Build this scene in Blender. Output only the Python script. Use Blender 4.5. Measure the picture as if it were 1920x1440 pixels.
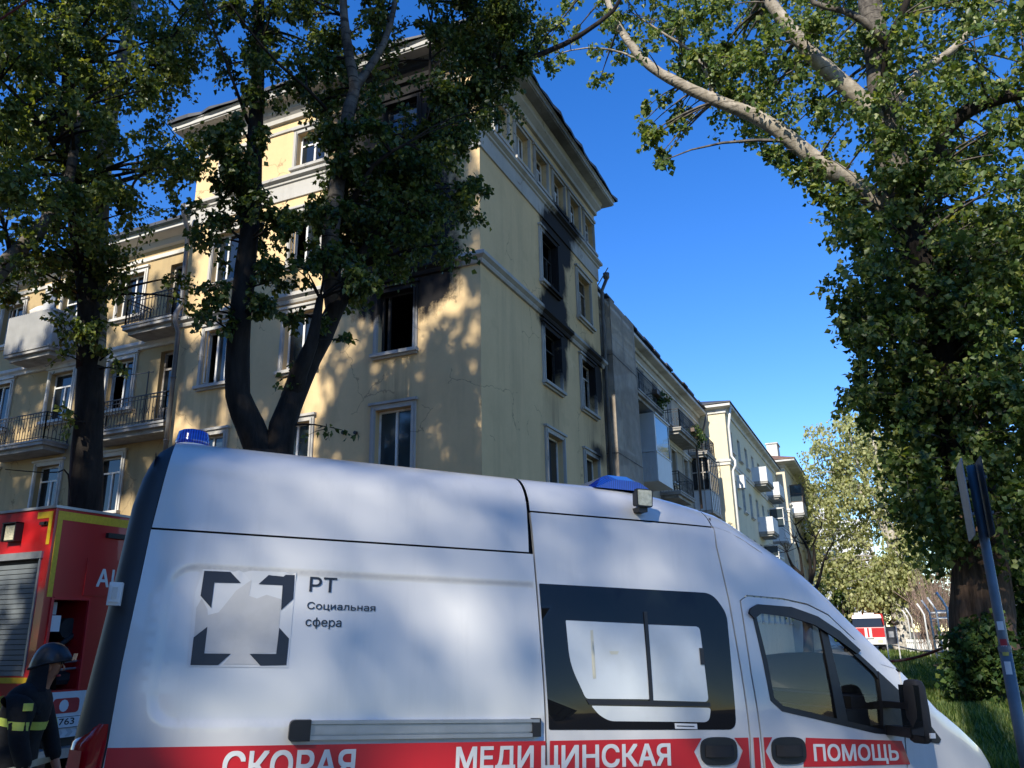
import bpy, bmesh, math, random
import numpy as np
from mathutils import Vector, Matrix
from mathutils.geometry import delaunay_2d_cdt

random.seed(7)
for _o in list(bpy.data.objects):
    bpy.data.objects.remove(_o)
SC = bpy.context.scene
COL = SC.collection

# ---------------------------------------------------------------- camera
FPX = 1540.0                      # focal length in pixels of a 1920 wide frame
CAM_H = 1.6
PSI = math.radians(24.117)        # camera heading, to the left of the street axis (+Y)
PITCH = math.atan(477 / FPX)
ROLL = math.radians(1.07)
_f0 = np.array([-math.sin(PSI), math.cos(PSI), 0.0])
_r0 = np.array([math.cos(PSI), math.sin(PSI), 0.0])
_up = np.array([0.0, 0.0, 1.0])
CF = _f0 * math.cos(PITCH) + _up * math.sin(PITCH)
_u = -_f0 * math.sin(PITCH) + _up * math.cos(PITCH)
CR = _r0 * math.cos(ROLL) - _u * math.sin(ROLL)
CU = _u * math.cos(ROLL) + _r0 * math.sin(ROLL)
CAM = np.array([0.0, 0.0, CAM_H])
cam_data = bpy.data.cameras.new('camera')
cam_data.sensor_width = 36.0
cam_data.sensor_fit = 'HORIZONTAL'
cam_data.lens = 36.0 * FPX / 1920.0
cam_data.clip_start = 0.05
cam_data.clip_end = 3000.0
cam = bpy.data.objects.new('camera', cam_data)
COL.objects.link(cam)
_m = Matrix(((CR[0], CU[0], -CF[0], 0), (CR[1], CU[1], -CF[1], 0), (CR[2], CU[2], -CF[2], CAM_H), (0, 0, 0, 1)))
cam.matrix_world = _m
SC.camera = cam

# ---------------------------------------------------------------- sky, sun, exposure
SUN_EL = math.radians(36.0)
SUN_H = Vector((-0.01, -1.0, 0)).normalized()          # horizontal direction towards the sun
world = bpy.data.worlds.new('World')
SC.world = world
world.use_nodes = True
_nt = world.node_tree
_nt.nodes.clear()
_sky = _nt.nodes.new('ShaderNodeTexSky')
_sky.sky_type = 'NISHITA'
_sky.sun_disc = False
_sky.sun_elevation = SUN_EL
_sky.sun_rotation = math.atan2(SUN_H.x, SUN_H.y)
_sky.altitude = 0
_sky.air_density = 1.0
_sky.dust_density = 0.0
_sky.ozone_density = 3.0
_bg = _nt.nodes.new('ShaderNodeBackground')
_bg.inputs['Strength'].default_value = 0.15
_wo = _nt.nodes.new('ShaderNodeOutputWorld')
_hs = _nt.nodes.new('ShaderNodeHueSaturation')
_hs.inputs['Saturation'].default_value = 1.34
_hs.inputs['Hue'].default_value = 0.514
_nt.links.new(_sky.outputs[0], _hs.inputs['Color'])
_nt.links.new(_hs.outputs[0], _bg.inputs[0])
_nt.links.new(_bg.outputs[0], _wo.inputs[0])
_sd = bpy.data.lights.new('sun', 'SUN')
_sd.energy = 4.6
_sd.angle = math.radians(0.53)
_sd.color = (1.0, 0.93, 0.80)
sun = bpy.data.objects.new('sun', _sd)
COL.objects.link(sun)
SUN_DIR = Vector((SUN_H.x * math.cos(SUN_EL), SUN_H.y * math.cos(SUN_EL), math.sin(SUN_EL)))
sun.rotation_euler = SUN_DIR.to_track_quat('Z', 'Y').to_euler()
sun.location = (0, -20, 40)
SC.view_settings.view_transform = 'Standard'
SC.view_settings.look = 'None'
SC.view_settings.exposure = 0.78
SC.view_settings.gamma = 1.0
SC.view_settings.use_curve_mapping = False
SC.render.engine = 'CYCLES'
SC.cycles.max_bounces = 6
SC.cycles.transparent_max_bounces = 12

# ---------------------------------------------------------------- pixel helpers (survey of the photograph)
def ray(px, py):
    return CR * (px - 960.0) / FPX - CU * (py - 720.0) / FPX + CF
def at(px, py, D):
    """point seen at that pixel, D metres away along the ground"""
    d = ray(px, py)
    return CAM + d * (D / math.hypot(d[0], d[1]))
def on_x(px, py, x):
    d = ray(px, py); t = x / d[0]
    return d[1] * t, CAM_H + d[2] * t
def on_y(px, py, y):
    d = ray(px, py); t = y / d[1]
    return d[0] * t, CAM_H + d[2] * t
def on_z(px, py, z=0.0):
    d = ray(px, py); t = (z - CAM_H) / d[2]
    return d[0] * t, d[1] * t

# ---------------------------------------------------------------- scene helpers
def tag(o, label=None, cat=None, group=None, kind=None):
    if label: o['label'] = label
    if cat: o['category'] = cat
    if group: o['group'] = group
    if kind: o['kind'] = kind
    return o
def thing(name, label, cat, loc=(0, 0, 0), group=None, rotz=0.0):
    o = bpy.data.objects.new(name, None)
    o.empty_display_size = 0.3
    o.location = loc
    o.rotation_euler = (0, 0, rotz)
    COL.objects.link(o)
    return tag(o, label, cat, group)
def origin(o):
    v = Vector((0, 0, 0))
    while o is not None:
        v += o.location
        o = o.parent
    return v

class MB:
    """collects geometry; build() links it as one mesh object"""
    def __init__(self):
        self.v = []; self.f = []; self.mi = []; self.cm = 0
    def vert(self, p):
        self.v.append((float(p[0]), float(p[1]), float(p[2]))); return len(self.v) - 1
    def face(self, idx):
        self.f.append(tuple(idx)); self.mi.append(self.cm)
    def poly(self, pts):
        self.face([self.vert(p) for p in pts])
    def box(self, x0, x1, y0, y1, z0, z1, b=0.0):
        if x0 > x1: x0, x1 = x1, x0
        if y0 > y1: y0, y1 = y1, y0
        if z0 > z1: z0, z1 = z1, z0
        n = len(self.v)
        for z in (z0, z1):
            for x, y in ((x0, y0), (x1, y0), (x1, y1), (x0, y1)):
                self.vert((x, y, z))
        for q in ((3, 2, 1, 0), (4, 5, 6, 7), (0, 1, 5, 4), (1, 2, 6, 5), (2, 3, 7, 6), (3, 0, 4, 7)):
            self.face([n + i for i in q])
        return self
    def bar(self, a, b, w, h=None, up=(0, 0, 1)):
        """rectangular bar from a to b"""
        h = h or w
        a = Vector(a); b = Vector(b); d = (b - a)
        if d.length < 1e-6: return self
        d.normalize(); u = Vector(up)
        if abs(d.dot(u)) > 0.98: u = Vector((1, 0, 0))
        s = d.cross(u).normalized(); u = s.cross(d)
        n = len(self.v)
        for p in (a, b):
            for i, j in ((-1, -1), (1, -1), (1, 1), (-1, 1)):
                self.vert(p + s * (i * w / 2) + u * (j * h / 2))
        for q in ((3, 2, 1, 0), (4, 5, 6, 7), (0, 1, 5, 4), (1, 2, 6, 5), (2, 3, 7, 6), (3, 0, 4, 7)):
            self.face([n + i for i in q])
        return self
    def tube(self, pts, radii, n=8, cap=True, jag=0.0, rnd=None):
        pts = [Vector(p) for p in pts]
        if not hasattr(radii, '__len__'): radii = [radii] * len(pts)
        t0 = (pts[1] - pts[0]).normalized()
        ref = Vector((1, 0, 0)) if abs(t0.x) < 0.8 else Vector((0, 1, 0))
        rows = []
        for i, p in enumerate(pts):
            a = pts[max(i - 1, 0)]; b = pts[min(i + 1, len(pts) - 1)]
            t = (b - a).normalized()
            s = (ref - t * ref.dot(t)).normalized(); ref = s
            u = t.cross(s)
            row = []
            for k in range(n):
                an = 2 * math.pi * k / n
                r = radii[i] * (1 + (rnd.uniform(-jag, jag) if jag else 0))
                row.append(self.vert(p + s * (math.cos(an) * r) + u * (math.sin(an) * r)))
            rows.append(row)
        for i in range(len(rows) - 1):
            for k in range(n):
                k2 = (k + 1) % n
                self.face((rows[i][k], rows[i][k2], rows[i + 1][k2], rows[i + 1][k]))
        if cap:
            self.face(rows[0][::-1]); self.face(rows[-1])
        return self
    def prism(self, poly2, to3, h0, h1):
        """extrude a 2D polygon; to3(u, v, h) gives the point"""
        n = len(poly2)
        lo = [self.vert(to3(u, v, h0)) for u, v in poly2]
        hi = [self.vert(to3(u, v, h1)) for u, v in poly2]
        self.face(lo[::-1]); self.face(hi)
        for i in range(n):
            j = (i + 1) % n
            self.face((lo[i], lo[j], hi[j], hi[i]))
        return self
    def lathe(self, prof, c=(0, 0, 0), n=16, axis='z'):
        rows = []
        for r, h in prof:
            row = []
            for k in range(n):
                a = 2 * math.pi * k / n
                if axis == 'z': p = (c[0] + r * math.cos(a), c[1] + r * math.sin(a), c[2] + h)
                elif axis == 'y': p = (c[0] + r * math.cos(a), c[1] + h, c[2] + r * math.sin(a))
                else: p = (c[0] + h, c[1] + r * math.cos(a), c[2] + r * math.sin(a))
                row.append(self.vert(p))
            rows.append(row)
        for i in range(len(rows) - 1):
            for k in range(n):
                k2 = (k + 1) % n
                self.face((rows[i][k], rows[i][k2], rows[i + 1][k2], rows[i + 1][k]))
        self.face(rows[0][::-1]); self.face(rows[-1])
        return self
    def grid(self, P):
        """P[i][j] points -> quads"""
        ids = [[self.vert(p) for p in row] for row in P]
        for i in range(len(ids) - 1):
            for j in range(len(ids[0]) - 1):
                self.face((ids[i][j], ids[i][j + 1], ids[i + 1][j + 1], ids[i + 1][j]))
        return ids
    def build(self, name, mat, parent=None, smooth=False, world=True, fix=True):
        me = bpy.data.meshes.new(name)
        v = self.v
        if parent is not None and world:
            o = origin(parent)
            v = [(a - o.x, b - o.y, c - o.z) for a, b, c in v]
        me.from_pydata(v, [], self.f)
        if fix:
            bm = bmesh.new(); bm.from_mesh(me)
            bmesh.ops.recalc_face_normals(bm, faces=bm.faces)
            bm.to_mesh(me); bm.free()
        mats = mat if isinstance(mat, (list, tuple)) else [mat]
        for m in mats: me.materials.append(m)
        if len(mats) > 1:
            me.polygons.foreach_set('material_index', self.mi)
        if smooth:
            me.polygons.foreach_set('use_smooth', [True] * len(me.polygons))
        me.update()
        ob = bpy.data.objects.new(name, me)
        COL.objects.link(ob)
        if parent is not None: ob.parent = parent
        return ob

def mesh_np(name, V, Fq, mat, parent=None, smooth=False):
    """fast mesh from numpy arrays; Fq has 3 or 4 columns"""
    me = bpy.data.meshes.new(name)
    V = np.asarray(V, dtype=np.float32)
    if parent is not None:
        o = origin(parent)
        V = V - np.array([o.x, o.y, o.z], dtype=np.float32)
    Fq = np.asarray(Fq, dtype=np.int32)
    n, k = Fq.shape
    me.vertices.add(len(V)); me.vertices.foreach_set('co', V.ravel())
    me.loops.add(n * k); me.loops.foreach_set('vertex_index', Fq.ravel())
    me.polygons.add(n)
    me.polygons.foreach_set('loop_start', np.arange(0, n * k, k, dtype=np.int32))
    me.polygons.foreach_set('loop_total', np.full(n, k, dtype=np.int32))
    if smooth: me.polygons.foreach_set('use_smooth', np.ones(n, dtype=bool))
    me.materials.append(mat)
    me.update(calc_edges=True)
    ob = bpy.data.objects.new(name, me)
    COL.objects.link(ob)
    if parent is not None: ob.parent = parent
    return ob

def copy_tree(o, parent=None):
    c = o.copy(); COL.objects.link(c); c.parent = parent
    for ch in list(o.children): copy_tree(ch, c)
    return c
# ---------------------------------------------------------------- materials
class NT:
    def __init__(self, name):
        self.m = bpy.data.materials.new(name); self.m.use_nodes = True
        self.t = self.m.node_tree; self.t.nodes.clear()
        self.out = self.t.nodes.new('ShaderNodeOutputMaterial')
    def n(self, typ, **kw):
        nd = self.t.nodes.new(typ)
        for k, v in kw.items():
            if k == 'ins':
                for a, b in v.items():
                    if isinstance(b, tuple) and len(b) == 2 and hasattr(b[0], 'outputs'):
                        self.t.links.new(b[0].outputs[b[1]], nd.inputs[a])
                    else:
                        nd.inputs[a].default_value = b
            else: setattr(nd, k, v)
        return nd
    def l(self, a, ao, b, bi):
        self.t.links.new(a.outputs[ao], b.inputs[bi])
    def math(self, op, a, b=None, c=None, clamp=False):
        nd = self.t.nodes.new('ShaderNodeMath'); nd.operation = op; nd.use_clamp = clamp
        for i, x in enumerate((a, b, c)):
            if x is None: continue
            if isinstance(x, tuple): self.t.links.new(x[0].outputs[x[1]], nd.inputs[i])
            else: nd.inputs[i].default_value = x
        return (nd, 0)
    def mix(self, fac, a, b, blend='MIX'):
        nd = self.t.nodes.new('ShaderNodeMix'); nd.data_type = 'RGBA'; nd.blend_type = blend
        for i, x in ((0, fac), (6, a), (7, b)):
            if isinstance(x, tuple) and hasattr(x[0], 'outputs'): self.t.links.new(x[0].outputs[x[1]], nd.inputs[i])
            elif i == 0: nd.inputs[0].default_value = x
            else: nd.inputs[i].default_value = (*x, 1) if len(x) == 3 else x
        return (nd, 2)
    def noise(self, scale, detail=4, rough=0.55, coord='Object', dist=0.0, sc3=None):
        tc = self.n('ShaderNodeTexCoord')
        src = (tc, coord)
        if sc3:
            mp = self.n('ShaderNodeMapping'); mp.inputs['Scale'].default_value = sc3
            self.t.links.new(tc.outputs[coord], mp.inputs[0]); src = (mp, 0)
        nd = self.n('ShaderNodeTexNoise')
        nd.inputs['Scale'].default_value = scale; nd.inputs['Detail'].default_value = detail
        nd.inputs['Roughness'].default_value = rough; nd.inputs['Distortion'].default_value = dist
        self.t.links.new(src[0].outputs[src[1]], nd.inputs['Vector'])
        return (nd, 0)
    def ramp(self, src, stops):
        nd = self.n('ShaderNodeValToRGB')
        e = nd.color_ramp.elements
        while len(e) < len(stops): e.new(0.5)
        for i, (p, c) in enumerate(stops):
            e[i].position = p
            e[i].color = (*c, 1) if hasattr(c, '__len__') else (c, c, c, 1)
        self.t.links.new(src[0].outputs[src[1]], nd.inputs[0])
        return (nd, 0)
    def bsdf(self, col, rough=0.6, spec=0.5, metal=0.0, bump=None, bstr=0.2, bdist=0.02, coat=0.0, **kw):
        b = self.n('ShaderNodeBsdfPrincipled')
        for k, x in (('Base Color', col), ('Roughness', rough), ('Metallic', metal), ('Specular IOR Level', spec), ('Coat Weight', coat)):
            if isinstance(x, tuple) and hasattr(x[0], 'outputs'): self.t.links.new(x[0].outputs[x[1]], b.inputs[k])
            elif k == 'Base Color': b.inputs[k].default_value = (*x, 1)
            else: b.inputs[k].default_value = x
        for k, x in kw.items(): b.inputs[k.replace('_', ' ')].default_value = x
        if bump:
            bp = self.n('ShaderNodeBump'); bp.inputs['Strength'].default_value = bstr; bp.inputs['Distance'].default_value = bdist
            self.t.links.new(bump[0].outputs[bump[1]], bp.inputs['Height'])
            self.t.links.new(bp.outputs[0], b.inputs['Normal'])
        self.t.links.new(b.outputs[0], self.out.inputs[0])
        return b

def simple(name, col, rough=0.6, metal=0.0, spec=0.5, var=0.12, scale=6.0, bump=0.0, coat=0.0, dirt=None):
    t = NT(name)
    ns = t.noise(scale, 5)
    lo = tuple(c * (1 - var) for c in col); hi = tuple(min(c * (1 + var), 1) for c in col)
    c = t.ramp(ns, [(0.3, lo), (0.7, hi)])
    if dirt:
        n2 = t.noise(scale * 0.35, 6, 0.65)
        c = t.mix(t.ramp(n2, [(0.5, 0.0), (0.72, 1.0)]), c, dirt)
    t.bsdf(c, rough, spec, metal, bump=ns if bump else None, bstr=bump, coat=coat)
    return t.m

M = {}
def wall_mat(name, col, stain, soot=(), drips=(), zref=None, var=0.10, streak=0.5):
    """painted plaster: blotches, rain streaks, cracks of darker repaint; soot = list of (axis, u, z, w, h, strength)"""
    t = NT(name)
    tc = t.n('ShaderNodeTexCoord')
    geo = t.n('ShaderNodeNewGeometry')
    big = t.noise(0.35, 5, 0.6)
    fine = t.noise(9, 6, 0.6)
    c = t.ramp(big, [(0.3, tuple(x * (1 - var) for x in col)), (0.7, tuple(x * (1 + var) for x in col))])
    st = t.noise(1.0, 6, 0.62, sc3=(1.6, 1.6, 0.16))
    sm = t.ramp(st, [(0.5, 0.0), (0.8, streak)])
    c = t.mix(sm, c, stain)
    pt = t.noise(0.8, 3, 0.5)
    c = t.mix(t.ramp(pt, [(0.60, 0.0), (0.64, 0.32)]), c, tuple(x * 0.80 for x in col))
    pt2 = t.noise(0.55, 4, 0.55, dist=0.6)
    c = t.mix(t.ramp(pt2, [(0.66, 0.0), (0.69, 0.4)]), c, tuple(min(1, x * 1.05 + 0.05) for x in col))
    vo = t.n('ShaderNodeTexVoronoi', feature='DISTANCE_TO_EDGE'); vo.inputs['Scale'].default_value = 0.55
    wn = t.n('ShaderNodeTexNoise'); wn.inputs['Scale'].default_value = 2.5; wn.inputs['Detail'].default_value = 5
    va = t.n('ShaderNodeVectorMath', operation='ADD'); vs = t.n('ShaderNodeVectorMath', operation='SCALE'); vs.inputs['Scale'].default_value = 0.5
    t.l(tc, 'Object', wn, 'Vector'); t.l(wn, 'Color', vs, 0); t.l(tc, 'Object', va, 0); t.l(vs, 0, va, 1); t.l(va, 0, vo, 'Vector')
    ck = t.math('MULTIPLY', t.math('LESS_THAN', (vo, 0), 0.006), t.math('GREATER_THAN', t.noise(0.45, 2, 0.5), 0.54))
    c = t.mix(t.math('MULTIPLY', ck, 0.55), c, tuple(x * 0.3 for x in col))
    c = t.mix(t.ramp(fine, [(0.3, 0.10), (0.7, 0.0)]), c, stain)
    if drips:
        sep = t.n('ShaderNodeSeparateXYZ'); t.l(geo, 'Position', sep, 0)
        sn = t.noise(1.0, 6, 0.7, sc3=(5.0, 5.0, 0.3))
        tot = None
        for ax, u, z, w, h, s in drips:
            du = t.math('DIVIDE', t.math('SUBTRACT', (sep, {'x': 0, 'y': 1}[ax]), u), w)
            dz = t.math('DIVIDE', t.math('SUBTRACT', (sep, 2), z), h)
            r = t.math('MAXIMUM', t.math('ABSOLUTE', du), t.math('ABSOLUTE', dz))
            k = t.math('MULTIPLY', t.math('SUBTRACT', 1.0, r, clamp=True), s)
            tot = k if tot is None else t.math('MAXIMUM', tot, k)
        k = t.math('MULTIPLY', tot, t.math('MULTIPLY', t.math('SUBTRACT', sn, 0.35, clamp=True), 3.0), clamp=True)
        c = t.mix(k, c, tuple(x * 0.42 for x in col))
    if soot:
        sep = t.n('ShaderNodeSeparateXYZ'); t.l(geo, 'Position', sep, 0)
        wob = t.math('ADD', t.math('MULTIPLY', t.noise(1.3, 6, 0.7), 0.6), t.math('MULTIPLY', t.noise(1.0, 6, 0.7, sc3=(3.5, 3.5, 0.35)), 0.4))
        tot = None
        for ax, u, z, w, h, s in soot:
            du = t.math('DIVIDE', t.math('SUBTRACT', (sep, {'x': 0, 'y': 1}[ax]), u), w)
            dz = t.math('DIVIDE', t.math('SUBTRACT', (sep, 2), z), h)
            r = t.math('SQRT', t.math('ADD', t.math('MULTIPLY', du, du), t.math('MULTIPLY', dz, dz)))
            r = t.math('ADD', r, t.math('MULTIPLY', t.math('SUBTRACT', wob, 0.5), 1.25))
            k = t.math('MULTIPLY', t.math('SUBTRACT', 1.0, r, clamp=True), s, clamp=True)
            # only on the facade that carries this window
            tot = k if tot is None else t.math('MAXIMUM', tot, k)
        c = t.mix(tot, c, (0.012, 0.011, 0.011))
    t.bsdf(c, 0.88, 0.25, bump=fine, bstr=0.25, bdist=0.01)
    return t.m

M['trim'] = simple('white_stucco_trim', (0.55, 0.53, 0.48), 0.85, var=0.12, scale=2.5, bump=0.15, dirt=(0.24, 0.225, 0.20))
M['trim_soot'] = simple('sooty_stucco_trim', (0.34, 0.33, 0.31), 0.88, var=0.3, scale=3, bump=0.2, dirt=(0.035, 0.033, 0.032))
M['soffit'] = simple('soffit_paint', (0.50, 0.49, 0.46), 0.88, var=0.1, scale=1.2, dirt=(0.22, 0.20, 0.17))
M['charred'] = simple('charred_frame', (0.02, 0.019, 0.018), 0.9, var=0.5, scale=12, bump=0.3)
M['black_room'] = simple('burnt_and_unlit_interior', (0.010, 0.009, 0.009), 0.95, var=0.5, scale=2)  # charred rooms; behind the left wing's windows black paints in unlit rooms
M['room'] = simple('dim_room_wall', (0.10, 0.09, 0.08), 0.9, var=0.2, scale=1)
M['frame_white'] = simple('white_window_frame', (0.66, 0.66, 0.64), 0.5, var=0.06, scale=8, dirt=(0.45, 0.44, 0.41))
M['frame_old'] = simple('old_painted_frame', (0.36, 0.33, 0.29), 0.75, var=0.25, scale=10, dirt=(0.16, 0.13, 0.10))
M['frame_brown'] = simple('brown_frame', (0.10, 0.065, 0.045), 0.6, var=0.25, scale=10)
M['curtain'] = simple('pale_curtain', (0.50, 0.49, 0.46), 0.9, var=0.15, scale=4)
M['roof'] = simple('dark_roof_sheet', (0.045, 0.047, 0.052), 0.6, var=0.3, scale=2, bump=0.1)
M['roof_rust'] = simple('rusty_roof_edge', (0.16, 0.085, 0.055), 0.75, var=0.35, scale=3)
M['pipe'] = simple('grey_drain_pipe', (0.12, 0.12, 0.12), 0.55, metal=0.3, var=0.25, scale=3, dirt=(0.12, 0.10, 0.08))
M['pipe_white'] = simple('white_drain_pipe', (0.6, 0.6, 0.58), 0.5, var=0.08, scale=3)
M['concrete'] = simple('balcony_concrete', (0.31, 0.30, 0.28), 0.9, var=0.18, scale=3, bump=0.25, dirt=(0.12, 0.11, 0.10))
M['iron'] = simple('black_iron_railing', (0.022, 0.022, 0.024), 0.6, var=0.3, scale=8)
M['corrugated'] = simple('white_corrugated_sheet', (0.42, 0.415, 0.39), 0.6, var=0.1, scale=2, dirt=(0.36, 0.35, 0.32))
M['siding'] = simple('pale_balcony_siding', (0.55, 0.57, 0.58), 0.5, var=0.05, scale=2)
M['bundle'] = simple('cloth_bundle', (0.52, 0.48, 0.43), 0.95, var=0.2, scale=5, bump=0.4)
M['foliage_dark'] = simple('balcony_leaves', (0.02, 0.035, 0.015), 0.7, var=0.4, scale=5)
M['black_plastic'] = simple('black_plastic', (0.012, 0.012, 0.013), 0.5, var=0.2, scale=20)
M['rubber'] = simple('black_rubber', (0.016, 0.016, 0.017), 0.8, var=0.25, scale=10)
M['steel'] = simple('bare_steel', (0.5, 0.5, 0.5), 0.35, metal=0.9, var=0.1, scale=10)
M['alu'] = simple('brushed_aluminium', (0.40, 0.41, 0.42), 0.4, metal=0.7, var=0.08, scale=14)

def glass_dark(name, col=(0.012, 0.016, 0.02), rough=0.04, spec=0.6):
    t = NT(name)
    ns = t.noise(0.7, 2, 0.5)
    t.bsdf(col, rough, spec, bump=ns, bstr=0.06, bdist=0.05)
    return t.m
M['pane'] = glass_dark('window_glass')
M['pane_blue'] = glass_dark('blue_window_glass', (0.03, 0.045, 0.055), 0.05, 0.7)

def see_through(name, tint=(0.75, 0.8, 0.82), refl=1.0):
    t = NT(name)
    tr = t.n('ShaderNodeBsdfTransparent'); tr.inputs[0].default_value = (*tint, 1)
    gl = t.n('ShaderNodeBsdfGlossy'); gl.inputs['Roughness'].default_value = 0.02
    lw = t.n('ShaderNodeLayerWeight'); lw.inputs[0].default_value = 0.5
    mx = t.n('ShaderNodeMixShader')
    sc = t.math('ADD', t.math('MULTIPLY', t.math('POWER', (lw, 'Facing'), 5.0), 0.9), 0.045 * refl, clamp=True)
    t.l(sc[0], 0, mx, 0); t.l(tr, 0, mx, 1); t.l(gl, 0, mx, 2)
    t.l(mx, 0, t.out, 0)
    return t.m
M['clear_glass'] = see_through('clear_cab_glass', (0.93, 0.95, 0.95), 1.3)
M['net'] = None

def car_paint(name, col, rough=0.3, coat=0.6, dust=0.1, metal=0.0):
    t = NT(name)
    ns = t.noise(1.3, 5, 0.6)
    c = t.ramp(ns, [(0.35, col), (0.8, tuple(x * (1 - dust) for x in col))])
    st = t.noise(1.0, 6, 0.7, sc3=(7.0, 7.0, 0.5))
    c = t.mix(t.ramp(st, [(0.52, 0.0), (0.8, 0.35)]), c, tuple(x * 0.72 + 0.01 for x in col))
    fine = t.noise(220, 2, 0.5)
    b = t.bsdf(c, rough, 0.5, metal, coat=coat, bump=fine, bstr=0.008, bdist=0.002)
    b.inputs['Coat Roughness'].default_value = 0.04
    return t.m
M['amb_white'] = car_paint('ambulance_white_paint', (0.58, 0.58, 0.57), 0.30, 0.55, 0.05)
M['amb_red'] = car_paint('ambulance_red_film', (0.50, 0.012, 0.020), 0.4, 0.3, 0.1)
M['decal_white'] = simple('reflective_white_letters', (0.62, 0.63, 0.62), 0.45, var=0.04, scale=30)
M['decal_black'] = simple('black_film', (0.012, 0.014, 0.02), 0.4, var=0.1, scale=20)
M['decal_residue'] = simple('grey_glue_residue', (0.47, 0.47, 0.46), 0.75, var=0.05, scale=9, dirt=(0.42, 0.415, 0.40))
M['decal_clear'] = simple('clear_film_edge', (0.56, 0.575, 0.58), 0.55, var=0.03, scale=6)
M['amb_gap'] = simple('panel_gap', (0.01, 0.01, 0.012), 0.9, var=0.1)
M['amb_pillar'] = simple('grey_rear_cladding', (0.022, 0.026, 0.032), 0.5, var=0.12, scale=4)
M['tail_red'] = car_paint('tail_lamp_red', (0.33, 0.004, 0.010), 0.12, 0.9, 0.2)
M['amb_window'] = glass_dark('black_privacy_glass', (0.006, 0.007, 0.009), 0.03, 0.32)
M['frosted'] = simple('frosted_white_film', (0.50, 0.535, 0.55), 0.3, var=0.05, scale=3, coat=0.5, dirt=(0.42, 0.44, 0.44))
M['film_glue'] = simple('yellow_glue_mark', (0.44, 0.44, 0.36), 0.6, var=0.1, scale=8)
def blue_lens(name):
    t = NT(name)
    w = t.n('ShaderNodeTexWave'); w.inputs['Scale'].default_value = 22
    tc = t.n('ShaderNodeTexCoord'); t.l(tc, 'Object', w, 0)
    c = t.ramp((w, 0), [(0.2, (0.004, 0.016, 0.20)), (0.8, (0.012, 0.05, 0.42))])
    b = t.bsdf(c, 0.12, 0.7, coat=0.8)
    return t.m
M['blue_lens'] = blue_lens('blue_beacon_lens')
M['lamp_glass'] = simple('ribbed_lamp_glass', (0.55, 0.52, 0.36), 0.25, var=0.25, scale=40, coat=0.6, bump=0.3)
M['fire_red'] = car_paint('fire_engine_red', (0.42, 0.010, 0.013), 0.35, 0.35, 0.15)
M['fire_white'] = car_paint('fire_engine_white', (0.70, 0.70, 0.68), 0.35, 0.3, 0.12)
M['yellow_tape'] = simple('yellow_marking_tape', (0.55, 0.36, 0.01), 0.45, var=0.12, scale=30)
M['shutter'] = simple('grey_shutter_slat', (0.16, 0.18, 0.19), 0.5, metal=0.3, var=0.1, scale=5)
M['white_paint'] = simple('white_paint', (0.62, 0.62, 0.60), 0.55, var=0.08, scale=6, dirt=(0.5, 0.5, 0.48))
M['sticker_red'] = simple('red_sticker', (0.40, 0.02, 0.025), 0.5, var=0.1, scale=20)
M['sticker_yellow'] = simple('yellow_sticker', (0.50, 0.40, 0.08), 0.5, var=0.1, scale=20)
M['coat_cloth'] = simple('fire_coat_cloth', (0.007, 0.008, 0.010), 0.9, var=0.3, scale=25, bump=0.3)
M['hi_vis'] = simple('lime_reflective_tape', (0.55, 0.66, 0.12), 0.5, var=0.1, scale=30)
M['hi_vis_grey'] = simple('silver_reflective_tape', (0.48, 0.50, 0.40), 0.45, var=0.1, scale=30)
M['helmet'] = car_paint('black_helmet_shell', (0.008, 0.010, 0.013), 0.45, 0.25, 0.2)
M['skin'] = simple('skin', (0.42, 0.20, 0.12), 0.55, var=0.12, scale=14)
M['hose'] = simple('canvas_hose', (0.16, 0.035, 0.035), 0.8, var=0.3, scale=6, dirt=(0.38, 0.33, 0.30))
M['hose_pale'] = simple('pale_canvas_hose', (0.42, 0.40, 0.36), 0.85, var=0.15, scale=6)
M['pole'] = simple('galvanised_pole', (0.15, 0.165, 0.175), 0.5, metal=0.35, var=0.15, scale=6)
M['shaded_plate_dark_board'] = simple('shaded_plate_dark_board_metal', (0.05, 0.056, 0.066), 0.5, metal=0.4, var=0.2, scale=3)  # second sign plate's shade painted as dark metal; also the dark notice board
M['sign_pale'] = simple('pale_sign_sheet', (0.34, 0.35, 0.36), 0.45, metal=0.25, var=0.2, scale=5)
M['paper'] = simple('white_paper', (0.68, 0.68, 0.66), 0.8, var=0.05, scale=10)

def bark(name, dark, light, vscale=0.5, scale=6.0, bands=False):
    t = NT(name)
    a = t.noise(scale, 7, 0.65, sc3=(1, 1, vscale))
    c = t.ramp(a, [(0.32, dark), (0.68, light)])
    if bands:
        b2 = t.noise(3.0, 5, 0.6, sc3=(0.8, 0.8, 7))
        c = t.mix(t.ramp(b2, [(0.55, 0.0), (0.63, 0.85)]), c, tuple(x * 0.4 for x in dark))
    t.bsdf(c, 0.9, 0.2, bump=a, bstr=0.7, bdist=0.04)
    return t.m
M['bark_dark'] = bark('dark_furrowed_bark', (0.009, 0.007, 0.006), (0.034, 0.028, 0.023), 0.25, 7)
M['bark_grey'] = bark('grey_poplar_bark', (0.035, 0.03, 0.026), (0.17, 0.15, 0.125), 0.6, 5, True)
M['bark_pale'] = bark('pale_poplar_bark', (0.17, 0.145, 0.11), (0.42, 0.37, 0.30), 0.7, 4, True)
M['bark_birch'] = bark('white_birch_bark', (0.20, 0.18, 0.15), (0.60, 0.56, 0.50), 2.0, 2.5, True)
M['bark_brown'] = bark('brown_old_bark', (0.045, 0.028, 0.018), (0.17, 0.11, 0.075), 0.12, 9)

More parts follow.
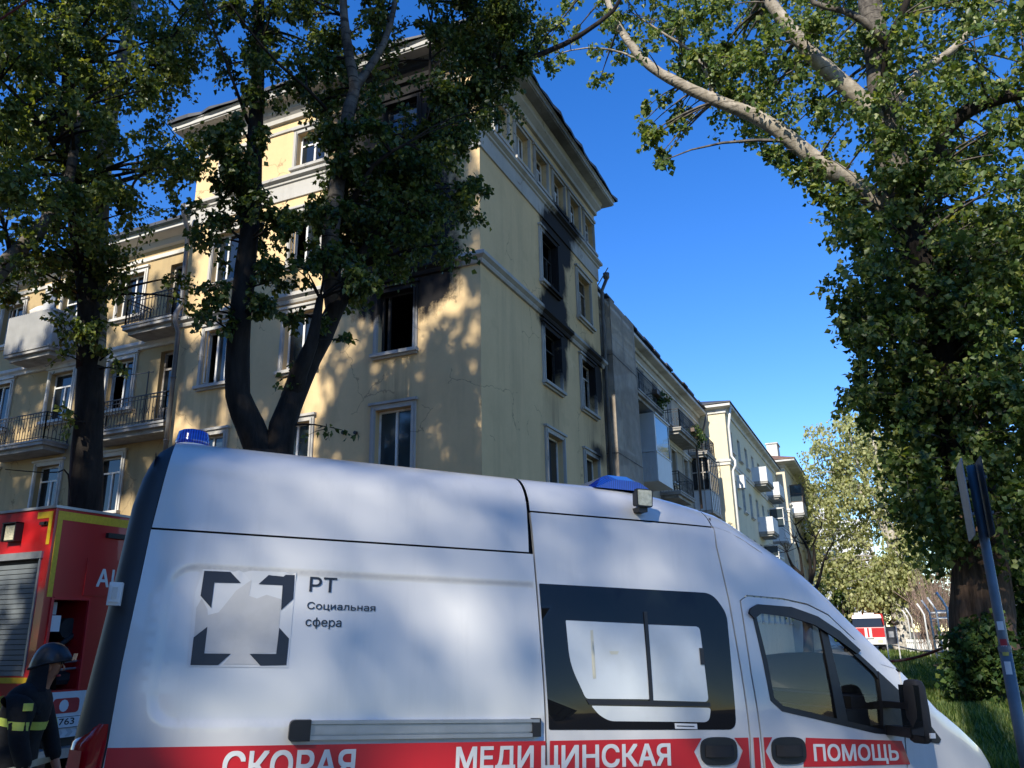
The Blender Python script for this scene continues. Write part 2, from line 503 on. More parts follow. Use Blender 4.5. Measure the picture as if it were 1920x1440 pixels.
def leaf_mat(name, a, b, c3, trans=0.35, rough=0.5, spec=0.22):
    t = NT(name)
    g = t.n('ShaderNodeNewGeometry')
    col = t.ramp((g, 'Random Per Island'), [(0.0, a), (0.55, b), (1.0, c3)])
    p = t.n('ShaderNodeBsdfPrincipled')
    t.l(col[0], 0, p, 'Base Color'); p.inputs['Roughness'].default_value = rough
    p.inputs['Specular IOR Level'].default_value = spec
    tr = t.n('ShaderNodeBsdfTranslucent')
    c2 = t.mix(1.0, col, (1.5, 1.35, 0.5), 'MULTIPLY')
    t.l(c2[0], c2[1], tr, 0)
    mx = t.n('ShaderNodeMixShader'); mx.inputs[0].default_value = trans
    t.l(p, 0, mx, 1); t.l(tr, 0, mx, 2); t.l(mx, 0, t.out, 0)
    return t.m
M['leaf'] = leaf_mat('poplar_leaf', (0.045, 0.075, 0.020), (0.095, 0.14, 0.032), (0.21, 0.24, 0.060), .45, .42, .4)
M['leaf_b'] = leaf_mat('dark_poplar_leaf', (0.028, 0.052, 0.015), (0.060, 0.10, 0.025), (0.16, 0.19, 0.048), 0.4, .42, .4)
M['leaf_r'] = leaf_mat('maple_leaf', (0.042, 0.080, 0.022), (0.105, 0.165, 0.042), (0.27, 0.30, 0.10), .45, .42, .4)
M['leaf_birch'] = leaf_mat('birch_leaf', (0.20, 0.23, 0.09), (0.34, 0.36, 0.16), (0.48, 0.48, 0.25), 0.45)
M['leaf_far'] = leaf_mat('far_green_leaf', (0.08, 0.12, 0.035), (0.14, 0.18, 0.055), (0.24, 0.23, 0.09), 0.4)
M['leaf_bush'] = leaf_mat('shrub_leaf', (0.025, 0.055, 0.016), (0.05, 0.095, 0.024), (0.13, 0.17, 0.045))
M['twig_pink'] = bark('bare_pinkish_twigs', (0.14, 0.095, 0.075), (0.32, 0.23, 0.18), 1.0, 6)
M['grass'] = leaf_mat('grass_blade', (0.045, 0.085, 0.020), (0.095, 0.15, 0.034), (0.22, 0.24, 0.075), 0.42)

def ground_mat(name, c1, c2, c3, scale=3.0, rough=0.95, bump=0.3):
    t = NT(name)
    a = t.noise(scale, 7, 0.65); b = t.noise(scale * 14, 4, 0.6)
    c = t.ramp(a, [(0.3, c1), (0.7, c2)])
    c = t.mix(t.ramp(b, [(0.4, 0.0), (0.75, 0.5)]), c, c3)
    t.bsdf(c, rough, 0.3, bump=b, bstr=bump, bdist=0.02)
    return t.m
M['asphalt'] = ground_mat('asphalt', (0.045, 0.045, 0.046), (0.07, 0.068, 0.066), (0.10, 0.095, 0.09), 0.6, 0.85)
M['lawn'] = ground_mat('lawn_soil', (0.035, 0.055, 0.012), (0.065, 0.085, 0.020), (0.09, 0.085, 0.035), 0.8)
M['earth'] = ground_mat('bare_earth', (0.10, 0.075, 0.05), (0.15, 0.12, 0.08), (0.18, 0.15, 0.11), 1.2)
M['kerb'] = ground_mat('kerb_stone', (0.26, 0.255, 0.24), (0.34, 0.33, 0.31), (0.2, 0.19, 0.18), 3.0)
# ---------------------------------------------------------------- ground
def make_ground():
    g = MB()
    g.poly([(-900, -300, -0.05), (900, -300, -0.05), (900, 1500, -0.05), (-900, 1500, -0.05)])
    tag(g.build('ground', M['earth']), kind='structure')
    r = MB()
    r.poly([(-7.0, 4.0, 0), (-2.4, 4.0, 0), (-2.4, 220, 0), (-7.0, 220, 0)])
    r.poly([(-60, -14, 0), (40, -14, 0), (40, 9.6, 0), (-60, 9.6, 0)])
    r2 = MB()
    r2.poly([(-60, -14, -0.01), (60, -14, -0.01), (60, 10.4, -0.01), (-60, 10.4, -0.01)])
    tag(r2.build('yard_paving', M['asphalt']), kind='structure')
    r = MB()
    r.poly([(-7.0, 10.3, -0.006), (-2.2, 10.3, -0.006), (-2.2, 220, -0.006), (-7.0, 220, -0.006)])
    tag(r.build('road', M['asphalt']), kind='structure')
    k = MB()
    k.box(-2.2, -2.05, 11.5, 220, -0.2, 0.12)
    k.box(-7.15, -7.0, 11.5, 220, -0.2, 0.12)
    tag(k.build('kerb', M['kerb']), kind='structure')
    # lawn with gentle unevenness
    P = []
    rr = random.Random(3)
    ys = [10.6, 12, 14, 16, 18, 20, 22, 24, 26, 28, 31, 34, 38, 44, 52, 62, 75, 95, 120, 160, 220]
    xs = [-2.04, -1, 0, 1, 2, 3, 4, 6, 8, 11, 15, 20, 28, 40, 60, 90]
    for y in ys:
        P.append([(x, y, 0.06 + (0.0 if x < -2 else 0.05 * math.sin(x * 1.3 + y * 0.7) + rr.uniform(-.02, .02))) for x in xs])
    m = MB(); m.grid(P)
    tag(m.build('lawn', M['lawn'], smooth=True), kind='structure')
make_ground()

# ---------------------------------------------------------------- facades
class Facade:
    """plane facade; axis 'y': faces -Y, u = x; axis 'x': faces +X, u = y"""
    def __init__(self, axis, plane):
        self.axis = axis; self.plane = plane
    def P(self, u, z, h=0.0):
        return (u, self.plane - h, z) if self.axis == 'y' else (self.plane + h, u, z)
    def px(self, px, py, h=0.0):
        return on_y(px, py, self.plane - h) if self.axis == 'y' else on_x(px, py, self.plane + h)
    def box(self, mb, u0, u1, z0, z1, h0, h1):
        a = self.P(u0, z0, h0); b = self.P(u1, z1, h1)
        mb.box(a[0], b[0], a[1], b[1], a[2], b[2])
    def wall(self, mb, u0, u1, z0, z1, holes, depth=0.28):
        us = sorted({u0, u1} | {min(max(v, u0), u1) for h in holes for v in h[:2]})
        zs = sorted({z0, z1} | {v for h in holes for v in h[2:]})
        for i in range(len(us) - 1):
            for j in range(len(zs) - 1):
                uc = (us[i] + us[i + 1]) / 2; zc = (zs[j] + zs[j + 1]) / 2
                if any(h[0] < uc < h[1] and h[2] < zc < h[3] for h in holes): continue
                mb.poly([self.P(us[i], zs[j]), self.P(us[i + 1], zs[j]), self.P(us[i + 1], zs[j + 1]), self.P(us[i], zs[j + 1])])
        for a, b, c, d in holes:
            for (p, q) in (((a, c), (b, c)), ((b, c), (b, d)), ((b, d), (a, d)), ((a, d), (a, c))):
                mb.poly([self.P(*p), self.P(*q), self.P(*q, -depth), self.P(*p, -depth)])

def window(parent, F, a, b, c, d, style='white', casing=True, mull=(0.5,), transom=0.0, burnt=0, open_sash=False,
           cw=0.14, label=None, curtain=False, pane=None, cmat=None):
    """one window: casing (the part itself) > frame, panes, sill"""
    fm = {'white': M['frame_white'], 'old': M['frame_old'], 'brown': M['frame_brown'], 'char': M['charred']}[style]
    cm = cmat or (M['trim_soot'] if burnt else M['trim'])
    m = MB()
    if casing:
        F.box(m, a - cw, a - 0.004, c - 0.0, d + cw, -0.02, 0.055); F.box(m, b + 0.004, b + cw, c - 0.0, d + cw, -0.02, 0.055)
        F.box(m, a - 0.004, b + 0.004, d + 0.004, d + cw, -0.02, 0.057)
        F.box(m, a - cw * 0.55, a - 0.02, c, d + cw * 0.5, 0.055, 0.085); F.box(m, b + 0.02, b + cw * 0.55, c, d + cw * 0.5, 0.055, 0.085)
        F.box(m, a - cw - 0.05, b + cw + 0.05, d + cw, d + cw + 0.07, -0.02, 0.11)
    else:
        F.box(m, a + 0.002, a + 0.03, c, d, -0.26, -0.02); F.box(m, b - 0.03, b - 0.002, c, d, -0.26, -0.02)
        F.box(m, a + 0.03, b - 0.03, d - 0.03, d, -0.26, -0.02)
    w = m.build('window', cm, parent)
    if label: w['label'] = label
    s = MB()
    F.box(s, a - cw - 0.04, b + cw + 0.04, c - 0.10, c - 0.005, -0.1, 0.16)
    F.box(s, a - cw, b + cw, c - 0.16, c - 0.10, -0.05, 0.08)
    s.build('sill', cm, w)
    # frame
    f = MB(); h0, h1 = -0.24, -0.17; t = 0.055
    F.box(f, a, a + t, c, d, h0, h1); F.box(f, b - t, b, c, d, h0, h1)
    F.box(f, a + t, b - t, c, c + t, h0, h1); F.box(f, a + t, b - t, d - t, d, h0, h1)
    zt = d - transom * (d - c)
    if transom: F.box(f, a + t, b - t, zt - t / 2, zt + t / 2, h0 + .003, h1 + .003)
    cuts = [a] + [a + (b - a) * q for q in mull] + [b]
    for q in cuts[1:-1]:
        F.box(f, q - t * .6, q + t * .6, c + t, (zt - t / 2 if transom else d - t), h0 - .004, h1 + .006)
    f.build('frame', fm, w)
    if burnt < 2:
        g = pane or M['pane']
        for i in range(len(cuts) - 1):
            if open_sash and i == 0: continue
            p = MB(); F.box(p, cuts[i] + t, cuts[i + 1] - t, c + t, (zt - t / 2 if transom else d - t), -0.212, -0.200)
            p.build('pane', g, w)
        if transom:
            p = MB(); F.box(p, a + t, b - t, zt + t / 2, d - t, -0.212, -0.200); p.build('pane', g, w)
        if curtain:
            cu = MB(); n = 22
            rows = [[F.P(a + .06 + (b - a - .12) * i / n, z, -0.30 - 0.035 * math.sin(i * 1.9)) for i in range(n + 1)] for z in (c, d)]
            cu.grid(rows); cu.build('curtain', M['curtain'], w, smooth=True)
    if open_sash:
        sa = MB(); wd = cuts[1] - cuts[0] - t
        ang = math.radians(62); top = (zt if transom else d) - t
        def q(u, z, o=0): return F.P(a + t + u * math.cos(ang), z, -0.17 + u * math.sin(ang) + o)
        def qb(u0, u1, z0, z1):
            n = len(sa.v)
            for zz in (z0, z1):
                for uu, oo in ((u0, 0), (u1, 0), (u1, .04), (u0, .04)): sa.vert(q(uu, zz, oo))
            for k in ((3, 2, 1, 0), (4, 5, 6, 7), (0, 1, 5, 4), (1, 2, 6, 5), (2, 3, 7, 6), (3, 0, 4, 7)): sa.face([n + i for i in k])
        qb(0, .05, c + t, top); qb(wd - .05, wd, c + t, top); qb(.05, wd - .05, c + t, c + t + .06); qb(.05, wd - .05, top - .06, top)
        so = sa.build('open_sash', fm, w)
        pg = MB(); pg.poly([q(.05, c + .1, .02), q(wd - .05, c + .1, .02), q(wd - .05, top - .05, .02), q(.05, top - .05, .02)])
    return w

def ring(mb, rect, prof):
    """sweep a profile [(outward, z)] round a rectangle"""
    x0, x1, y0, y1 = rect
    rows = []
    for h, z in prof:
        rows.append([mb.vert(p) for p in ((x0 - h, y0 - h, z), (x1 + h, y0 - h, z), (x1 + h, y1 + h, z), (x0 - h, y1 + h, z))])
    for i in range(len(rows) - 1):
        for k in range(4):
            k2 = (k + 1) % 4
            mb.face((rows[i][k], rows[i][k2], rows[i + 1][k2], rows[i + 1][k]))

def run(mb, F, u0, u1, prof):
    """straight moulding along a facade"""
    for i in range(len(prof) - 1):
        (h0, z0), (h1, z1) = prof[i], prof[i + 1]
        mb.poly([F.P(u0, z0, h0), F.P(u1, z0, h0), F.P(u1, z1, h1), F.P(u0, z1, h1)])
    for u in (u0, u1):
        mb.poly([F.P(u, z, h) for h, z in prof])

def railing(F, u0, u1, z0, z1, h, parent, mat=None, step=0.13, sides=(True, True), pattern=True, name='railing'):
    m = MB(); r = 0.018
    def rail(a, b, w=0.03): m.bar(a, b, w, w)
    segs = [((u0, h), (u1, h))]
    if sides[0]: segs.append(((u0, 0.03), (u0, h)))
    if sides[1]: segs.append(((u1, h), (u1, 0.03)))
    for (ua, ha), (ub, hb) in segs:
        L = math.hypot(ub - ua, hb - ha); n = max(2, int(L / step))
        for zz in (z1, z1 - 0.13, z0 + 0.10):
            m.bar(F.P(ua, zz, ha), F.P(ub, zz, hb), 0.035 if zz == z1 else 0.022)
        for i in range(n + 1):
            q = i / n; u = ua + (ub - ua) * q; hh = ha + (hb - ha) * q
            m.bar(F.P(u, z0 - 0.02, hh), F.P(u, z1 - 0.0, hh), 0.035 if i in (0, n) else 0.016)
            if pattern and i < n:
                q2 = (i + 1) / n; u2 = ua + (ub - ua) * q2; h2 = ha + (hb - ha) * q2
                zm = (z0 + z1) / 2
                if i % 2 == 0:
                    m.bar(F.P(u, zm - .16, hh), F.P(u2, zm + .08, h2), 0.012); m.bar(F.P(u, zm + .08, hh), F.P(u2, zm - .16, h2), 0.012)
    return m.build(name, mat or M['iron'], parent)

def balcony(parent, F, u0, u1, z, depth, rail_h=0.95, sides=(True, True), worn=False, rail=True):
    """slab with a stepped edge; the railing is its child"""
    m = MB()
    F.box(m, u0, u1, z - 0.16, z, -0.02, depth)
    F.box(m, u0 + .12, u1 - .12, z - 0.30, z - 0.16, -0.02, depth - .14)
    F.box(m, u0 - .03, u1 + .03, z - 0.055, z + .012, 0.0, depth + .035)
    s = m.build('balcony', M['concrete'], parent)
    if rail: railing(F, u0 + .05, u1 - .05, z, z + rail_h, depth - .05, s, sides=sides)
    return s

# ================================================================ the burnt corner block
X0, Y0 = -8.88, 17.92
SOOT = [('x', -11.3, 11.4, 2.1, 1.7, 4.80), ('x', -11.4, 13.2, 2.2, 2.2, 4.50), ('x', -11.6, 15.0, 2.3, 1.6, 3.90), ('x', -11.9, 16.9, 3.0, 2.4, 2.70),
        ('y', 23.3, 11.35, 1.6, 1.0, 4.50), ('y', 23.5, 12.1, 1.25, 1.1, 3.30), ('y', 23.8, 14.6, 1.7, 1.05, 4.20), ('y', 24.5, 15.5, 1.5, 0.75, 2.70), ('y', 23.95, 13.3, 0.75, 1.5, 2.40), ('y', 23.9, 10.2, 0.6, 1.1, 2.25),
        ('y', 27.4, 10.5, 0.95, 1.3, 2.70), ('y', 26.9, 11.2, 1.3, 0.7, 2.25), ('y', 27.2, 7.8, 1.1, 0.5, 1.65), ('x', -11.5, 7.75, 0.9, 0.25, 0.35),
        ('y', 27.0, 8.7, 1.1, 1.0, 0.40), ('y', 23.0, 8.5, 1.0, 1.2, 0.25), ('y', 25.2, 17.4, 4.0, 1.0, 0.35)]
DRIPS = [('x', c, z - .9, .75, 1.1, .9) for c in (-11.48, -14.75, -17.85) for z in (5.6, 9.0, 12.35)] + [('y', c, z - .9, .85, 1.1, .9) for c in (22.95, 26.35) for z in (5.6, 9.0, 12.35)] + [('y', 27.7, 8, .5, 9, .7), ('x', -19.2, 8, .5, 9, .6)]
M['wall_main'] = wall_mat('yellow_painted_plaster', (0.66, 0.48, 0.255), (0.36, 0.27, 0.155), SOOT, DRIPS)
M['trim_main'] = wall_mat('white_trim_plaster', (0.43, 0.415, 0.38), (0.22, 0.205, 0.18), SOOT, var=0.14, streak=0.6)
M['soffit_main'] = wall_mat('sooty_soffit', (0.46, 0.45, 0.42), (0.25, 0.24, 0.22), [('y', 23.0, 18.2, 4.5, 2.5, 0.75), ('x', -13.0, 18.2, 3.5, 2.0, 0.5)], var=0.1, streak=0.2)
FL = Facade('y', Y0); FR = Facade('x', X0)
RECT = (-19.5, X0, Y0, 28.1)
def main_block():
    t = thing('apartment_building', 'burnt yellow five-storey corner block with soot above its empty windows', 'building', (X0, Y0, 0))
    rows = [(2.2, 4.0), (5.7, 7.5), (9.1, 10.88), (12.45, 14.2), (15.8, 17.05)]
    colsL = [-11.48, -14.75, -17.85]; colsR = [22.95, 26.35]
    hl = [(c - .56, c + .56, a, b) for c in colsL for a, b in rows]
    hr = [(c - .68, c + .68, a, b) for c in colsR for a, b in rows[:4]]
    y5 = [18.75 + 1.6 * i for i in range(6)]
    hr += [(y, y + 1.05, *rows[4]) for y in y5]
    m = MB()
    FL.wall(m, RECT[0], X0, 0, 18.3, hl); FR.wall(m, Y0, 28.1, 0, 18.3, hr)
    m.poly([(-19.5, Y0, 0), (-19.5, 28.1, 0), (-19.5, 28.1, 18.3), (-19.5, Y0, 18.3)])
    m.poly([(-19.5, 28.1, 0), (X0, 28.1, 0), (X0, 28.1, 18.3), (-19.5, 28.1, 18.3)])
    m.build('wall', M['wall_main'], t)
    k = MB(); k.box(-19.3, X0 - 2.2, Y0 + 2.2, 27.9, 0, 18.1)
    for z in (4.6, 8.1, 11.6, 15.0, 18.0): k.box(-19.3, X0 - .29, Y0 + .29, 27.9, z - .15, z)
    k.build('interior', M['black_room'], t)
    m = MB()
    ring(m, RECT, [(0, 11.18), (.07, 11.19), (.10, 11.26), (.10, 11.30), (.20, 11.37), (.20, 11.47), (.06, 11.56), (0, 11.58)])
    m.build('string_course', M['trim_main'], t)
    m = MB()
    ring(m, RECT, [(0, 14.76), (.05, 14.77), (.05, 15.30), (.10, 15.33), (.10, 15.40), (.20, 15.46), (.20, 15.56), (.06, 15.63), (0, 15.65)])
    m.build('frieze_band', M['trim_main'], t)
    m = MB()
    ring(m, RECT, [(0, 17.25), (.05, 17.26), (.05, 17.36), (0, 17.37)])
    ring(m, RECT, [(0, 17.62), (.10, 17.64), (.10, 17.80), (.24, 17.95), (.24, 18.06), (.28, 18.14), (.30, 18.18)])
    cor = m.build('cornice', M['trim_main'], t)
    m = MB()
    ring(m, RECT, [(.29, 18.18), (.62, 18.20), (.62, 18.235), (.66, 18.245), (.66, 18.37), (.70, 18.40), (.70, 18.44), (0, 18.50)])
    m.build('soffit', M['soffit_main'], cor)
    # roof: hipped, with buckled sheet edge
    rr = random.Random(5)
    m = MB(); x0, x1, y0, y1 = RECT; o = .78
    loop = []
    def side(a, b, n):
        for i in range(n):
            q = i / n
            loop.append((a[0] + (b[0] - a[0]) * q, a[1] + (b[1] - a[1]) * q))
    side((x0 - o, y0 - o), (x1 + o, y0 - o), 26); side((x1 + o, y0 - o), (x1 + o, y1 + o), 22)
    side((x1 + o, y1 + o), (x0 - o, y1 + o), 6); side((x0 - o, y1 + o), (x0 - o, y0 - o), 6)
    lo, hi = [], []
    for x, y in loop:
        j = rr.uniform(-.05, .05); dz = rr.uniform(0, .09)
        cx, cy = (x0 + x1) / 2, (y0 + y1) / 2
        f = 1 + j / max(abs(x - cx), abs(y - cy))
        X_, Y_ = cx + (x - cx) * f, cy + (y - cy) * f
        lo.append(m.vert((X_, Y_, 18.445))); hi.append(m.vert((X_, Y_, 18.50 + dz)))
    ap = m.vert(((x0 + x1) / 2, (y0 + y1) / 2, 21.0))
    n = len(lo)
    for i in range(n):
        j = (i + 1) % n
        m.face((lo[i], lo[j], hi[j], hi[i])); m.face((hi[i], hi[j], ap))
    m.build('roof', M['roof'], t)
    # windows, left face
    for ci, c in enumerate(colsL):
        for ri, (a, b) in enumerate(rows):
            st = dict(style='white', mull=(0.5,), transom=0.0)
            if ci == 0 and ri == 2: st = dict(style='char', burnt=2, mull=(0.2,), label='burnt-out window with soot above and blistered white casing')
            elif ci == 0 and ri == 3: st = dict(style='char', burnt=2, mull=(0.5,))
            elif ci == 0 and ri == 4: st = dict(style='char', burnt=1, transom=.35, mull=(.5,), curtain=False)
            elif ci == 2 and ri == 2: st = dict(style='white', mull=(0.33, .66), open_sash=True, burnt=1, transom=0)
            elif ri == 4: st = dict(style='white', mull=(.5,), transom=.3, curtain=True)
            elif ri == 3: st = dict(style='white', mull=(.4,), transom=.0, open_sash=(ci == 1))
            window(t, FL, c - .56, c + .56, a, b, pane=M['pane_blue'] if ri == 1 else None, cmat=M['trim_main'], **st)
    for ci, c in enumerate(colsR):
        for ri, (a, b) in enumerate(rows[:4]):
            st = dict(style='white', mull=(0.35,), curtain=(ri == 1 and ci == 0))
            if ri == 2 and ci == 0: st = dict(style='char', burnt=2, mull=(.35,), transom=.3, label='gutted window under a black fan of soot')
            if ri == 2 and ci == 1: st = dict(style='old', burnt=2, mull=(.25, .6), transom=.28)
            if ri == 3 and ci == 0: st = dict(style='char', burnt=2, mull=(.35, .7), transom=.35)
            if ri == 3 and ci == 1: st = dict(style='old', burnt=1, mull=(.25, .6), transom=.3)
            window(t, FR, c - .68, c + .68, a, b, cmat=M['trim_main'], **st)
    for i, y in enumerate(y5):
        window(t, FR, y, y + 1.05, *rows[4], style='white', mull=(.3, .7), transom=.3 if i > 1 else 0, cw=.10, curtain=(i in (0, 1)), cmat=M['trim_main'])
    # down pipe at the inner corner on the left
    m = MB()
    m.tube([(-19.38, 17.35, 15.3), (-19.4, 17.45, 14.9), (-19.42, 17.72, 14.5), (-19.42, 17.76, 11.9), (-19.42, 17.6, 11.6), (-19.42, 17.6, 11.3), (-19.42, 17.76, 11.0), (-19.42, 17.76, 0.3)], 0.075, 10)
    for z in (1.5, 3.5, 5.5, 7.5, 9.5, 12.5): m.lathe([(0.09, -.03), (0.09, .03)], (-19.42, 17.76, z), 10)
    m.build('drain_pipe', M['pipe'], t, smooth=True)
    m = MB()
    m.tube([(X0 + .3, 28.35, 14.9), (X0 + .12, 28.25, 14.4), (X0 + .10, 28.22, 0.3)], 0.07, 10)
    m.lathe([(0.05, 0), (.13, .12), (.13, .3)], (X0 + .3, 28.35, 14.85), 10)
    m.build('drain_pipe', M['pipe'], t, smooth=True)
    # two wall hooks with a cable on the left face
    m = MB()
    for px in (645, 668):
        u, z = FL.px(px, 812); m.lathe([(0.05, -.05), (0.05, .03)], (u, Y0 - .03, z), 8, 'y')
    m.build('wall_bracket', M['iron'], t)
main_block()

# ================================================================ left wing
FW = Facade('y', 18.6)
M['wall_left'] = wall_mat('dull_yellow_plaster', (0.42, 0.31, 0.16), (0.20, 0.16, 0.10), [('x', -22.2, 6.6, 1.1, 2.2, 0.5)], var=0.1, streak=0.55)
def left_wing():
    t = thing('apartment_building', 'dull yellow four-storey wing with iron balconies at the left edge', 'building', (-30, 18.6, 0))
    rows = [(2.2, 4.0), (5.7, 7.5), (9.1, 10.85), (12.4, 14.0)]
    cols = [-22.75, -25.65, -28.9, -31.8, -34.7]
    hl = [(c - .58, c + .58, a, b) for c in cols for a, b in rows]
    doors = [(-21.0, -20.2, 8.25, 10.85), (-21.0, -20.2, 11.6, 14.0)]
    m = MB(); FW.wall(m, -40, -19.5, 0, 15.0, hl + doors)
    m.poly([(-40, 18.6, 0), (-40, 30, 0), (-40, 30, 15), (-40, 18.6, 15)])
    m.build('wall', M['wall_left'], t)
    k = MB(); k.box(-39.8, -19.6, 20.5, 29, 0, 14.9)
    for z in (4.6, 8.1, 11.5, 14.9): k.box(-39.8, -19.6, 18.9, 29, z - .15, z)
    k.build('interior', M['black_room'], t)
    m = MB(); run(m, FW, -40, -19.5, [(0, 11.05), (.08, 11.06), (.10, 11.14), (.18, 11.2), (.18, 11.3), (0, 11.4)])
    run(m, FW, -40, -19.5, [(0, 14.35), (.06, 14.36), (.06, 14.5), (0, 14.52)])
    m.build('string_course', M['trim'], t)
    m = MB(); run(m, FW, -40, -19.5, [(0, 14.75), (.12, 14.78), (.2, 14.95), (.55, 15.0), (.6, 15.03), (.6, 15.2), (0, 15.3)])
    m.build('cornice', M['soffit'], t)
    m = MB(); m.poly([(-40, 17.85, 15.31), (-19.5, 17.85, 15.31), (-19.5, 24, 17.2), (-40, 24, 17.2)]); m.poly([(-40, 17.85, 15.31), (-19.5, 17.85, 15.31), (-19.5, 17.85, 15.2), (-40, 17.85, 15.2)])
    m.poly([(-19.5, 17.85, 15.2), (-19.5, 17.85, 15.31), (-19.5, 24, 17.2), (-19.5, 24, 15.2)])
    m.build('roof', M['roof'], t)
    for ci, c in enumerate(cols):
        for ri, (a, b) in enumerate(rows):
            st = dict(style='white', mull=(.5,), transom=.28)
            if ci == 0 and ri == 2: st = dict(style='white', mull=(.5,), open_sash=True, burnt=0)
            if ci == 0 and ri == 3: st = dict(style='white', mull=(.5,), transom=.0)
            if ci == 2: st = dict(style='white', mull=(.4,), transom=0)
            window(t, FW, c - .58, c + .58, a, b, **st)
    for d in doors:
        m = MB(); a, b, c, e = d
        FW.box(m, a, a + .07, c, e, -.25, -.17); FW.box(m, b - .07, b, c, e, -.25, -.17); FW.box(m, a + .07, b - .07, e - .07, e, -.25, -.17); FW.box(m, a + .07, b - .07, c + .0, c + .7, -.24, -.18)
        FW.box(m, a + .07, b - .07, e - .62, e - .55, -.25, -.17)
        dd = m.build('balcony_door', M['frame_old'], t)
        m = MB(); FW.box(m, a + .07, b - .07, c + .7, e - .62, -.215, -.205); m.build('pane', M['pane'], dd)
    # balconies: two iron ones by the corner, one further left
    balcony(t, FW, -21.75, -19.62, 11.55, 1.0, sides=(True, True))
    balcony(t, FW, -23.2, -19.62, 8.15, 0.85, sides=(True, True))
    b = balcony(t, FW, -28.2, -24.85, 8.15, 0.95)
    # corrugated white balcony above it
    z0, z1 = 11.5, 12.85
    s = balcony(t, FW, -27.5, -25.2, 11.5, 1.0, rail=False)
    m = MB(); nn = 46
    def corr(p, q, n):
        rows_ = [[], []]
        for i in range(n + 1):
            f = i / n; u = p[0] + (q[0] - p[0]) * f; h = p[1] + (q[1] - p[1]) * f
            o = 0.04 * (1 if i % 2 else -1)
            if p[1] == q[1]: h += o
            else: u += o
            rows_[0].append(FW.P(u, z0 - .05, h)); rows_[1].append(FW.P(u, z1, h))
        m.grid(rows_)
    corr((-27.5, 1.02), (-25.2, 1.02), nn); corr((-25.2, 1.02), (-25.2, 0.02), 20); corr((-27.5, 1.02), (-27.5, .02), 20)
    m.build('corrugated_sheet', M['corrugated'], s)
    m = MB(); 
    for u in (-27.46, -25.24): m.bar(FW.P(u, 11.5, .97), FW.P(u, 14.3, .97), .05)
    m.bar(FW.P(-27.5, 14.3, .97), FW.P(-25.2, 14.3, .97), .05)
    m.bar(FW.P(-25.24, 14.3, .97), FW.P(-25.24, 14.3, .02), .05)
    m.build('canopy_post', M['iron'], s)
    m = MB(); FW.box(m, -25.9, -25.26, 12.86, 13.7, .93, .96); m.build('hanging_sheet', M['corrugated'], s)
    # clothes-line bracket and hanging pipe
    m = MB(); m.bar(FW.P(-22.3, 9.95, .75), FW.P(-20.4, 9.85, .75), .025); m.bar(FW.P(-20.6, 8.2, .75), FW.P(-20.6, 9.9, .75), .03)
    m.build('clothes_rack', M['iron'], t)
    return t
LW = left_wing()
def bundle():
    m = MB(); rr = random.Random(2)
    P = []
    for i in range(9):
        a = math.pi * i / 8; row = []
        for j in range(14):
            b = 2 * math.pi * j / 14
            r = 1 + rr.uniform(-.1, .1)
            row.append((-26.3 + .62 * math.sin(a) * math.cos(b) * r, 17.95 + .32 * math.sin(a) * math.sin(b) * r, 12.95 + .26 * math.cos(a) * r))
        row.append(row[0]); P.append(row)
    m.grid(P)
    tag(m.build('cloth_bundle', M['bundle'], smooth=True), 'large pale cloth bundle on the corrugated white balcony', 'bundle')
bundle()

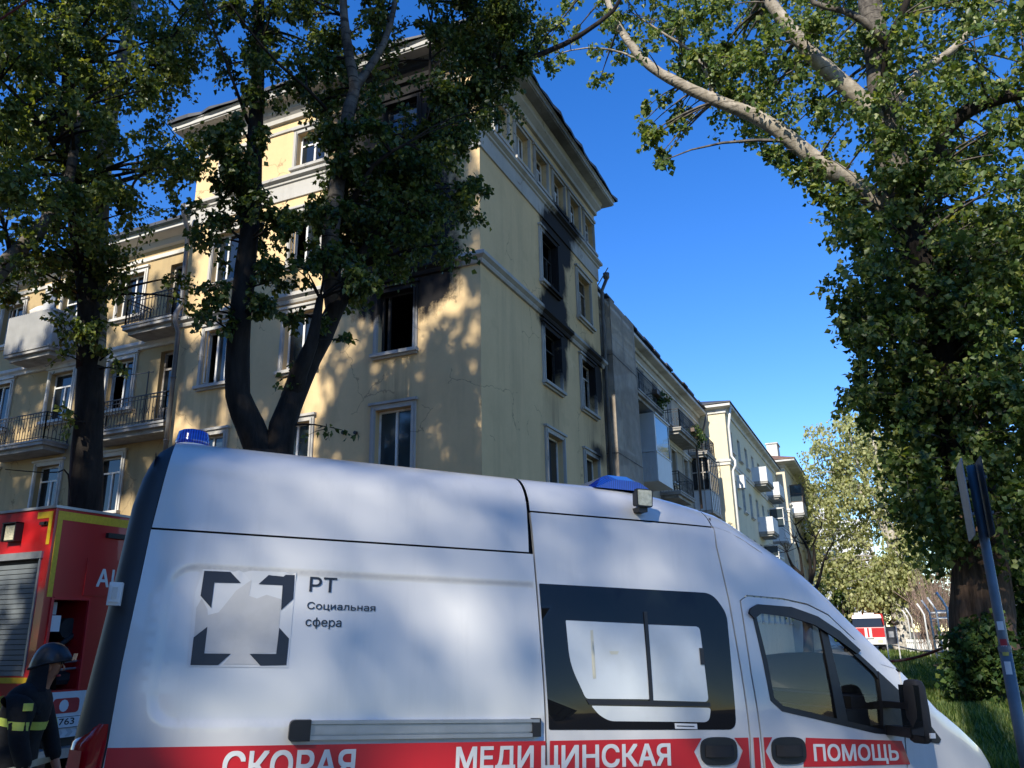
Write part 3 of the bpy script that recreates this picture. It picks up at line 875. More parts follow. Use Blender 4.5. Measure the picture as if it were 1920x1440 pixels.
# ================================================================ right wing with balconies
FV = Facade('x', -9.6)
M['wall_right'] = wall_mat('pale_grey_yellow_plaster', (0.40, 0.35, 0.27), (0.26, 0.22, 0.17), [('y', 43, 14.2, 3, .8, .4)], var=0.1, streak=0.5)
def net_mat():
    t = NT('facade_netting')
    ns = t.noise(2.2, 5, 0.6)
    c = t.ramp(ns, [(0.35, (0.26, 0.215, 0.165)), (0.7, (0.37, 0.32, 0.26))])
    p = t.n('ShaderNodeBsdfPrincipled'); t.l(c[0], 0, p, 'Base Color'); p.inputs['Roughness'].default_value = .8
    tr = t.n('ShaderNodeBsdfTransparent')
    mx = t.n('ShaderNodeMixShader'); mx.inputs[0].default_value = 0.30
    t.l(p, 0, mx, 1); t.l(tr, 0, mx, 2); t.l(mx, 0, t.out, 0)
    return t.m
M['net'] = net_mat()
def right_wing():
    t = thing('apartment_building', 'grey-yellow four-storey wing with cluttered balconies beyond the netted scaffold', 'building', (-9.6, 28.1, 0))
    rows = [(2.2, 4.0), (5.7, 7.5), (9.1, 10.85), (12.2, 13.75)]
    cols = [30.0, 33.6, 36.4, 39.0, 41.8, 44.6, 47.0]
    hl = [(c - .55, c + .55, a, b) for c in cols for a, b in rows]
    m = MB(); FV.wall(m, 28.1, 49.4, 0, 15.0, hl)
    m.poly([(-9.6, 49.4, 0), (-20, 49.4, 0), (-20, 49.4, 15), (-9.6, 49.4, 15)])
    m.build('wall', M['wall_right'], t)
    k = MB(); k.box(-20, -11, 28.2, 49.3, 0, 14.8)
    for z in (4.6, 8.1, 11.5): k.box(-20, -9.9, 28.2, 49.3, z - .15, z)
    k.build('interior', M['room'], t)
    m = MB()
    run(m, FV, 28.2, 49.4, [(0, 10.95), (.08, 10.96), (.10, 11.04), (.16, 11.1), (.16, 11.18), (0, 11.25)])
    run(m, FV, 28.2, 49.4, [(0, 13.86), (.05, 13.87), (.05, 13.97), (0, 13.99)])
    m.build('string_course', M['trim'], t)
    m = MB(); run(m, FV, 28.2, 49.4, [(0, 14.3), (.1, 14.32), (.14, 14.45), (.46, 14.5), (.5, 14.52), (.5, 14.66), (0, 14.75)])
    m.build('cornice', M['soffit'], t)
    rr = random.Random(9)
    m = MB(); y = 28.1
    while y < 49.3:   # the eaves sheets lie unevenly
        L = min(rr.uniform(1.0, 2.2), 49.4 - y); dz = rr.uniform(0, .16); o = rr.uniform(.5, .62)
        m.box(-9.6, -9.6 + o, y, y + L - .02, 14.76 + dz, 14.82 + dz + rr.uniform(0, .06)); y += L
    m.poly([(-9.12, 28.1, 14.8), (-9.12, 49.4, 14.8), (-16, 49.4, 17.2), (-16, 28.1, 17.2)])
    m.build('roof', M['roof'], t)
    for c in cols[1:]:
        for ri, (a, b) in enumerate(rows):
            window(t, FV, c - .55, c + .55, a, b, style='white' if (int(c * 7) + ri) % 3 else 'brown', mull=(.5,), transom=.0 if ri % 2 else .25, casing=(ri != 3), cw=.09, curtain=((int(c * 3) + ri) % 4 == 0))
    # balconies (top floor, middle, glazed)
    balcony(t, FV, 32.0, 36.3, 11.45, 1.0)
    balcony(t, FV, 39.6, 43.8, 11.5, 1.0)
    balcony(t, FV, 45.6, 48.2, 11.45, 1.05)
    balcony(t, FV, 38.5, 41.6, 8.15, 1.0)
    # sided balcony box with one window
    m = MB(); a, b, z0, z1, zm = 34.4, 37.0, 8.0, 10.95, 9.25
    FV.box(m, a, b, z0 - .05, z0, 0, 1.02)
    n = 0; u = a
    FV.box(m, a, a + .04, zm, z1, 0, 1.0); FV.box(m, a + .04, b, z0, zm, .96, 1.0); FV.box(m, b - .04, b, z0, z1, 0, .96); FV.box(m, a, b, z1, z1 + .05, 0, 1.06)
    FV.box(m, a + .04, a + .16, zm, z1, .94, 1.0); FV.box(m, b - .1, b - .04, zm, z1, .94, 1.0); FV.box(m, a + .16, b - .1, z1 - .08, z1, .95, .99); FV.box(m, a - .02, b + .02, zm - .03, zm + .02, .9, 1.03)
    box = m.build('glazed_balcony', M['siding'], t)
    for i in range(9):   # vertical boards on its near end
        h = .02 + i * .108
        q = MB(); FV.box(q, a - .012, a + .005, z0, zm - .03, h, h + .096); q.build('siding_board', M['siding'], box)
    q = MB(); FV.box(q, a + .16, b - .1, zm + .02, z1 - .08, .96, .975); q.build('pane', M['pane_blue'], box)
    # timber-framed glazed balcony further on
    m = MB(); a, b, z0, z1 = 46.0, 48.6, 8.15, 11.2
    FV.box(m, a, b, z0 - .12, z0, 0, 1.05)
    for zz in (z0, 9.3, 10.3, z1 - .05):
        FV.box(m, a, b, zz, zz + .06, .97, 1.03); FV.box(m, a, a + .06, zz, zz + .06, 0, .97)
    for u in np.linspace(a, b - .06, 6): FV.box(m, u, u + .06, z0, z1, .975, 1.035)
    for h in (.02, .33, .64): FV.box(m, a - .005, a + .055, z0, z1, h, h + .05)
    fr = m.build('glazed_balcony', M['frame_old'], t)
    q = MB(); FV.box(q, a + .02, b - .02, z0 + .06, 9.3, .985, .995); FV.box(q, a + .02, a + .03, z0 + .06, 9.3, 0, .985); q.build('lower_panel', M['siding'], fr)
    for i in range(5):
        u0 = a + .06 + i * .508; q = MB(); FV.box(q, u0, u0 + .44, 9.36, 11.15, .998, 1.006); q.build('pane', M['pane'], fr)
    q = MB(); FV.box(q, a + .02, a + .03, 9.36, 11.15, .05, .95); q.build('pane', M['pane'], fr)
    # drain pipe
    m = MB(); m.tube([(-9.0, 49.0, 14.4), (-9.2, 49.1, 13.8), (-9.45, 49.2, 13.2), (-9.45, 49.2, .3)], .07, 8); m.build('drain_pipe', M['pipe'], t, smooth=True)
    m = MB(); m.tube([(-8.75, 43.9, 12.6), (-8.75, 43.9, 8.0)], .06, 8); m.build('drain_pipe', M['frame_brown'], t, smooth=True)
    return t
right_wing()
def netted_scaffold():
    t = thing('scaffold', 'grey netted scaffold shaft against the wing beside the burnt block', 'scaffold', (-9.0, 30, 0))
    F2 = Facade('x', -9.6)
    x0, x1, y0, y1, zt = -9.55, -8.5, 28.35, 31.6, 14.1
    m = MB()
    for x in (x0 + .08, x1 - .03):
        for y in (y0 + .05, (y0 + y1) / 2, y1 - .05): m.tube([(x, y, 0), (x, y, zt)], .024, 6)
    for i in range(8):
        z = 1.9 * i + .6
        if z > zt: break
        for x in (x0 + .08, x1 - .03): m.tube([(x, y0, z), (x, y1, z)], .02, 6)
        for y in (y0 + .05, y1 - .05): m.tube([(x0, y, z), (x1, y, z)], .02, 6)
        m.bar((x0, y0 + .05, z), (x1, y0 + .05, z + 1.5), .03)
    m.build('scaffold_tubes', M['pipe'], t)
    for i in range(6):
        z = 1.9 * i + 2.5
        d = MB(); d.box(x0 + .1, x1 - .06, y0 + .1, y1 - .1, z, z + .05); d.build('deck_board', M['frame_old'], t)
    rr = random.Random(4)
    def sheet(p0, p1, nrm):
        n = 10; k = 16; rows = []
        for j in range(k + 1):
            z = .2 + (zt - .2) * j / k; row = []
            for i in range(n + 1):
                f = i / n; w = rr.uniform(-.018, .018) - .03 * math.sin(math.pi * ((j * 2.0 / 1.0) % 1)) if 0 < i < n else 0
                row.append((p0[0] + (p1[0] - p0[0]) * f + nrm[0] * w, p0[1] + (p1[1] - p0[1]) * f + nrm[1] * w, z))
            rows.append(row)
        m = MB(); m.grid(rows); return m
    sheet((x0, y0), (x1, y0), (0, -1)).build('net_sheet', M['net'], t, smooth=True)
    sheet((x1, y0), (x1, y1), (1, 0)).build('net_sheet', M['net'], t, smooth=True)
    m = MB()
    for z in (4.2, 8.0, 11.8): m.tube([(x0, y0 - .02, z), (x1 + .02, y0 - .02, z), (x1 + .02, y1, z)], .012, 5)
    m.build('tie_rope', M['iron'], t)
netted_scaffold()

# ================================================================ buildings further along the street
M['wall_cream'] = wall_mat('cream_plaster', (0.66, 0.58, 0.40), (0.42, 0.37, 0.27), var=0.04, streak=0.2)
M['wall_cream2'] = wall_mat('pale_cream_plaster', (0.58, 0.52, 0.40), (0.40, 0.36, 0.29), var=0.05, streak=0.25)
M['wall_far'] = wall_mat('pale_blue_grey_wall', (0.44, 0.46, 0.47), (0.34, 0.35, 0.36), var=0.05, streak=0.3)
M['wall_tower'] = wall_mat('white_panel_wall', (0.60, 0.61, 0.62), (0.5, 0.5, 0.5), var=0.03, streak=0.15)
def street_block(name_label, xp, y0, y1, zt, depth, wall, nwin, rows, eave=.4, bal=(), pipes=(), chim=(), trimz=None, roofm=None):
    t = thing('apartment_building', name_label, 'building', (xp, y0, 0))
    F = Facade('x', xp)
    L = y1 - y0
    cols = [y0 + L * (i + .5) / nwin for i in range(nwin)]
    hl = [(c - .55, c + .55, a, b) for c in cols for a, b in rows]
    m = MB(); F.wall(m, y0, y1, 0, zt, hl, .2)
    x0 = xp - depth
    m.poly([(xp, y0, 0), (x0, y0, 0), (x0, y0, zt), (xp, y0, zt)]); m.poly([(xp, y1, 0), (x0, y1, 0), (x0, y1, zt), (xp, y1, zt)]); m.poly([(x0, y0, 0), (x0, y1, 0), (x0, y1, zt), (x0, y0, zt)])
    m.build('wall', wall, t)
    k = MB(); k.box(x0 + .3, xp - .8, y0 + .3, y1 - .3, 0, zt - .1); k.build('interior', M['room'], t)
    R = (x0, xp, y0, y1)
    m = MB(); ring(m, R, [(0, zt - .5), (.08, zt - .48), (.08, zt - .3), (.14, zt - .22), (eave - .04, zt - .16), (eave, zt - .14), (eave, zt + .02), (0, zt + .08)])
    m.build('cornice', M['trim'], t)
    if trimz:
        m = MB()
        for z in trimz: ring(m, R, [(0, z), (.07, z + .01), (.07, z + .16), (.12, z + .2), (.12, z + .3), (0, z + .36)])
        m.build('string_course', M['trim'], t)
    m = MB()
    o = eave + .06
    a = [(x0 - o, y0 - o, zt + .04), (xp + o, y0 - o, zt + .04), (xp + o, y1 + o, zt + .04), (x0 - o, y1 + o, zt + .04)]
    b = [(p[0], p[1], zt + .12) for p in a]
    for i in range(4): j = (i + 1) % 4; m.poly([a[i], a[j], b[j], b[i]])
    r0 = ((x0 + xp) / 2, y0 + depth / 2, zt + 2.2); r1 = ((x0 + xp) / 2, y1 - depth / 2, zt + 2.2)
    m.poly([b[0], b[1], r0]); m.poly([b[1], b[2], r1, r0]); m.poly([b[2], b[3], r1]); m.poly([b[3], b[0], r0, r1])
    ro = m.build('roof', roofm or M['roof'], t)
    for cx, cy, w, h in chim:
        q = MB(); q.box(cx - w / 2, cx + w / 2, cy - w, cy + w, zt, zt + h); q.box(cx - w / 2 - .08, cx + w / 2 + .08, cy - w - .08, cy + w + .08, zt + h, zt + h + .12); q.build('roof_box', M['trim'], ro)
    for i, c in enumerate(cols):
        for j, (aa, bb) in enumerate(rows):
            window(t, F, c - .55, c + .55, aa, bb, style='white', mull=(.5,), casing=False, cw=.07, curtain=((i * 5 + j) % 3 == 0), pane=M['pane_blue'])
    for u0, u1, z, kind in bal:
        s = balcony(t, F, u0, u1, z, 1.0, rail=False)
        if kind == 'box':
            m = MB(); F.box(m, u0, u1, z, z + 1.0, .95, 1.0); F.box(m, u0, u0 + .05, z, z + 1.0, 0, .95); F.box(m, u1 - .05, u1, z, z + 1.0, 0, .95); m.build('balcony_panel', M['siding'], s)
        else:
            m = MB()
            for zz in (z, z + 1.0, z + 1.7, z + 2.45):
                F.box(m, u0, u1, zz, zz + .06, .95, 1.0); F.box(m, u0, u0 + .05, zz, zz + .06, 0, .95)
            for u in np.linspace(u0, u1 - .06, 5): F.box(m, u, u + .06, z, z + 2.5, .955, 1.005)
            F.box(m, u0, u1, z + 2.5, z + 2.55, 0, 1.05)
            m.build('balcony_frame', M['frame_brown'] if kind == 'dark' else M['frame_white'], s)
            m = MB(); F.box(m, u0 + .05, u1, z + .06, z + 1.0, .965, .975); F.box(m, u0 + .015, u0 + .03, z + .06, z + 1.0, 0, .95); m.build('balcony_panel', M['siding'], s)
            m = MB(); F.box(m, u0 + .05, u1, z + 1.06, z + 2.45, .968, .978); F.box(m, u0 + .015, u0 + .03, z + 1.06, z + 2.45, 0.05, .95); m.build('pane', M['pane_blue'], s)
    for y, h in pipes:
        m = MB(); m.tube([(xp + eave - .05, y - eave * .8, zt - .1), (xp + .1, y, zt - 1.3), (xp + .1, y, zt - 3.1), (xp + .28, y, zt - 3.4), (xp + .28, y, zt - 3.7), (xp + .1, y, zt - 4), (xp + .1, y, .3)], .075, 8)
        m.build('drain_pipe', M['pipe_white'], t, smooth=True)
    return t
cream = street_block('cream four-storey house with a bright sunlit end wall and white drainpipe', -8.0, 49.5, 72.5, 15.0, 11, M['wall_cream'], 8,
             [(2.4, 4.1), (5.8, 7.5), (9.0, 10.6), (12.3, 13.7)], .42, trimz=(11.3,), pipes=((49.9, 0),),
             bal=((58.5, 61.6, 11.7, 'box'), (65.2, 68.2, 11.7, 'box'), (59.0, 61.8, 8.3, 'box'), (66.0, 69.0, 8.3, 'glass'), (60.5, 63.3, 5.0, 'glass')), chim=((-8.9, 57, .7, 1.0),))
m_ = MB(); m_.box(-8.2, -7.55, 51.6, 52.2, 10.2, 11.0); m_.build('air_conditioner', M['white_paint'], cream)
street_block('pale house with a reddish eave and a roof box, behind the cream house', -7.3, 73.5, 99, 15.8, 10, M['wall_cream2'], 8,
             [(2.4, 4.1), (5.8, 7.5), (9.0, 10.6), (12.3, 13.9)], 1.0, trimz=(11.4,),
             bal=((76, 79, 11.6, 'dark'), (84, 87, 8.3, 'glass')), chim=((-8.3, 76, .9, 2.0),), roofm=M['roof_rust'])
street_block('far grey-blue block at the end of the street above the fire engine', -4.2, 118, 150, 10.5, 12, M['wall_far'], 9,
             [(1.4, 2.8), (4.2, 5.6), (7.4, 8.8)], .3, bal=((120, 123, 6.6, 'box'), (120, 123, 3.2, 'box')))
def tower():
    t = thing('apartment_building', 'distant white high-rise between the street houses and the birch', 'building', (-10, 190, 0))
    m = MB(); m.box(-18, -9.5, 190, 204, 0, 29); m.box(-9.5, -3, 194, 204, 0, 25); m.build('wall', M['wall_tower'], t)
    for fl in range(9):
        for c in range(3):
            q = MB(); q.box(-16.5 + c * 2.6, -15.2 + c * 2.6, 189.9, 190.05, 2 + fl * 3, 3.5 + fl * 3); q.build('window', M['pane_blue'], t)
tower()

def opposite_block():
    t = thing('apartment_building', 'plain grey-yellow block standing behind the photographer', 'building', (-10, -40, 0))
    F = Facade('y', -46)
    m = MB(); m.box(-60, 45, -60, -46, 0, 16); m.build('wall', M['wall_left'], t)
    m = MB(); m.box(-61, 46, -61, -45.4, 16, 16.5); m.build('roof', M['roof'], t)
    for c in range(24):
        for z in (2.2, 5.7, 9.1, 12.4):
            q = MB(); x = -58 + c * 4.3; q.box(x, x + 1.4, -46.05, -45.97, z, z + 1.8); q.build('window', M['pane'], t)
opposite_block()
# ================================================================ the ambulance
AMB_AZ = math.radians(44.85); AMB_EL = math.radians(-2.387)
aA = np.array([math.sin(AMB_AZ) * math.cos(AMB_EL), math.cos(AMB_AZ) * math.cos(AMB_EL), math.sin(AMB_EL)])
aN = np.array([math.cos(AMB_AZ), -math.sin(AMB_AZ), 0.0])
aU = np.cross(aA, -aN)
AMB_P, AMB_S0, AMB_Z0, AMB_W = 4.6, -0.45, -1.6, 2.02
AMB_O = CAM + aA * AMB_S0 - aN * AMB_P + aU * AMB_Z0
AMB = thing('ambulance', 'white high-roof ambulance van with red lettered stripe across the foreground', 'ambulance')
AMB.matrix_world = Matrix(((aA[0], -aN[0], aU[0], AMB_O[0]), (aA[1], -aN[1], aU[1], AMB_O[1]), (aA[2], -aN[2], aU[2], AMB_O[2]), (0, 0, 0, 1)))

_tx = [-0.2, .10, .25, .45, 1.05, 1.72, 2.40, 2.86, 3.23, 3.60, 3.84, 4.035, 4.245, 4.45, 4.615, 4.765, 4.915, 5.075, 5.255, 5.45, 5.67, 5.94, 6.06, 6.12]
_tz = [2.66, 2.70, 2.71, 2.712, 2.704, 2.697, 2.69, 2.69, 2.675, 2.615, 2.555, 2.445, 2.31, 2.17, 2.04, 1.90, 1.765, 1.61, 1.455, 1.30, 1.185, 1.035, .92, .75]
def topZ(X): return float(np.interp(X, _tx, _tz))
def taper(X):
    t = 0.0
    if X > 4.3: t += 0.055 * (X - 4.3) + 0.085 * max(0, X - 4.9) ** 2 * 1.6
    if X < 0.22: t += 0.10 * ((0.22 - X) / 0.22) ** 2.2
    return t
def rr_sd(x, z, x0, x1, z0, z1, r):
    """signed distance to a rounded rectangle"""
    cx, cz = (x0 + x1) / 2, (z0 + z1) / 2
    qx = abs(x - cx) - (x1 - x0) / 2 + r; qz = abs(z - cz) - (z1 - z0) / 2 + r
    return math.hypot(max(qx, 0), max(qz, 0)) + min(max(qx, qz), 0) - r
RECESS = (0.33, 2.6, 1.235, 1.985, .12)
def inset(X, Z, detail=True):
    """how far the near side lies inside the widest plane"""
    T = topZ(X)
    y = taper(X)
    k = min(1.0, max(0.0, (4.9 - X) / 0.8))
    if Z > 1.25: y += (0.12 if X < 4.4 else 0.12 + 0.10 * min(1, (X - 4.4) / .5)) * ((Z - 1.25) / 1.1) ** 1.25
    r = 0.28 if X < 4.0 else max(0.10, 0.28 - 0.16 * (X - 4.0))
    d = T - Z
    if d < r:
        d = max(d, 0.0)
        y += r - math.sqrt(max(r * r - (r - d) ** 2, 0))
    if detail:
        if X < 2.36:
            s = rr_sd(X, Z, *RECESS)
            q = min(1, max(0, 0.5 - s / 0.036)); y += 0.011 * (q * q * (3 - 2 * q))
        # long crease above the windows
        zc = 2.335 + 0.0 * X
        if 0.42 < X < 3.75:
            e = (Z - zc) / 0.02; y += 0.006 * (1 / (1 + math.exp(-max(-30, min(30, e * 2))))) * min(1, (X - .42) / .15)
    return y
def amb_uv(px, py, off=0.0):
    d = ray(px, py); dn = float(d @ aN); y = 0.05
    for _ in range(8):
        P = d * (-(AMB_P + y - off) / dn)
        X = float(P @ aA) - AMB_S0; Z = float(P @ aU) - AMB_Z0
        y = inset(X, min(Z, topZ(X) - .02), False)
    return X, Z
def amb_pts(l, off=0.0): return [amb_uv(x, y, off) for x, y in l]
def S(X, Z, off=0.0, side=0):
    y = inset(X, Z) - off
    return (X, y, Z) if side == 0 else (X, AMB_W - y, Z)

def resample(poly, step):
    out = []
    n = len(poly)
    for i in range(n):
        a = poly[i]; b = poly[(i + 1) % n]
        L = math.hypot(b[0] - a[0], b[1] - a[1]); k = max(1, int(math.ceil(L / step)))
        for j in range(k): out.append((a[0] + (b[0] - a[0]) * j / k, a[1] + (b[1] - a[1]) * j / k))
    return out
def rounded(poly, r, n=5):
    """round the corners of a polygon; r may be a list"""
    out = []; N = len(poly)
    for i in range(N):
        p = Vector(poly[i]); a = Vector(poly[i - 1]); b = Vector(poly[(i + 1) % N])
        ri = r[i] if hasattr(r, '__len__') else r
        d1 = (a - p); d2 = (b - p)
        ri = min(ri, d1.length * .45, d2.length * .45)
        if ri < 1e-4: out.append(tuple(p)); continue
        s = p + d1.normalized() * ri; e = p + d2.normalized() * ri
        for k in range(n + 1):
            t = k / n; out.append(tuple(s * (1 - t) ** 2 + p * 2 * t * (1 - t) + e * t * t))
    return out
def inpoly(p, poly):
    x, y = p; c = False; n = len(poly)
    for i in range(n):
        x1, y1 = poly[i]; x2, y2 = poly[i - 1]
        if (y1 > y) != (y2 > y) and x < (x2 - x1) * (y - y1) / (y2 - y1) + x1: c = not c
    return c
def amb_panel(name, poly, mat, holes=(), step=0.07, off=0.0, side=0, parent=None, thick=0.0, extra=(), smooth=True, sub=0.06):
    """a sheet following the side of the body, outline and holes in (X, Z)"""
    pts = []; edges = []
    def loop(pl):
        pl = resample(pl, sub); n0 = len(pts); pts.extend(pl); n = len(pl)
        edges.extend([(n0 + i, n0 + (i + 1) % n) for i in range(n)])
        return pl
    outer = loop(poly); hs = [loop(h) for h in holes]
    xs = [p[0] for p in outer]; zs = [p[1] for p in outer]
    x = min(xs) + step * .5
    allp = outer + [q for h in hs for q in h]
    while x < max(xs):
        z = min(zs) + step * .5
        while z < max(zs):
            if inpoly((x, z), outer) and not any(inpoly((x, z), h) for h in hs):
                if min((x - q[0]) ** 2 + (z - q[1]) ** 2 for q in allp) > (step * .45) ** 2: pts.append((x, z))
            z += step
        x += step
    for e in extra:
        if inpoly(e, outer) and not any(inpoly(e, h) for h in hs): pts.append(e)
    V, E, Fc, ov, oe, of = delaunay_2d_cdt([Vector(p) for p in pts], edges, [], 0, 1e-5)
    m = MB()
    for v in V: m.vert(S(v.x, v.y, off, side))
    for f in Fc:
        c = (sum(V[i].x for i in f) / len(f), sum(V[i].y for i in f) / len(f))
        if inpoly(c, outer) and not any(inpoly(c, h) for h in hs):
            m.face(f if side == 0 else f[::-1])
    ob = m.build(name, mat, parent or AMB, smooth=smooth, world=False, fix=False)
    me = ob.data
    bm = bmesh.new(); bm.from_mesh(me); bmesh.ops.recalc_face_normals(bm, faces=bm.faces)
    s = sum(f.normal.y * f.calc_area() for f in bm.faces)
    if (s > 0) == (side == 0):
        bmesh.ops.reverse_faces(bm, faces=bm.faces)
    if thick:
        ex = bmesh.ops.extrude_edge_only(bm, edges=[e for e in bm.edges if e.is_boundary])
        for v in [g for g in ex['geom'] if isinstance(g, bmesh.types.BMVert)]:
            v.co.y += thick if side == 0 else -thick
        for e in bm.edges:
            if len(e.link_faces) == 2 and e.calc_face_angle(0) > 0.6: e.smooth = False
    bm.to_mesh(me); bm.free()
    return ob

def build_ambulance():
    G = 0.0055
    ZS = 0.42
    zg1, zg2 = 2.172, 2.432        # roof seam: lower over the rear panel, higher ahead of the sliding door
    door_x = lambda z: float(np.interp(z, [.4, 1.2, 2.0, 2.7], [2.425, 2.405, 2.365, 2.325]))
    # seam ahead of the sliding door and ahead of that the cab door
    seamB = amb_pts([(1337, 985), (1343, 1023), (1367, 1127), (1390, 1260), (1407, 1387), (1408, 1440)])
    seamB.append((seamB[-1][0] + .01, ZS))
    rear_edge = [(.12, ZS), (.165, 1.14), (.17, 1.5), (.19, 1.9), (.2, 2.17)]
    # --- rear side panel
    poly = [(door_x(z) - G, z) for z in (zg1 - G, 1.8, 1.4, 1.0, .7, ZS)]
    poly += rear_edge[:-1] + [(.202, zg1 - G)]
    ex = []
    for o in (-.026, -.014, 0.0, .014, .026):
        x0, x1, z0, z1, r = RECESS
        for p in resample(rounded([(x0 - o, z0 - o), (x1, z0 - o), (x1, z1 + o), (x0 - o, z1 + o)], r), .03): ex.append(p)
    amb_panel('side_panel', poly, M['amb_white'], extra=ex, thick=.03)
    amb_panel('side_panel', [(.2, ZS), (4.2, ZS), (4.2, 2.43), (.2, 2.43)], M['amb_white'], step=.15, side=1)
    # --- sliding door with its window
    pB = [(x - G, z) for x, z in seamB]
    wl = [(2.405, 1.995), *amb_pts([(1340, 1112), (1352, 1120), (1361, 1150), (1372, 1260), (1380, 1350)]), (3.69, 1.2), (3.66, 1.187), (2.445, 1.187)]
    wl = [(door_x(1.99) + .016, 1.993)] + amb_pts([(1335, 1112)]) + amb_pts([(1362, 1150), (1372, 1260), (1380, 1368)]) + [(door_x(1.19) + .016, 1.187)]
    wl = rounded(wl, [.008, .10, .05, .05, .06, .01], 6)
    pd = [(door_x(z) + G, z) for z in (ZS, .7, 1.0, 1.4, 1.8, 2.1, zg2 - G)] + [(seamB[0][0] - G, zg2 - G)] + [p for p in pB if p[1] < zg2 - .03]
    door = amb_panel('sliding_door', pd, M['amb_white'], holes=[wl], thick=.03)
    # black glass, frosted film fields, bars
    gl = amb_panel('window_glass', [(x, z) for x, z in wl], M['amb_window'], off=.003, parent=door, step=.2)
    pa = rounded(amb_pts([(1060, 1163), (1206, 1170), (1217, 1311), (1098, 1310), (1068, 1245)]), [.006, .006, .006, .02, .08])
    pb = rounded(amb_pts([(1213, 1171), (1311, 1175), (1328, 1316), (1223, 1313)]), [.006, .03, .03, .006])
    pc = rounded(amb_pts([(1108, 1323), (1332, 1327), (1329, 1354), (1142, 1352), (1122, 1340)]), [.01, .02, .05, .05, .05])
    pt = amb_pts([(1062, 1147), (1205, 1151), (1206, 1166), (1060, 1160)])
    for q in (pa, pb, pc): amb_panel('frosted_film', q, M['frosted'], off=.0045, parent=gl, step=.2, smooth=False)
    bar = amb_pts([(1206, 1147), (1212, 1147), (1224, 1322), (1217, 1322)])
    amb_panel('window_bar', bar, M['black_plastic'], off=.010, parent=gl, step=.3, thick=.006)
    bar = amb_pts([(1098, 1311), (1330, 1317), (1331, 1325), (1104, 1321)])
    amb_panel('window_bar', bar, M['black_plastic'], off=.009, parent=gl, step=.3, thick=.005)
    amb_panel('glue_mark', amb_pts([(1106, 1182), (1111, 1181), (1117, 1272), (1111, 1273)]), M['film_glue'], off=.0055, parent=gl, step=.3)
    amb_panel('glue_mark', amb_pts([(1141, 1221), (1160, 1221), (1157, 1227), (1145, 1227)]), M['film_glue'], off=.0055, parent=gl, step=.3)
    amb_panel('window_catch', amb_pts([(1310, 1215), (1317, 1215), (1320, 1246), (1313, 1246)]), M['black_plastic'], off=.012, parent=gl, step=.3, thick=.008)
    amb_panel('sticker', amb_pts([(1264, 1356), (1306, 1357), (1307, 1367), (1265, 1366)]), M['paper'], off=.0055, parent=gl, step=.3)
    amb_panel('sticker_print', amb_pts([(1268, 1360), (1301, 1361), (1301, 1363), (1268, 1362)]), M['decal_black'], off=.0063, parent=gl, step=.3)
    # --- B post between the two doors, cab side above the door
    seamC = amb_pts([(1388, 1126), (1408, 1260), (1427, 1383), (1433, 1440)]); seamC.append((seamC[-1][0] + .01, ZS))
    top = amb_pts([(1400, 1117), (1467, 1123), (1513, 1133), (1553, 1153), (1600, 1193 + 4), (1643, 1240 + 4)])
    Apx = [4.06, 4.28, 4.49, 4.66, 4.81, 4.96, 5.08]
    cabtop = [(x, topZ(x) - .05) for x in Apx]
    post = [(seamB[0][0] + G, zg2 - G)] + [(3.80, 2.43), (3.95, 2.40)] + cabtop
    doorline = [(seamC[0][0] - G, seamC[0][1] + .03)] + top
    post = [(x + G, z) for x, z in seamB[::-1]] + [(3.72, 2.434), (3.95, 2.405)] + cabtop + [(5.08, topZ(5.08) - .065)] + [(x, z + G) for x, z in top[::-1]] + [(x - G, z) for x, z in seamC]
    amb_panel('cab_side', post, M['amb_white'], thick=.03)
    # --- cab door with window opening
    front = [(5.09, 1.52), (5.07, 1.25), (5.03, 1.1), (5.02, .9), (5.03, ZS)]
    dpoly = [(x + G, z) for x, z in seamC[::-1]] + [(x, z - G) for x, z in top] + [(5.09, 1.5)] + [(x - G, z) for x, z in front]
    dpoly = [(x + G, z) for x, z in seamC[::-1]] + [(x, z - G) for x, z in top[:-1]] + [(4.99, 1.63)] + [(x - G, z) for x, z in front]
    win = amb_pts([(1411, 1147), (1425, 1139), (1480, 1145), (1527, 1163), (1567, 1190), (1600, 1220), (1640, 1257), (1672, 1300), (1684, 1376), (1640, 1371), (1467, 1330), (1447, 1312), (1433, 1240)])
    cd = amb_panel('cab_door', dpoly, M['amb_white'], holes=[win], thick=.03, step=.09)
    amb_panel('window_glass', win, M['clear_glass'], off=-.012, parent=cd, step=.15)
    # black window frame, quarter bar, mirror base triangle
    def ringpoly(poly, w):
        c = (sum(p[0] for p in poly) / len(poly), sum(p[1] for p in poly) / len(poly))
        out = []
        n = len(poly)
        for i in range(n):
            a = Vector(poly[i - 1]); p = Vector(poly[i]); b = Vector(poly[(i + 1) % n])
            d = ((b - p).normalized() + (p - a).normalized()).normalized(); nn = Vector((-d.y, d.x))
            if nn.dot(Vector(c) - p) < 0: nn = -nn
            out.append(tuple(p + nn * w))
        return out
    wo = ringpoly(win, -.012); wi = ringpoly(win, .022)
    amb_panel('window_seal', wo, M['black_plastic'], holes=[wi], off=.004, parent=cd, thick=.02, step=.3)
    amb_panel('window_bar', amb_pts([(1537, 1176), (1551, 1183), (1590, 1356), (1570, 1351)]), M['black_plastic'], off=.002, parent=cd, thick=.02, step=.3)
    amb_panel('mirror_base', amb_pts([(1645, 1258), (1690, 1300), (1728, 1340), (1763, 1386), (1759, 1394), (1690, 1381), (1655, 1374)]), M['black_plastic'], off=.008, thick=.03, step=.2)
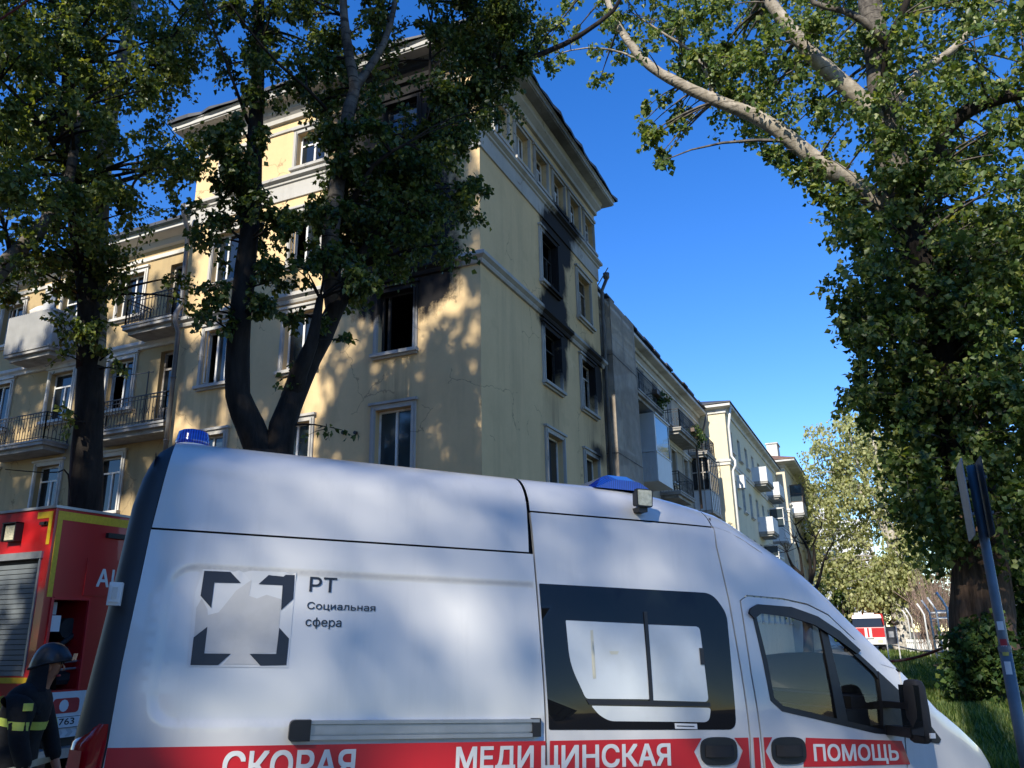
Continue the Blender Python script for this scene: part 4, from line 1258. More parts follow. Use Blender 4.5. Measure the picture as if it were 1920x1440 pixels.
    vis = amb_pts([(1402, 1150), (1405, 1141), (1418, 1133), (1480, 1138), (1530, 1156), (1572, 1184), (1610, 1219), (1604, 1226), (1566, 1198), (1524, 1172), (1478, 1157), (1424, 1150), (1412, 1160)])
    amb_panel('wind_deflector', vis, M['black_plastic'], off=.022, parent=cd, thick=.02, step=.3)
    # --- front wing and nose below the screen
    fp = [(5.03 + G, ZS), (5.02 + G, .9), (5.03 + G, 1.1), (5.07 + G, 1.25), (5.09 + G, 1.5)] + [(x, topZ(x) - .03) for x in (5.14, 5.3, 5.49, 5.7, 5.95, 6.06)] + [(6.1, .8), (6.1, ZS)]
    amb_panel('front_wing', fp, M['amb_white'], thick=.03)
    amb_panel('front_wing', fp, M['amb_white'], side=1)
    amb_panel('cab_door', [(3.9, ZS), (5.03, ZS), (5.05, 1.2), (3.9, 1.3)], M['amb_white'], side=1)
    # far side cab pillars
    amb_panel('cab_side', [(3.75, 1.3), (3.95, 1.3), (3.95, 1.88), (4.3, 1.9), (4.66, 1.8), (5.0, 1.45), (5.06, 1.2), (5.12, 1.2), (5.1, 1.5), (4.96, 1.72), (4.49, 2.12), (4.06, 2.4), (3.75, 2.43)], M['amb_white'], side=1)
    # --- roof: one shell from seam to seam
    m = MB(); rows = []
    Xs = [.245, .27, .30, .32, .35, .6, 1.0, 1.5, 2.0, 2.322, 2.342, 2.5, 2.86, 3.1, 3.3, 3.5, 3.68]
    def section(X, zb):
        T = topZ(X); r = .28; pr = []
        zs = [zb + (T - r * .55 - zb) * i / 7 for i in range(8)] + [T - r * q for q in (.42, .32, .23, .15, .09, .04, .01, 0)]
        for z in zs: pr.append((inset(X, z), z))
        cy = AMB_W / 2; y1 = pr[-1][0]
        mid = [(y1 + (cy - y1) * q, T + .035 * (1 - (1 - q) ** 2)) for q in (.25, .5, .75)]
        half = pr + mid
        return half + [(cy, T + .035)] + [(AMB_W - y, z) for y, z in half[::-1]]
    for X in Xs:
        sec = section(X, (zg1 if X < 2.33 else zg2) + G)
        if X < .25: rows.append([(float(np.interp(z, [2.17, 2.45, 2.69], [.204, .228, .25])), y, z) for y, z in sec])
        else: rows.append([(X, y, z) for y, z in sec])
    m.grid(rows[:10]); m.grid(rows[10:])
    m.build('roof', M['amb_white'], AMB, smooth=True, world=False)
    # front roof cap down to the screen
    m = MB(); rows = []
    for X in (3.69, 3.8, 3.9, 4.0, 4.06):
        rows.append([(X, y, z) for y, z in section(X, min(zg2 + G, topZ(X) - .052) + .0)])
    m.grid(rows); m.build('roof_cap', M['amb_white'], AMB, smooth=True, world=False)
    # windscreen, bonnet
    def cross(X, drop=.05, crown=.05):
        T = topZ(X); pr = [(inset(X, T - q * drop), T - q * drop) for q in (1, .7, .4, .2, .05, 0)]
        y1 = pr[-1][0]; cy = AMB_W / 2
        half = pr + [(y1 + (cy - y1) * q, T + crown * (1 - (1 - q) ** 2)) for q in (.3, .65)]
        return [(X, y, z) for y, z in half + [(cy, T + crown)] + [(AMB_W - y, z) for y, z in half[::-1]]]
    m = MB(); m.grid([cross(X) for X in (4.06, 4.28, 4.49, 4.66, 4.81, 4.96, 5.1)]); 
    pil = MB(); nrm = [cross(X) for X in (4.06, 4.28, 4.49, 4.66, 4.81, 4.96, 5.1)]
    pil.grid([r[:7] for r in nrm]); pil.grid([r[-7:] for r in nrm]); pil.build('screen_pillar', M['amb_white'], AMB, smooth=True, world=False)
    ws = MB(); ws.grid([r[6:-6] for r in nrm]); ws.build('windscreen', M['clear_glass'], AMB, smooth=True, world=False)
    m = MB(); m.grid([cross(X, .03, .06) for X in (5.1, 5.3, 5.49, 5.7, 5.95, 6.06, 6.12)])
    m.build('bonnet', M['amb_white'], AMB, smooth=True, world=False)
    m = MB(); m.grid([[(6.10, y, z) for y in np.linspace(.42, AMB_W - .42, 6)] for z in (.3, .55, .9)]); m.build('bumper', M['black_plastic'], AMB, world=False)
    # dark carcass behind the seams
    m = MB()
    rows = []
    for X in (.2, 1.0, 2.0, 3.0, 3.7):
        rows.append([(X, inset(X, z, False) + .05, z) for z in (ZS, 1.0, 1.5, 2.0, 2.3, 2.5)])
    m.grid(rows); 
    m.poly([(3.72, .06, 1.2), (5.05, .10, 1.1), (5.05, .1, ZS), (3.72, .06, ZS)])
    m.poly([(3.7, .2, 2.5), (3.7, AMB_W - .2, 2.5), (3.7, AMB_W - .05, ZS), (3.7, .05, ZS)])
    m.poly([(.2, .05, ZS), (6.0, .05, ZS), (6.0, AMB_W - .05, ZS), (.2, AMB_W - .05, ZS)])
    m.poly([(.14, .1, ZS), (.14, AMB_W - .1, ZS), (.16, AMB_W - .2, 2.6), (.16, .2, 2.6)])
    m.build('inner_shell', M['amb_gap'], AMB, world=False)
    # --- grey rear corner cladding and rear doors
    P = []
    for z in (ZS, .9, 1.2, 1.5, 1.8, 2.1, 2.3, 2.45, 2.55, 2.62, 2.66, 2.69):
        xe = float(np.interp(z, [.4, 1.14, 1.5, 1.9, 2.17, 2.45, 2.69], [.12, .163, .168, .188, .198, .225, .25]))
        xr = float(np.interp(z, [.4, 1.14, 1.7, 2.3, 2.5, 2.62, 2.69], [-.02, .005, .05, .085, .12, .17, .24]))
        row = []
        for k in range(9):
            a = k / 8 * math.pi / 2
            w = xe - xr
            X = xe - w * math.sin(a); y0 = inset(xe, min(z, topZ(.25) - .02), False) - .001
            row.append((X, y0 + (1 - math.cos(a)) * .13, z))
        row.append((xr, AMB_W / 2, z))
        P.append(row)
    m = MB(); m.grid(P); m.build('rear_cladding', M['amb_pillar'], AMB, smooth=True, world=False)
    m = MB(); m.grid([[(p[0], AMB_W - p[1], p[2]) for p in r] for r in P]); m.build('rear_cladding', M['amb_pillar'], AMB, smooth=True, world=False)
    # tail lamp
    P = []
    for z in (.72, .9, 1.05, 1.15, 1.215, 1.235):
        row = []
        xe = float(np.interp(z, [.7, 1.14, 1.24], [.135, .158, .155])); xr = float(np.interp(z, [.7, 1.14, 1.2, 1.24], [-.03, -.005, .03, .09]))
        for k in range(8):
            a = k / 7 * math.pi / 2
            row.append((xe - (xe - xr) * math.sin(a), -.012 + (1 - math.cos(a)) * .14, z))
        P.append(row)
    m = MB(); m.grid(P); m.build('tail_lamp', M['tail_red'], AMB, smooth=True, world=False)
    m = MB()
    for z0, z1 in ((.75, .93), (.97, 1.12)):
        m.grid([[(.06 - .02 * k, .0 + .028 * k - .022, z) for k in range(4)] for z in (z0, z1)])
    lamp = m.build('lamp_lens', M['sticker_red'], AMB, world=False)
    # white side marker lamp on the rear post
    X, Z = .09, 1.83
    m = MB(); m.box(X - .03, X + .03, -.03, .05, Z - .055, Z + .055); m.box(X - .022, X + .022, -.042, -.03, Z - .04, Z + .04); m.build('marker_lamp', M['white_paint'], AMB, world=False)
    m = MB(); m.box(X - .012, X + .012, -.046, -.042, Z - .025, Z + .03); m.build('marker_lens', M['alu'], AMB, world=False)
    # --- sliding rail
    a = amb_uv(560, 1369); b = amb_uv(1008, 1364)
    m = MB(); y0 = -.008
    for z0, z1, h in ((.030, .046, .030), (-.018, .026, .018), (-.046, -.026, .026), (.0265, .0295, .008), (-.0255, -.0185, .008)):
        m.box(a[0], b[0], -h + .0, .03, a[1] + z0, a[1] + z1)
    rl = m.build('door_rail', M['alu'], AMB, world=False)
    m = MB(); m.prism(rounded([(a[0] - .05, a[1] - .05), (a[0] + .055, a[1] - .05), (a[0] + .055, a[1] + .05), (a[0] - .05, a[1] + .05)], [.02, .0, .0, .03]), lambda u, v, h: (u, -h, v), -.03, .04)
    m.build('rail_cap', M['black_plastic'], rl, world=False)
    m = MB(); m.box(b[0] - .04, b[0] + .01, -.028, .02, a[1] - .045, a[1] + .05); m.build('rail_stop', M['black_plastic'], rl, world=False)
    # --- red stripe pieces
    zt, zb = 1.130, .950
    def stripe(x0, x1, z1=zt, z0=zb, sl=0.0, par=AMB): return amb_panel('red_stripe', [(x0, z0), (x1, z0), (x1 + sl, z1), (x0 + sl, z1)], M['amb_red'], off=.004, step=.06, parent=par)
    h1 = [amb_uv(1347, 1408), amb_uv(1478, 1407)]
    stripe(.165, door_x(1.05) - G - .002); 
    sx = seamB[4][0]; sc = seamC[2][0]
    def red(pl): amb_panel('red_stripe', pl, M['amb_red'], off=.004, step=.06)
    def left_of(x0, X, Z): red([(x0, zb), (X - .115, zb), (X - .172, Z), (X - .115, zt), (x0, zt)])
    def right_of(X, Z, x1): red([(X + .115, zb), (x1, zb), (x1, zt), (X + .115, zt), (X + .172, Z)])
    left_of(door_x(1.05) + G + .012, *h1[0]); right_of(*h1[0], sx - G - .012)
    stripe(sx + G + .014, sc - G - .012); left_of(sc + G + .01, *h1[1])
    last = amb_pts([(1510, 1383), (1690, 1389), (1706, 1433), (1506, 1438)])
    amb_panel('red_stripe', last, M['amb_red'], off=.004, step=.06)
    # --- door handles in their white surrounds
    for (X, Z) in h1:
        pl = []
        for k in range(28):
            an = 2 * math.pi * k / 28
            pl.append((X + .128 * math.copysign(abs(math.cos(an)) ** .62, math.cos(an)), Z + .078 * math.copysign(abs(math.sin(an)) ** .62, math.sin(an))))
        hexo = [(X - .16, Z), (X - .105, Z + .088), (X + .1, Z + .088), (X + .16, Z), (X + .105, Z - .088), (X - .11, Z - .088)]
        hd_ = amb_panel('door_handle', pl, M['black_plastic'], off=.012, thick=.02, step=.3)
        m = MB(); m.grid([[(X - .10 + .2 * i / 8, inset(X, Z) - .016 - .028 * math.sin(math.pi * i / 8) ** .5, Z + .034 * q) for i in range(9)] for q in (-.9, -.3, .3, 1)])
        m.build('grip', M['rubber'], hd_, smooth=True, world=False)
    # --- logo: four black corner brackets and the torn-off film
    C4 = [[(383, 1070), (432, 1072), (452, 1093), (402, 1092), (396, 1140), (376, 1117)],
          [(505, 1077), (553, 1078), (550, 1123), (527, 1144), (530, 1097), (485, 1095)],
          [(389, 1175), (383, 1225), (433, 1226), (409, 1247), (357, 1247), (363, 1195)],
          [(524, 1177), (542, 1197), (537, 1247), (488, 1248), (468, 1226), (518, 1226)]]
    film = [(381, 1067), (556, 1073), (540, 1252), (352, 1250), (366, 1110)]
    amb_panel('clear_film', amb_pts(film), M['decal_clear'], off=.003, step=.05, smooth=False)
    resid = [(390, 1153), (410, 1148), (425, 1130), (443, 1107), (472, 1087), (467, 1117), (482, 1122), (500, 1115), (527, 1123), (525, 1160), (519, 1223), (470, 1226), (484, 1246), (418, 1246), (436, 1226), (384, 1223), (388, 1176), (364, 1193), (368, 1140), (378, 1122), (389, 1142)]
    amb_panel('glue_residue', amb_pts(resid), M['decal_residue'], off=.0045, step=.05, smooth=False)
    for q in C4: amb_panel('logo_bracket', amb_pts(q), M['decal_black'], off=.006, step=.05, smooth=False)
    # --- roof fittings
    X, Z = .33, topZ(.33)
    m = MB(); m.lathe([(.105, -.03), (.105, .02), (.10, .03)], (X, .62, Z), 20); bc = m.build('beacon', M['white_paint'], AMB, smooth=False, world=False)
    m = MB(); m.lathe([(.098, .0), (.098, .035), (.094, .042), (.094, .055), (.092, .062), (.088, .085), (.07, .097), (.02, .10)], (X, .62, Z + .025), 24); m.build('beacon_lens', M['blue_lens'], bc, smooth=True, world=False)
    # light bar: faceted blue wedge
    xa, xb = 2.98, 3.26; zb_ = topZ(3.1) - .02
    m = MB(); prof = [(xa - .14, 0), (xa, .10), (xa + .05, .118), (xb - .08, .118), (xb - .03, .105), (xb + .05, .04), (xb + .05, 0)]
    y0, y1 = .42, AMB_W - .42
    lo = [(x, y0, zb_ + z) for x, z in prof]; hi = [(x, y1, zb_ + z) for x, z in prof]
    inn = [(x * .86 + (xa + xb) / 2 * .14, y0 - .12, zb_ + z * .55) for x, z in prof]
    n = len(prof)
    m.poly(inn)
    for i in range(n - 1):
        m.poly([lo[i], lo[i + 1], hi[i + 1], hi[i]]); m.poly([inn[i], inn[i + 1], lo[i + 1], lo[i]])
    m.poly(hi)
    lb = m.build('light_bar', M['blue_lens'], AMB, world=False)
    m = MB(); m.box(xb - .2, xb - .02, y0 - .1, y0 - .07, zb_ + .025, zb_ + .045); m.build('bar_label', M['paper'], lb, world=False)
    m = MB(); m.box(xa - .2, xb + .05, y0, y1, zb_ - .04, zb_ + .003); m.build('bar_base', M['black_plastic'], lb, world=False)
    # work lamp on the roof edge
    X, Z = amb_uv(1188, 940); y = inset(X, Z)
    m = MB(); w, h, d = .056, .058, .075
    yo = y - .155
    m.prism(rounded([(X - w, Z - h), (X + w, Z - h), (X + w + .006, Z + h), (X - w - .006, Z + h)], .012), lambda u, v, k: (u, k, v), yo, yo + .03)
    m.prism(rounded([(X - w * .8, Z - h * .8), (X + w * .8, Z - h * .8), (X + w * .8, Z + h * .8), (X - w * .8, Z + h * .8)], .012), lambda u, v, k: (u, k, v), yo + .03, yo + .08)
    wl_ = m.build('work_lamp', M['black_plastic'], AMB, world=False)
    m = MB(); m.prism(rounded([(X - w * .86, Z - h * .86), (X + w * .86, Z - h * .86), (X + w * .9, Z + h * .86), (X - w * .9, Z + h * .86)], .008), lambda u, v, k: (u, k, v), yo - .004, yo + .0)
    m.build('lamp_lens', M['lamp_glass'], wl_, world=False)
    m = MB(); m.box(X - .03, X + .03, yo + .02, y + .03, Z - h - .03, Z - h + .002); m.build('lamp_bracket', M['black_plastic'], wl_, world=False)
    # --- mirror
    X0_, Z0_ = amb_uv(1708, 1330)
    P = []
    mx = 4.90; my = -.20
    for z, w, d in ((1.10, .05, .05), (1.115, .075, .075), (1.16, .085, .09), (1.30, .085, .095), (1.44, .075, .09), (1.475, .06, .07), (1.485, .03, .03)):
        row = []
        for k in range(16):
            a = 2 * math.pi * k / 16
            c, s = math.cos(a), math.sin(a)
            row.append((mx + .02 + d * math.copysign(abs(c) ** .6, c) * .55 + (z - 1.1) * -.02, my + w * .9 * math.copysign(abs(s) ** .6, s), z))
        row.append(row[0]); P.append(row)
    m = MB(); m.grid(P); m.poly(P[0][:-1]); m.poly(P[-1][:-1])
    mi = m.build('side_mirror', M['rubber'], AMB, smooth=True, world=False)
    m = MB(); m.box(mx - .04, mx + .05, my + .02, .1, 1.13, 1.19); m.box(mx - .04, mx + .05, my + .02, .12, 1.30, 1.34); m.build('mirror_arm', M['black_plastic'], mi, world=False)
    m = MB(); m.box(mx - .032, mx - .028, my - .085, my + .085, 1.15, 1.45); m.build('mirror_glass', M['pane'], mi, world=False)
    m = MB(); m.box(mx - .02, mx + .02, my - .122, my - .112, 1.14, 1.17); m.build('mirror_lens', M['decal_white'], mi, world=False)
    # --- cab interior
    m = MB(); m.box(4.65, 5.05, .14, AMB_W - .14, .6, 1.28); m.box(4.75, 5.2, .2, AMB_W - .2, 1.28, 1.36); m.build('dashboard', M['black_plastic'], AMB, world=False)
    for y in (.2, 1.12):
        m = MB(); m.box(3.78, 4.35, y, y + .6, .75, .93); m.box(3.72, 3.92, y + .04, y + .56, .93, 1.5); m.box(3.74, 3.88, y + .17, y + .43, 1.52, 1.72)
        m.build('seat', M['coat_cloth'], AMB, world=False)
    # steering wheel on the far side (the driver sits away from the camera)
    m = MB(); c = np.array([4.62, 1.42, 1.36]); ring_ = []
    for k in range(25):
        a = 2 * math.pi * k / 24
        ring_.append((c[0] + .10 * math.sin(a) * -1, c[1] + .2 * math.cos(a), c[2] + .17 * math.sin(a)))
    m.tube(ring_, .018, 8, cap=False); m.tube([tuple(c), (4.8, 1.42, 1.2)], .03, 8); m.bar((c[0], c[1] - .19, c[2]), (c[0], c[1] + .19, c[2]), .03)
    m.build('steering_wheel', M['rubber'], AMB, smooth=True, world=False)
    # antenna, wheels
    m = MB(); m.tube([(4.5, .45, topZ(4.5) - .02), (4.44, .45, topZ(4.5) + .12)], .006, 6); m.build('antenna', M['black_plastic'], AMB, world=False)
    for X in (1.15, 4.95):
        for y0, y1 in ((.02, .26), (AMB_W - .26, AMB_W - .02)):
            zc = .36 - (X * aA[2] * 1.0) - AMB_O[2]
            m = MB(); m.lathe([(.22, y0), (.34, y0 + .01), (.355, y0 + .05), (.355, y1 - .05), (.34, y1 - .01), (.22, y1)], (X, 0, zc), 28, 'y'); w = m.build('wheel', M['rubber'], AMB, smooth=True, world=False)
            m = MB(); m.lathe([(.05, y0 + .02), (.21, y0 + .05), (.22, y0 + .01), (.22, y1 - .01), (.21, y1 - .05), (.05, y1 - .02)], (X, 0, zc), 24, 'y'); m.build('rim', M['steel'], w, world=False)
    m = MB()
    for X in (1.15, 4.95): m.box(X - .06, X + .06, .2, AMB_W - .2, .3 - X * aA[2], .42)
    m.build('axle', M['black_plastic'], AMB, world=False)
build_ambulance()

# ---- lettering: text outlines laid on a surface
def text_polys(txt, res=3):
    """glyph outlines filled by winding number (the font's strokes overlap)"""
    cu = bpy.data.curves.new('lettering', 'FONT'); cu.body = txt; cu.size = 1.0
    cu.resolution_u = res; cu.fill_mode = 'NONE'
    ob = bpy.data.objects.new('lettering', cu); COL.objects.link(ob)
    dg = bpy.context.evaluated_depsgraph_get()
    ev = ob.evaluated_get(dg); me = ev.to_mesh()
    P = [(v.co.x, v.co.y) for v in me.vertices]; E = [tuple(e.vertices) for e in me.edges]
    ev.to_mesh_clear(); bpy.data.objects.remove(ob); bpy.data.curves.remove(cu)
    # walk the loops in order so every edge has a direction
    nxt = {}
    adj = {}
    for a, b in E: adj.setdefault(a, []).append(b); adj.setdefault(b, []).append(a)
    seen = set(); D = []
    for s0 in sorted(adj):
        if s0 in seen: continue
        a, b = s0, min(adj[s0], key=lambda q: abs(q - s0))
        seen.add(s0)
        while True:
            D.append((a, b))
            if b == s0: break
            seen.add(b); c = [q for q in adj[b] if q != a]
            if not c: break
            a, b = b, c[0]
    if not P: return [], []
    V, _, Fc, *_r = delaunay_2d_cdt([Vector(p) for p in P], E, [], 0, 1e-6)
    keep = []
    for f in Fc:
        x = sum(V[i].x for i in f) / len(f); y = sum(V[i].y for i in f) / len(f); w = 0
        for a, b in D:
            (x1, y1), (x2, y2) = P[a], P[b]
            if (y1 <= y) != (y2 <= y):
                t = (y - y1) / (y2 - y1)
                if x1 + (x2 - x1) * t > x: w += 1 if y2 > y1 else -1
        if w: keep.append(tuple(f))
    return [(v.x, v.y) for v in V], keep
def lettering(name, txt, mapf, mat, parent, bold=0.0, world=True):
    """mapf(u, v, k) with u, v in 0..1 across the lettering's own box; heavier strokes are laid as thin shifted layers"""
    V, Fc = text_polys(txt)
    if not V: return None
    x0 = min(v[0] for v in V) - bold; x1 = max(v[0] for v in V) + bold; y0 = min(v[1] for v in V) - bold; y1 = max(v[1] for v in V) + bold
    m = MB()
    sh = [(0, 0)] if not bold else [(0, 0), (-bold, -bold), (bold, bold), (-bold, bold), (bold, -bold)]
    for k, (dx, dy) in enumerate(sh):
        n = len(m.v)
        for x, y in V: m.vert(mapf((x + dx - x0) / (x1 - x0), (y + dy - y0) / (y1 - y0), k))
        for f in Fc: m.face([n + q for q in f])
    return m.build(name, mat, parent, world=world, fix=False)
def amb_text(txt, x0, x1, z0, z1, mat, bold=0.0, sl=0.0, dz=0.0, off=.0062):
    return lettering('lettering', txt, lambda u, v, k: S(x0 + (x1 - x0) * u + sl * v, z0 + (z1 - z0) * v + dz * u, off + .0004 * k), mat, AMB, bold, world=False)
def px_text(txt, tl, br, mat, bold=0.0, **k):
    a = amb_uv(*tl); b = amb_uv(*br)
    return amb_text(txt, a[0], b[0], b[1], a[1], mat, bold, **k)
_a = amb_uv(420, 1409); _b = amb_uv(667, 1409)
amb_text('СКОРАЯ', _a[0], _b[0], .972, 1.108, M['decal_white'], .022)
_a = amb_uv(855, 1400); _b = amb_uv(1000, 1400); _c = amb_uv(1014, 1400); _d = amb_uv(1256, 1400)
amb_text('МЕДИ', _a[0], _b[0], .972, 1.108, M['decal_white'], .022)
amb_text('ЦИНСКАЯ', _c[0], _d[0], .962, 1.108, M['decal_white'], .022)
_a = amb_uv(1523, 1395); _b = amb_uv(1685, 1428)
amb_text('ПОМОЩЬ', _a[0], _b[0], .968, 1.088, M['decal_white'], .022, dz=-.016)
px_text('РТ', (582, 1081), (631, 1111), M['decal_black'], .010, off=.0035)
px_text('Социальная', (577, 1128), (704, 1149), M['decal_black'], .006, off=.0035)
px_text('сфера', (574, 1157), (640, 1180), M['decal_black'], .006, off=.0035)
# ================================================================ fire engine at the left
FTX, FTY = -8.82, 6.57
def fire_engine():
    t = thing('fire_engine', 'red fire engine with grey roller shutter and yellow edge tape, parked behind the ambulance', 'fire engine', (FTX, FTY, 0))
    Fr = Facade('x', FTX); Fs = Facade('y', FTY)
    W = 2.5; L = 7.0; zt = 3.16; zb = .75
    # locker opening in the tail
    u0, zA = Fr.px(101, 1122); u1, _ = Fr.px(165, 1122); _, zB = Fr.px(150, 1300)
    zA = 2.12; zB = 1.13
    sh = Fs.px(86, 1045); shb = Fs.px(60, 1268)
    shx1 = FTX - .13; shx0 = shx1 - 1.5; sht = Fs.px(60, 1043)[1]; shbz = Fs.px(0, 1268)[1]
    m = MB()
    Fr.wall(m, FTY, FTY + W, zb, zt, [(u0, u1, zB, zA)], .5)
    Fs.wall(m, FTX - L, FTX, zb, zt, [(shx0, shx1, shbz, sht), (shx0 - 1.7, shx0 - .15, shbz, sht)], .06)
    m.poly([(FTX, FTY, zt), (FTX - L, FTY, zt), (FTX - L, FTY + W, zt), (FTX, FTY + W, zt)])
    m.poly([(FTX - L, FTY, zb), (FTX - L, FTY + W, zb), (FTX - L, FTY + W, zt), (FTX - L, FTY, zt)])
    m.poly([(FTX, FTY + W, zb), (FTX - L, FTY + W, zb), (FTX - L, FTY + W, zt), (FTX, FTY + W, zt)])
    m.poly([(FTX, FTY, zb), (FTX - L, FTY, zb), (FTX - L, FTY + W, zb), (FTX, FTY + W, zb)])
    m.build('body', M['fire_red'], t)
    for x0, x1 in ((shx0, shx1), (shx0 - 1.7, shx0 - .15)):
        n = 22; dz = (sht - shbz - .08) / n
        rail = MB(); Fs.box(rail, x0 - .02, x1 + .02, sht - .03, sht + .05, -.05, .025); Fs.box(rail, x0, x0 + .03, shbz, sht - .03, -.055, .012); Fs.box(rail, x1 - .03, x1, shbz, sht - .03, -.055, .012)
        fr = rail.build('roller_shutter', M['alu'], t)
        for i in range(n):
            s = MB(); z0 = shbz + i * dz
            a = Fs.P(x0 + .03, z0 + .004, -.04); b = Fs.P(x1 - .03, z0 + dz - .004, -.02)
            s.box(a[0], b[0], a[1], b[1], a[2], b[2]); s.build('slat', M['shutter'], fr)
        back = MB(); Fs.box(back, x0, x1, shbz, sht, -.058, -.05); back.build('shutter_back', M['black_plastic'], fr)
    m = MB(); Fs.box(m, FTX - 3.6, FTX - .02, shbz - .075, shbz - .015, .001, .006)
    m.build('yellow_tape', M['yellow_tape'], t)
    # tape along the rear edges and along the top
    m = MB()
    Fr.box(m, FTY + .035, FTY + .10, 2.15, zt - .03, .001, .005); Fr.box(m, FTY + .10, FTY + W - .04, zt - .13, zt - .03, .001, .005)
    m.build('yellow_tape', M['yellow_tape'], t)
    m = MB(); Fs.box(m, FTX - .30, FTX - .04, zt - .11, zt - .035, .001, .005); Fs.box(m, FTX - .095, FTX - .04, zt - .42, zt - .11, .001, .005); m.build('yellow_tape', M['yellow_tape'], t)
    m = MB(); m.box(FTX - L - .02, FTX + .02, FTY - .02, FTY + .02, zt, zt + .03); m.box(FTX - .02, FTX + .02, FTY + .02, FTY + W, zt, zt + .03); m.build('top_edge', M['alu'], t)
    m = MB(); m.lathe([(.02, -.02), (.02, .03)], (FTX - .12, FTY - .01, zt - .17), 8, 'y'); m.box(FTX - .22, FTX - .1, FTY - .03, FTY + .0, zt - .19, zt - .155); m.build('edge_lamp', M['black_plastic'], t)
    # work light
    u, z = Fs.px(30, 1000)
    m = MB(); Fs.box(m, u - .105, u + .105, z - .10, z + .10, .0, .07); Fs.box(m, u - .12, u - .105, z - .10, z + .12, 0, .10); Fs.box(m, u + .105, u + .12, z - .1, z + .12, 0, .10); Fs.box(m, u - .12, u + .12, z + .105, z + .12, 0, .11)
    wl = m.build('work_light', M['black_plastic'], t)
    m = MB(); Fs.box(m, u - .09, u + .09, z - .085, z + .09, .07, .076); m.build('lamp_lens', M['lamp_glass'], wl)
    # raised panel and lettering on the tail
    m = MB(); pu = Fr.px(178, 1060)[0]; 
    Fr.box(m, pu - .12, pu + 1.0, 2.18, 2.62, .0, .012); m.build('tail_panel', M['fire_red'], t)
    a = Fr.px(178, 1100); b = Fr.px(206, 1066)
    wA = b[0] - a[0]
    z0_, z1_ = a[1], a[1] + .215
    lettering('lettering', 'А', lambda q, v, k: Fr.P(a[0] + wA * q, z0_ + (z1_ - z0_) * v, .0145 + .0004 * k), M['decal_white'], t, .02)
    lettering('lettering', 'Ц', lambda q, v, k: Fr.P(a[0] + wA + .03 + wA * .95 * q, z0_ - .05 + (z1_ - z0_ + .05) * v, .0145 + .0004 * k), M['decal_white'], t, .02)
    m = MB(); Fr.box(m, pu + .1, pu + .5, 2.88, 2.94, 0, .05); m.build('tail_grip', M['black_plastic'], t)
    # things in the locker
    m = MB(); x = FTX - .22
    m.tube([(x, u0 + .05, zB + .3), (x + .05, u0 + .66, zA - .25)], .03, 8); m.tube([(x - .1, u0 + .12, zB + .05), (x - .1, u0 + .12, zA - .1)], .04, 8)
    m.lathe([(.16, 0), (.19, .05), (.19, .12), (.05, .16)], (x - .1, u0 + .45, zB + .05), 14); m.box(x - .2, x, u0 + .1, u0 + .6, zB + .42, zB + .47)
    m.lathe([(.12, -.08), (.12, .08)], (x - .05, u0 + .4, zB + .68), 14, 'x'); m.build('pump_gear', M['rubber'], t)
    m = MB(); m.box(FTX - .1, FTX - .095, u0 + .02, u0 + .2, zA - .35, zA - .17); m.build('instruction_card', M['paper'], t)
    m = MB(); m.box(FTX - .14, FTX - .135, u0 + .04, u0 + .16, zA - .16, zA - .02); m.build('instruction_card', M['decal_residue'], t)
    for dz in (.22, .30):
        m = MB(); m.tube([(FTX - .06, u0 + .25, zB + dz), (FTX - .06, u0 + .68, zB + dz + .02)], .014, 8); m.build('locker_bar', M['steel'], t)
    m = MB(); Fr.box(m, u0 - .04, u0 - .005, zB - .02, zA + .02, 0, .02); Fr.box(m, u1 + .005, u1 + .03, zB - .02, zA + .02, 0, .02); Fr.box(m, u0 - .005, u1 + .005, zA + .005, zA + .03, 0, .02); m.build('locker_frame', M['amb_red'], t)
    # white board, emblem, number plate, chevrons, bumper
    m = MB(); Fr.box(m, u0 + .1, u0 + .62, .62, zB - .02, 0, .02); bd = m.build('tail_board', M['white_paint'], t)
    pm = MB(); pm.prism(rounded([(u0 + .16, .88), (u0 + .5, .88), (u0 + .5, 1.04), (u0 + .16, 1.04)], .05), lambda a_, b_, h: Fr.P(a_, b_, h), .021, .024); pm.build('emblem', M['sticker_red'], bd)
    pm = MB(); c = u0 + .32
    pm.prism([(c + .06 * math.cos(k * .52) - .02, .96 + .065 * math.sin(k * .52)) for k in range(12)], lambda a_, b_, h: Fr.P(a_, b_, h), .0245, .026); pm.build('emblem_mark', M['paper'], bd)
    pm = MB(); Fr.box(pm, u0 + .02, u0 + .54, .725, .84, .03, .036); pl = pm.build('number_plate', M['paper'], t)
    pm = MB()
    for q in ((u0 + .02, u0 + .54, .722, .728), (u0 + .02, u0 + .54, .836, .842), (u0 + .2, u0 + .205, .728, .836)): Fr.box(pm, q[0], q[1], q[2], q[3], .0362, .037)
    pm.build('plate_border', M['decal_black'], pl)
    lettering('lettering', 'В', lambda q, v, k: Fr.P(u0 + .11 + .06 * q, .745 + .06 * v, .0375 + .0004 * k), M['decal_black'], pl, .01)
    lettering('lettering', '763', lambda q, v, k: Fr.P(u0 + .25 + .2 * q, .755 + .07 * v, .0375 + .0004 * k), M['decal_black'], pl, .01)
    for i in range(4):
        pm = MB(); pm.prism([(u0 + .1 + i * .13, .63), (u0 + .16 + i * .13, .63), (u0 + .2 + i * .13, .67), (u0 + .16 + i * .13, .71), (u0 + .1 + i * .13, .71), (u0 + .14 + i * .13, .67)], lambda a_, b_, h: Fr.P(a_, b_, h), .021, .024); pm.build('chevron', M['decal_residue'], bd)
    m = MB(); m.box(FTX - .1, FTX + .16, FTY + .08, FTY + W - .08, .42, .52); m.build('step_bumper', M['alu'], t)
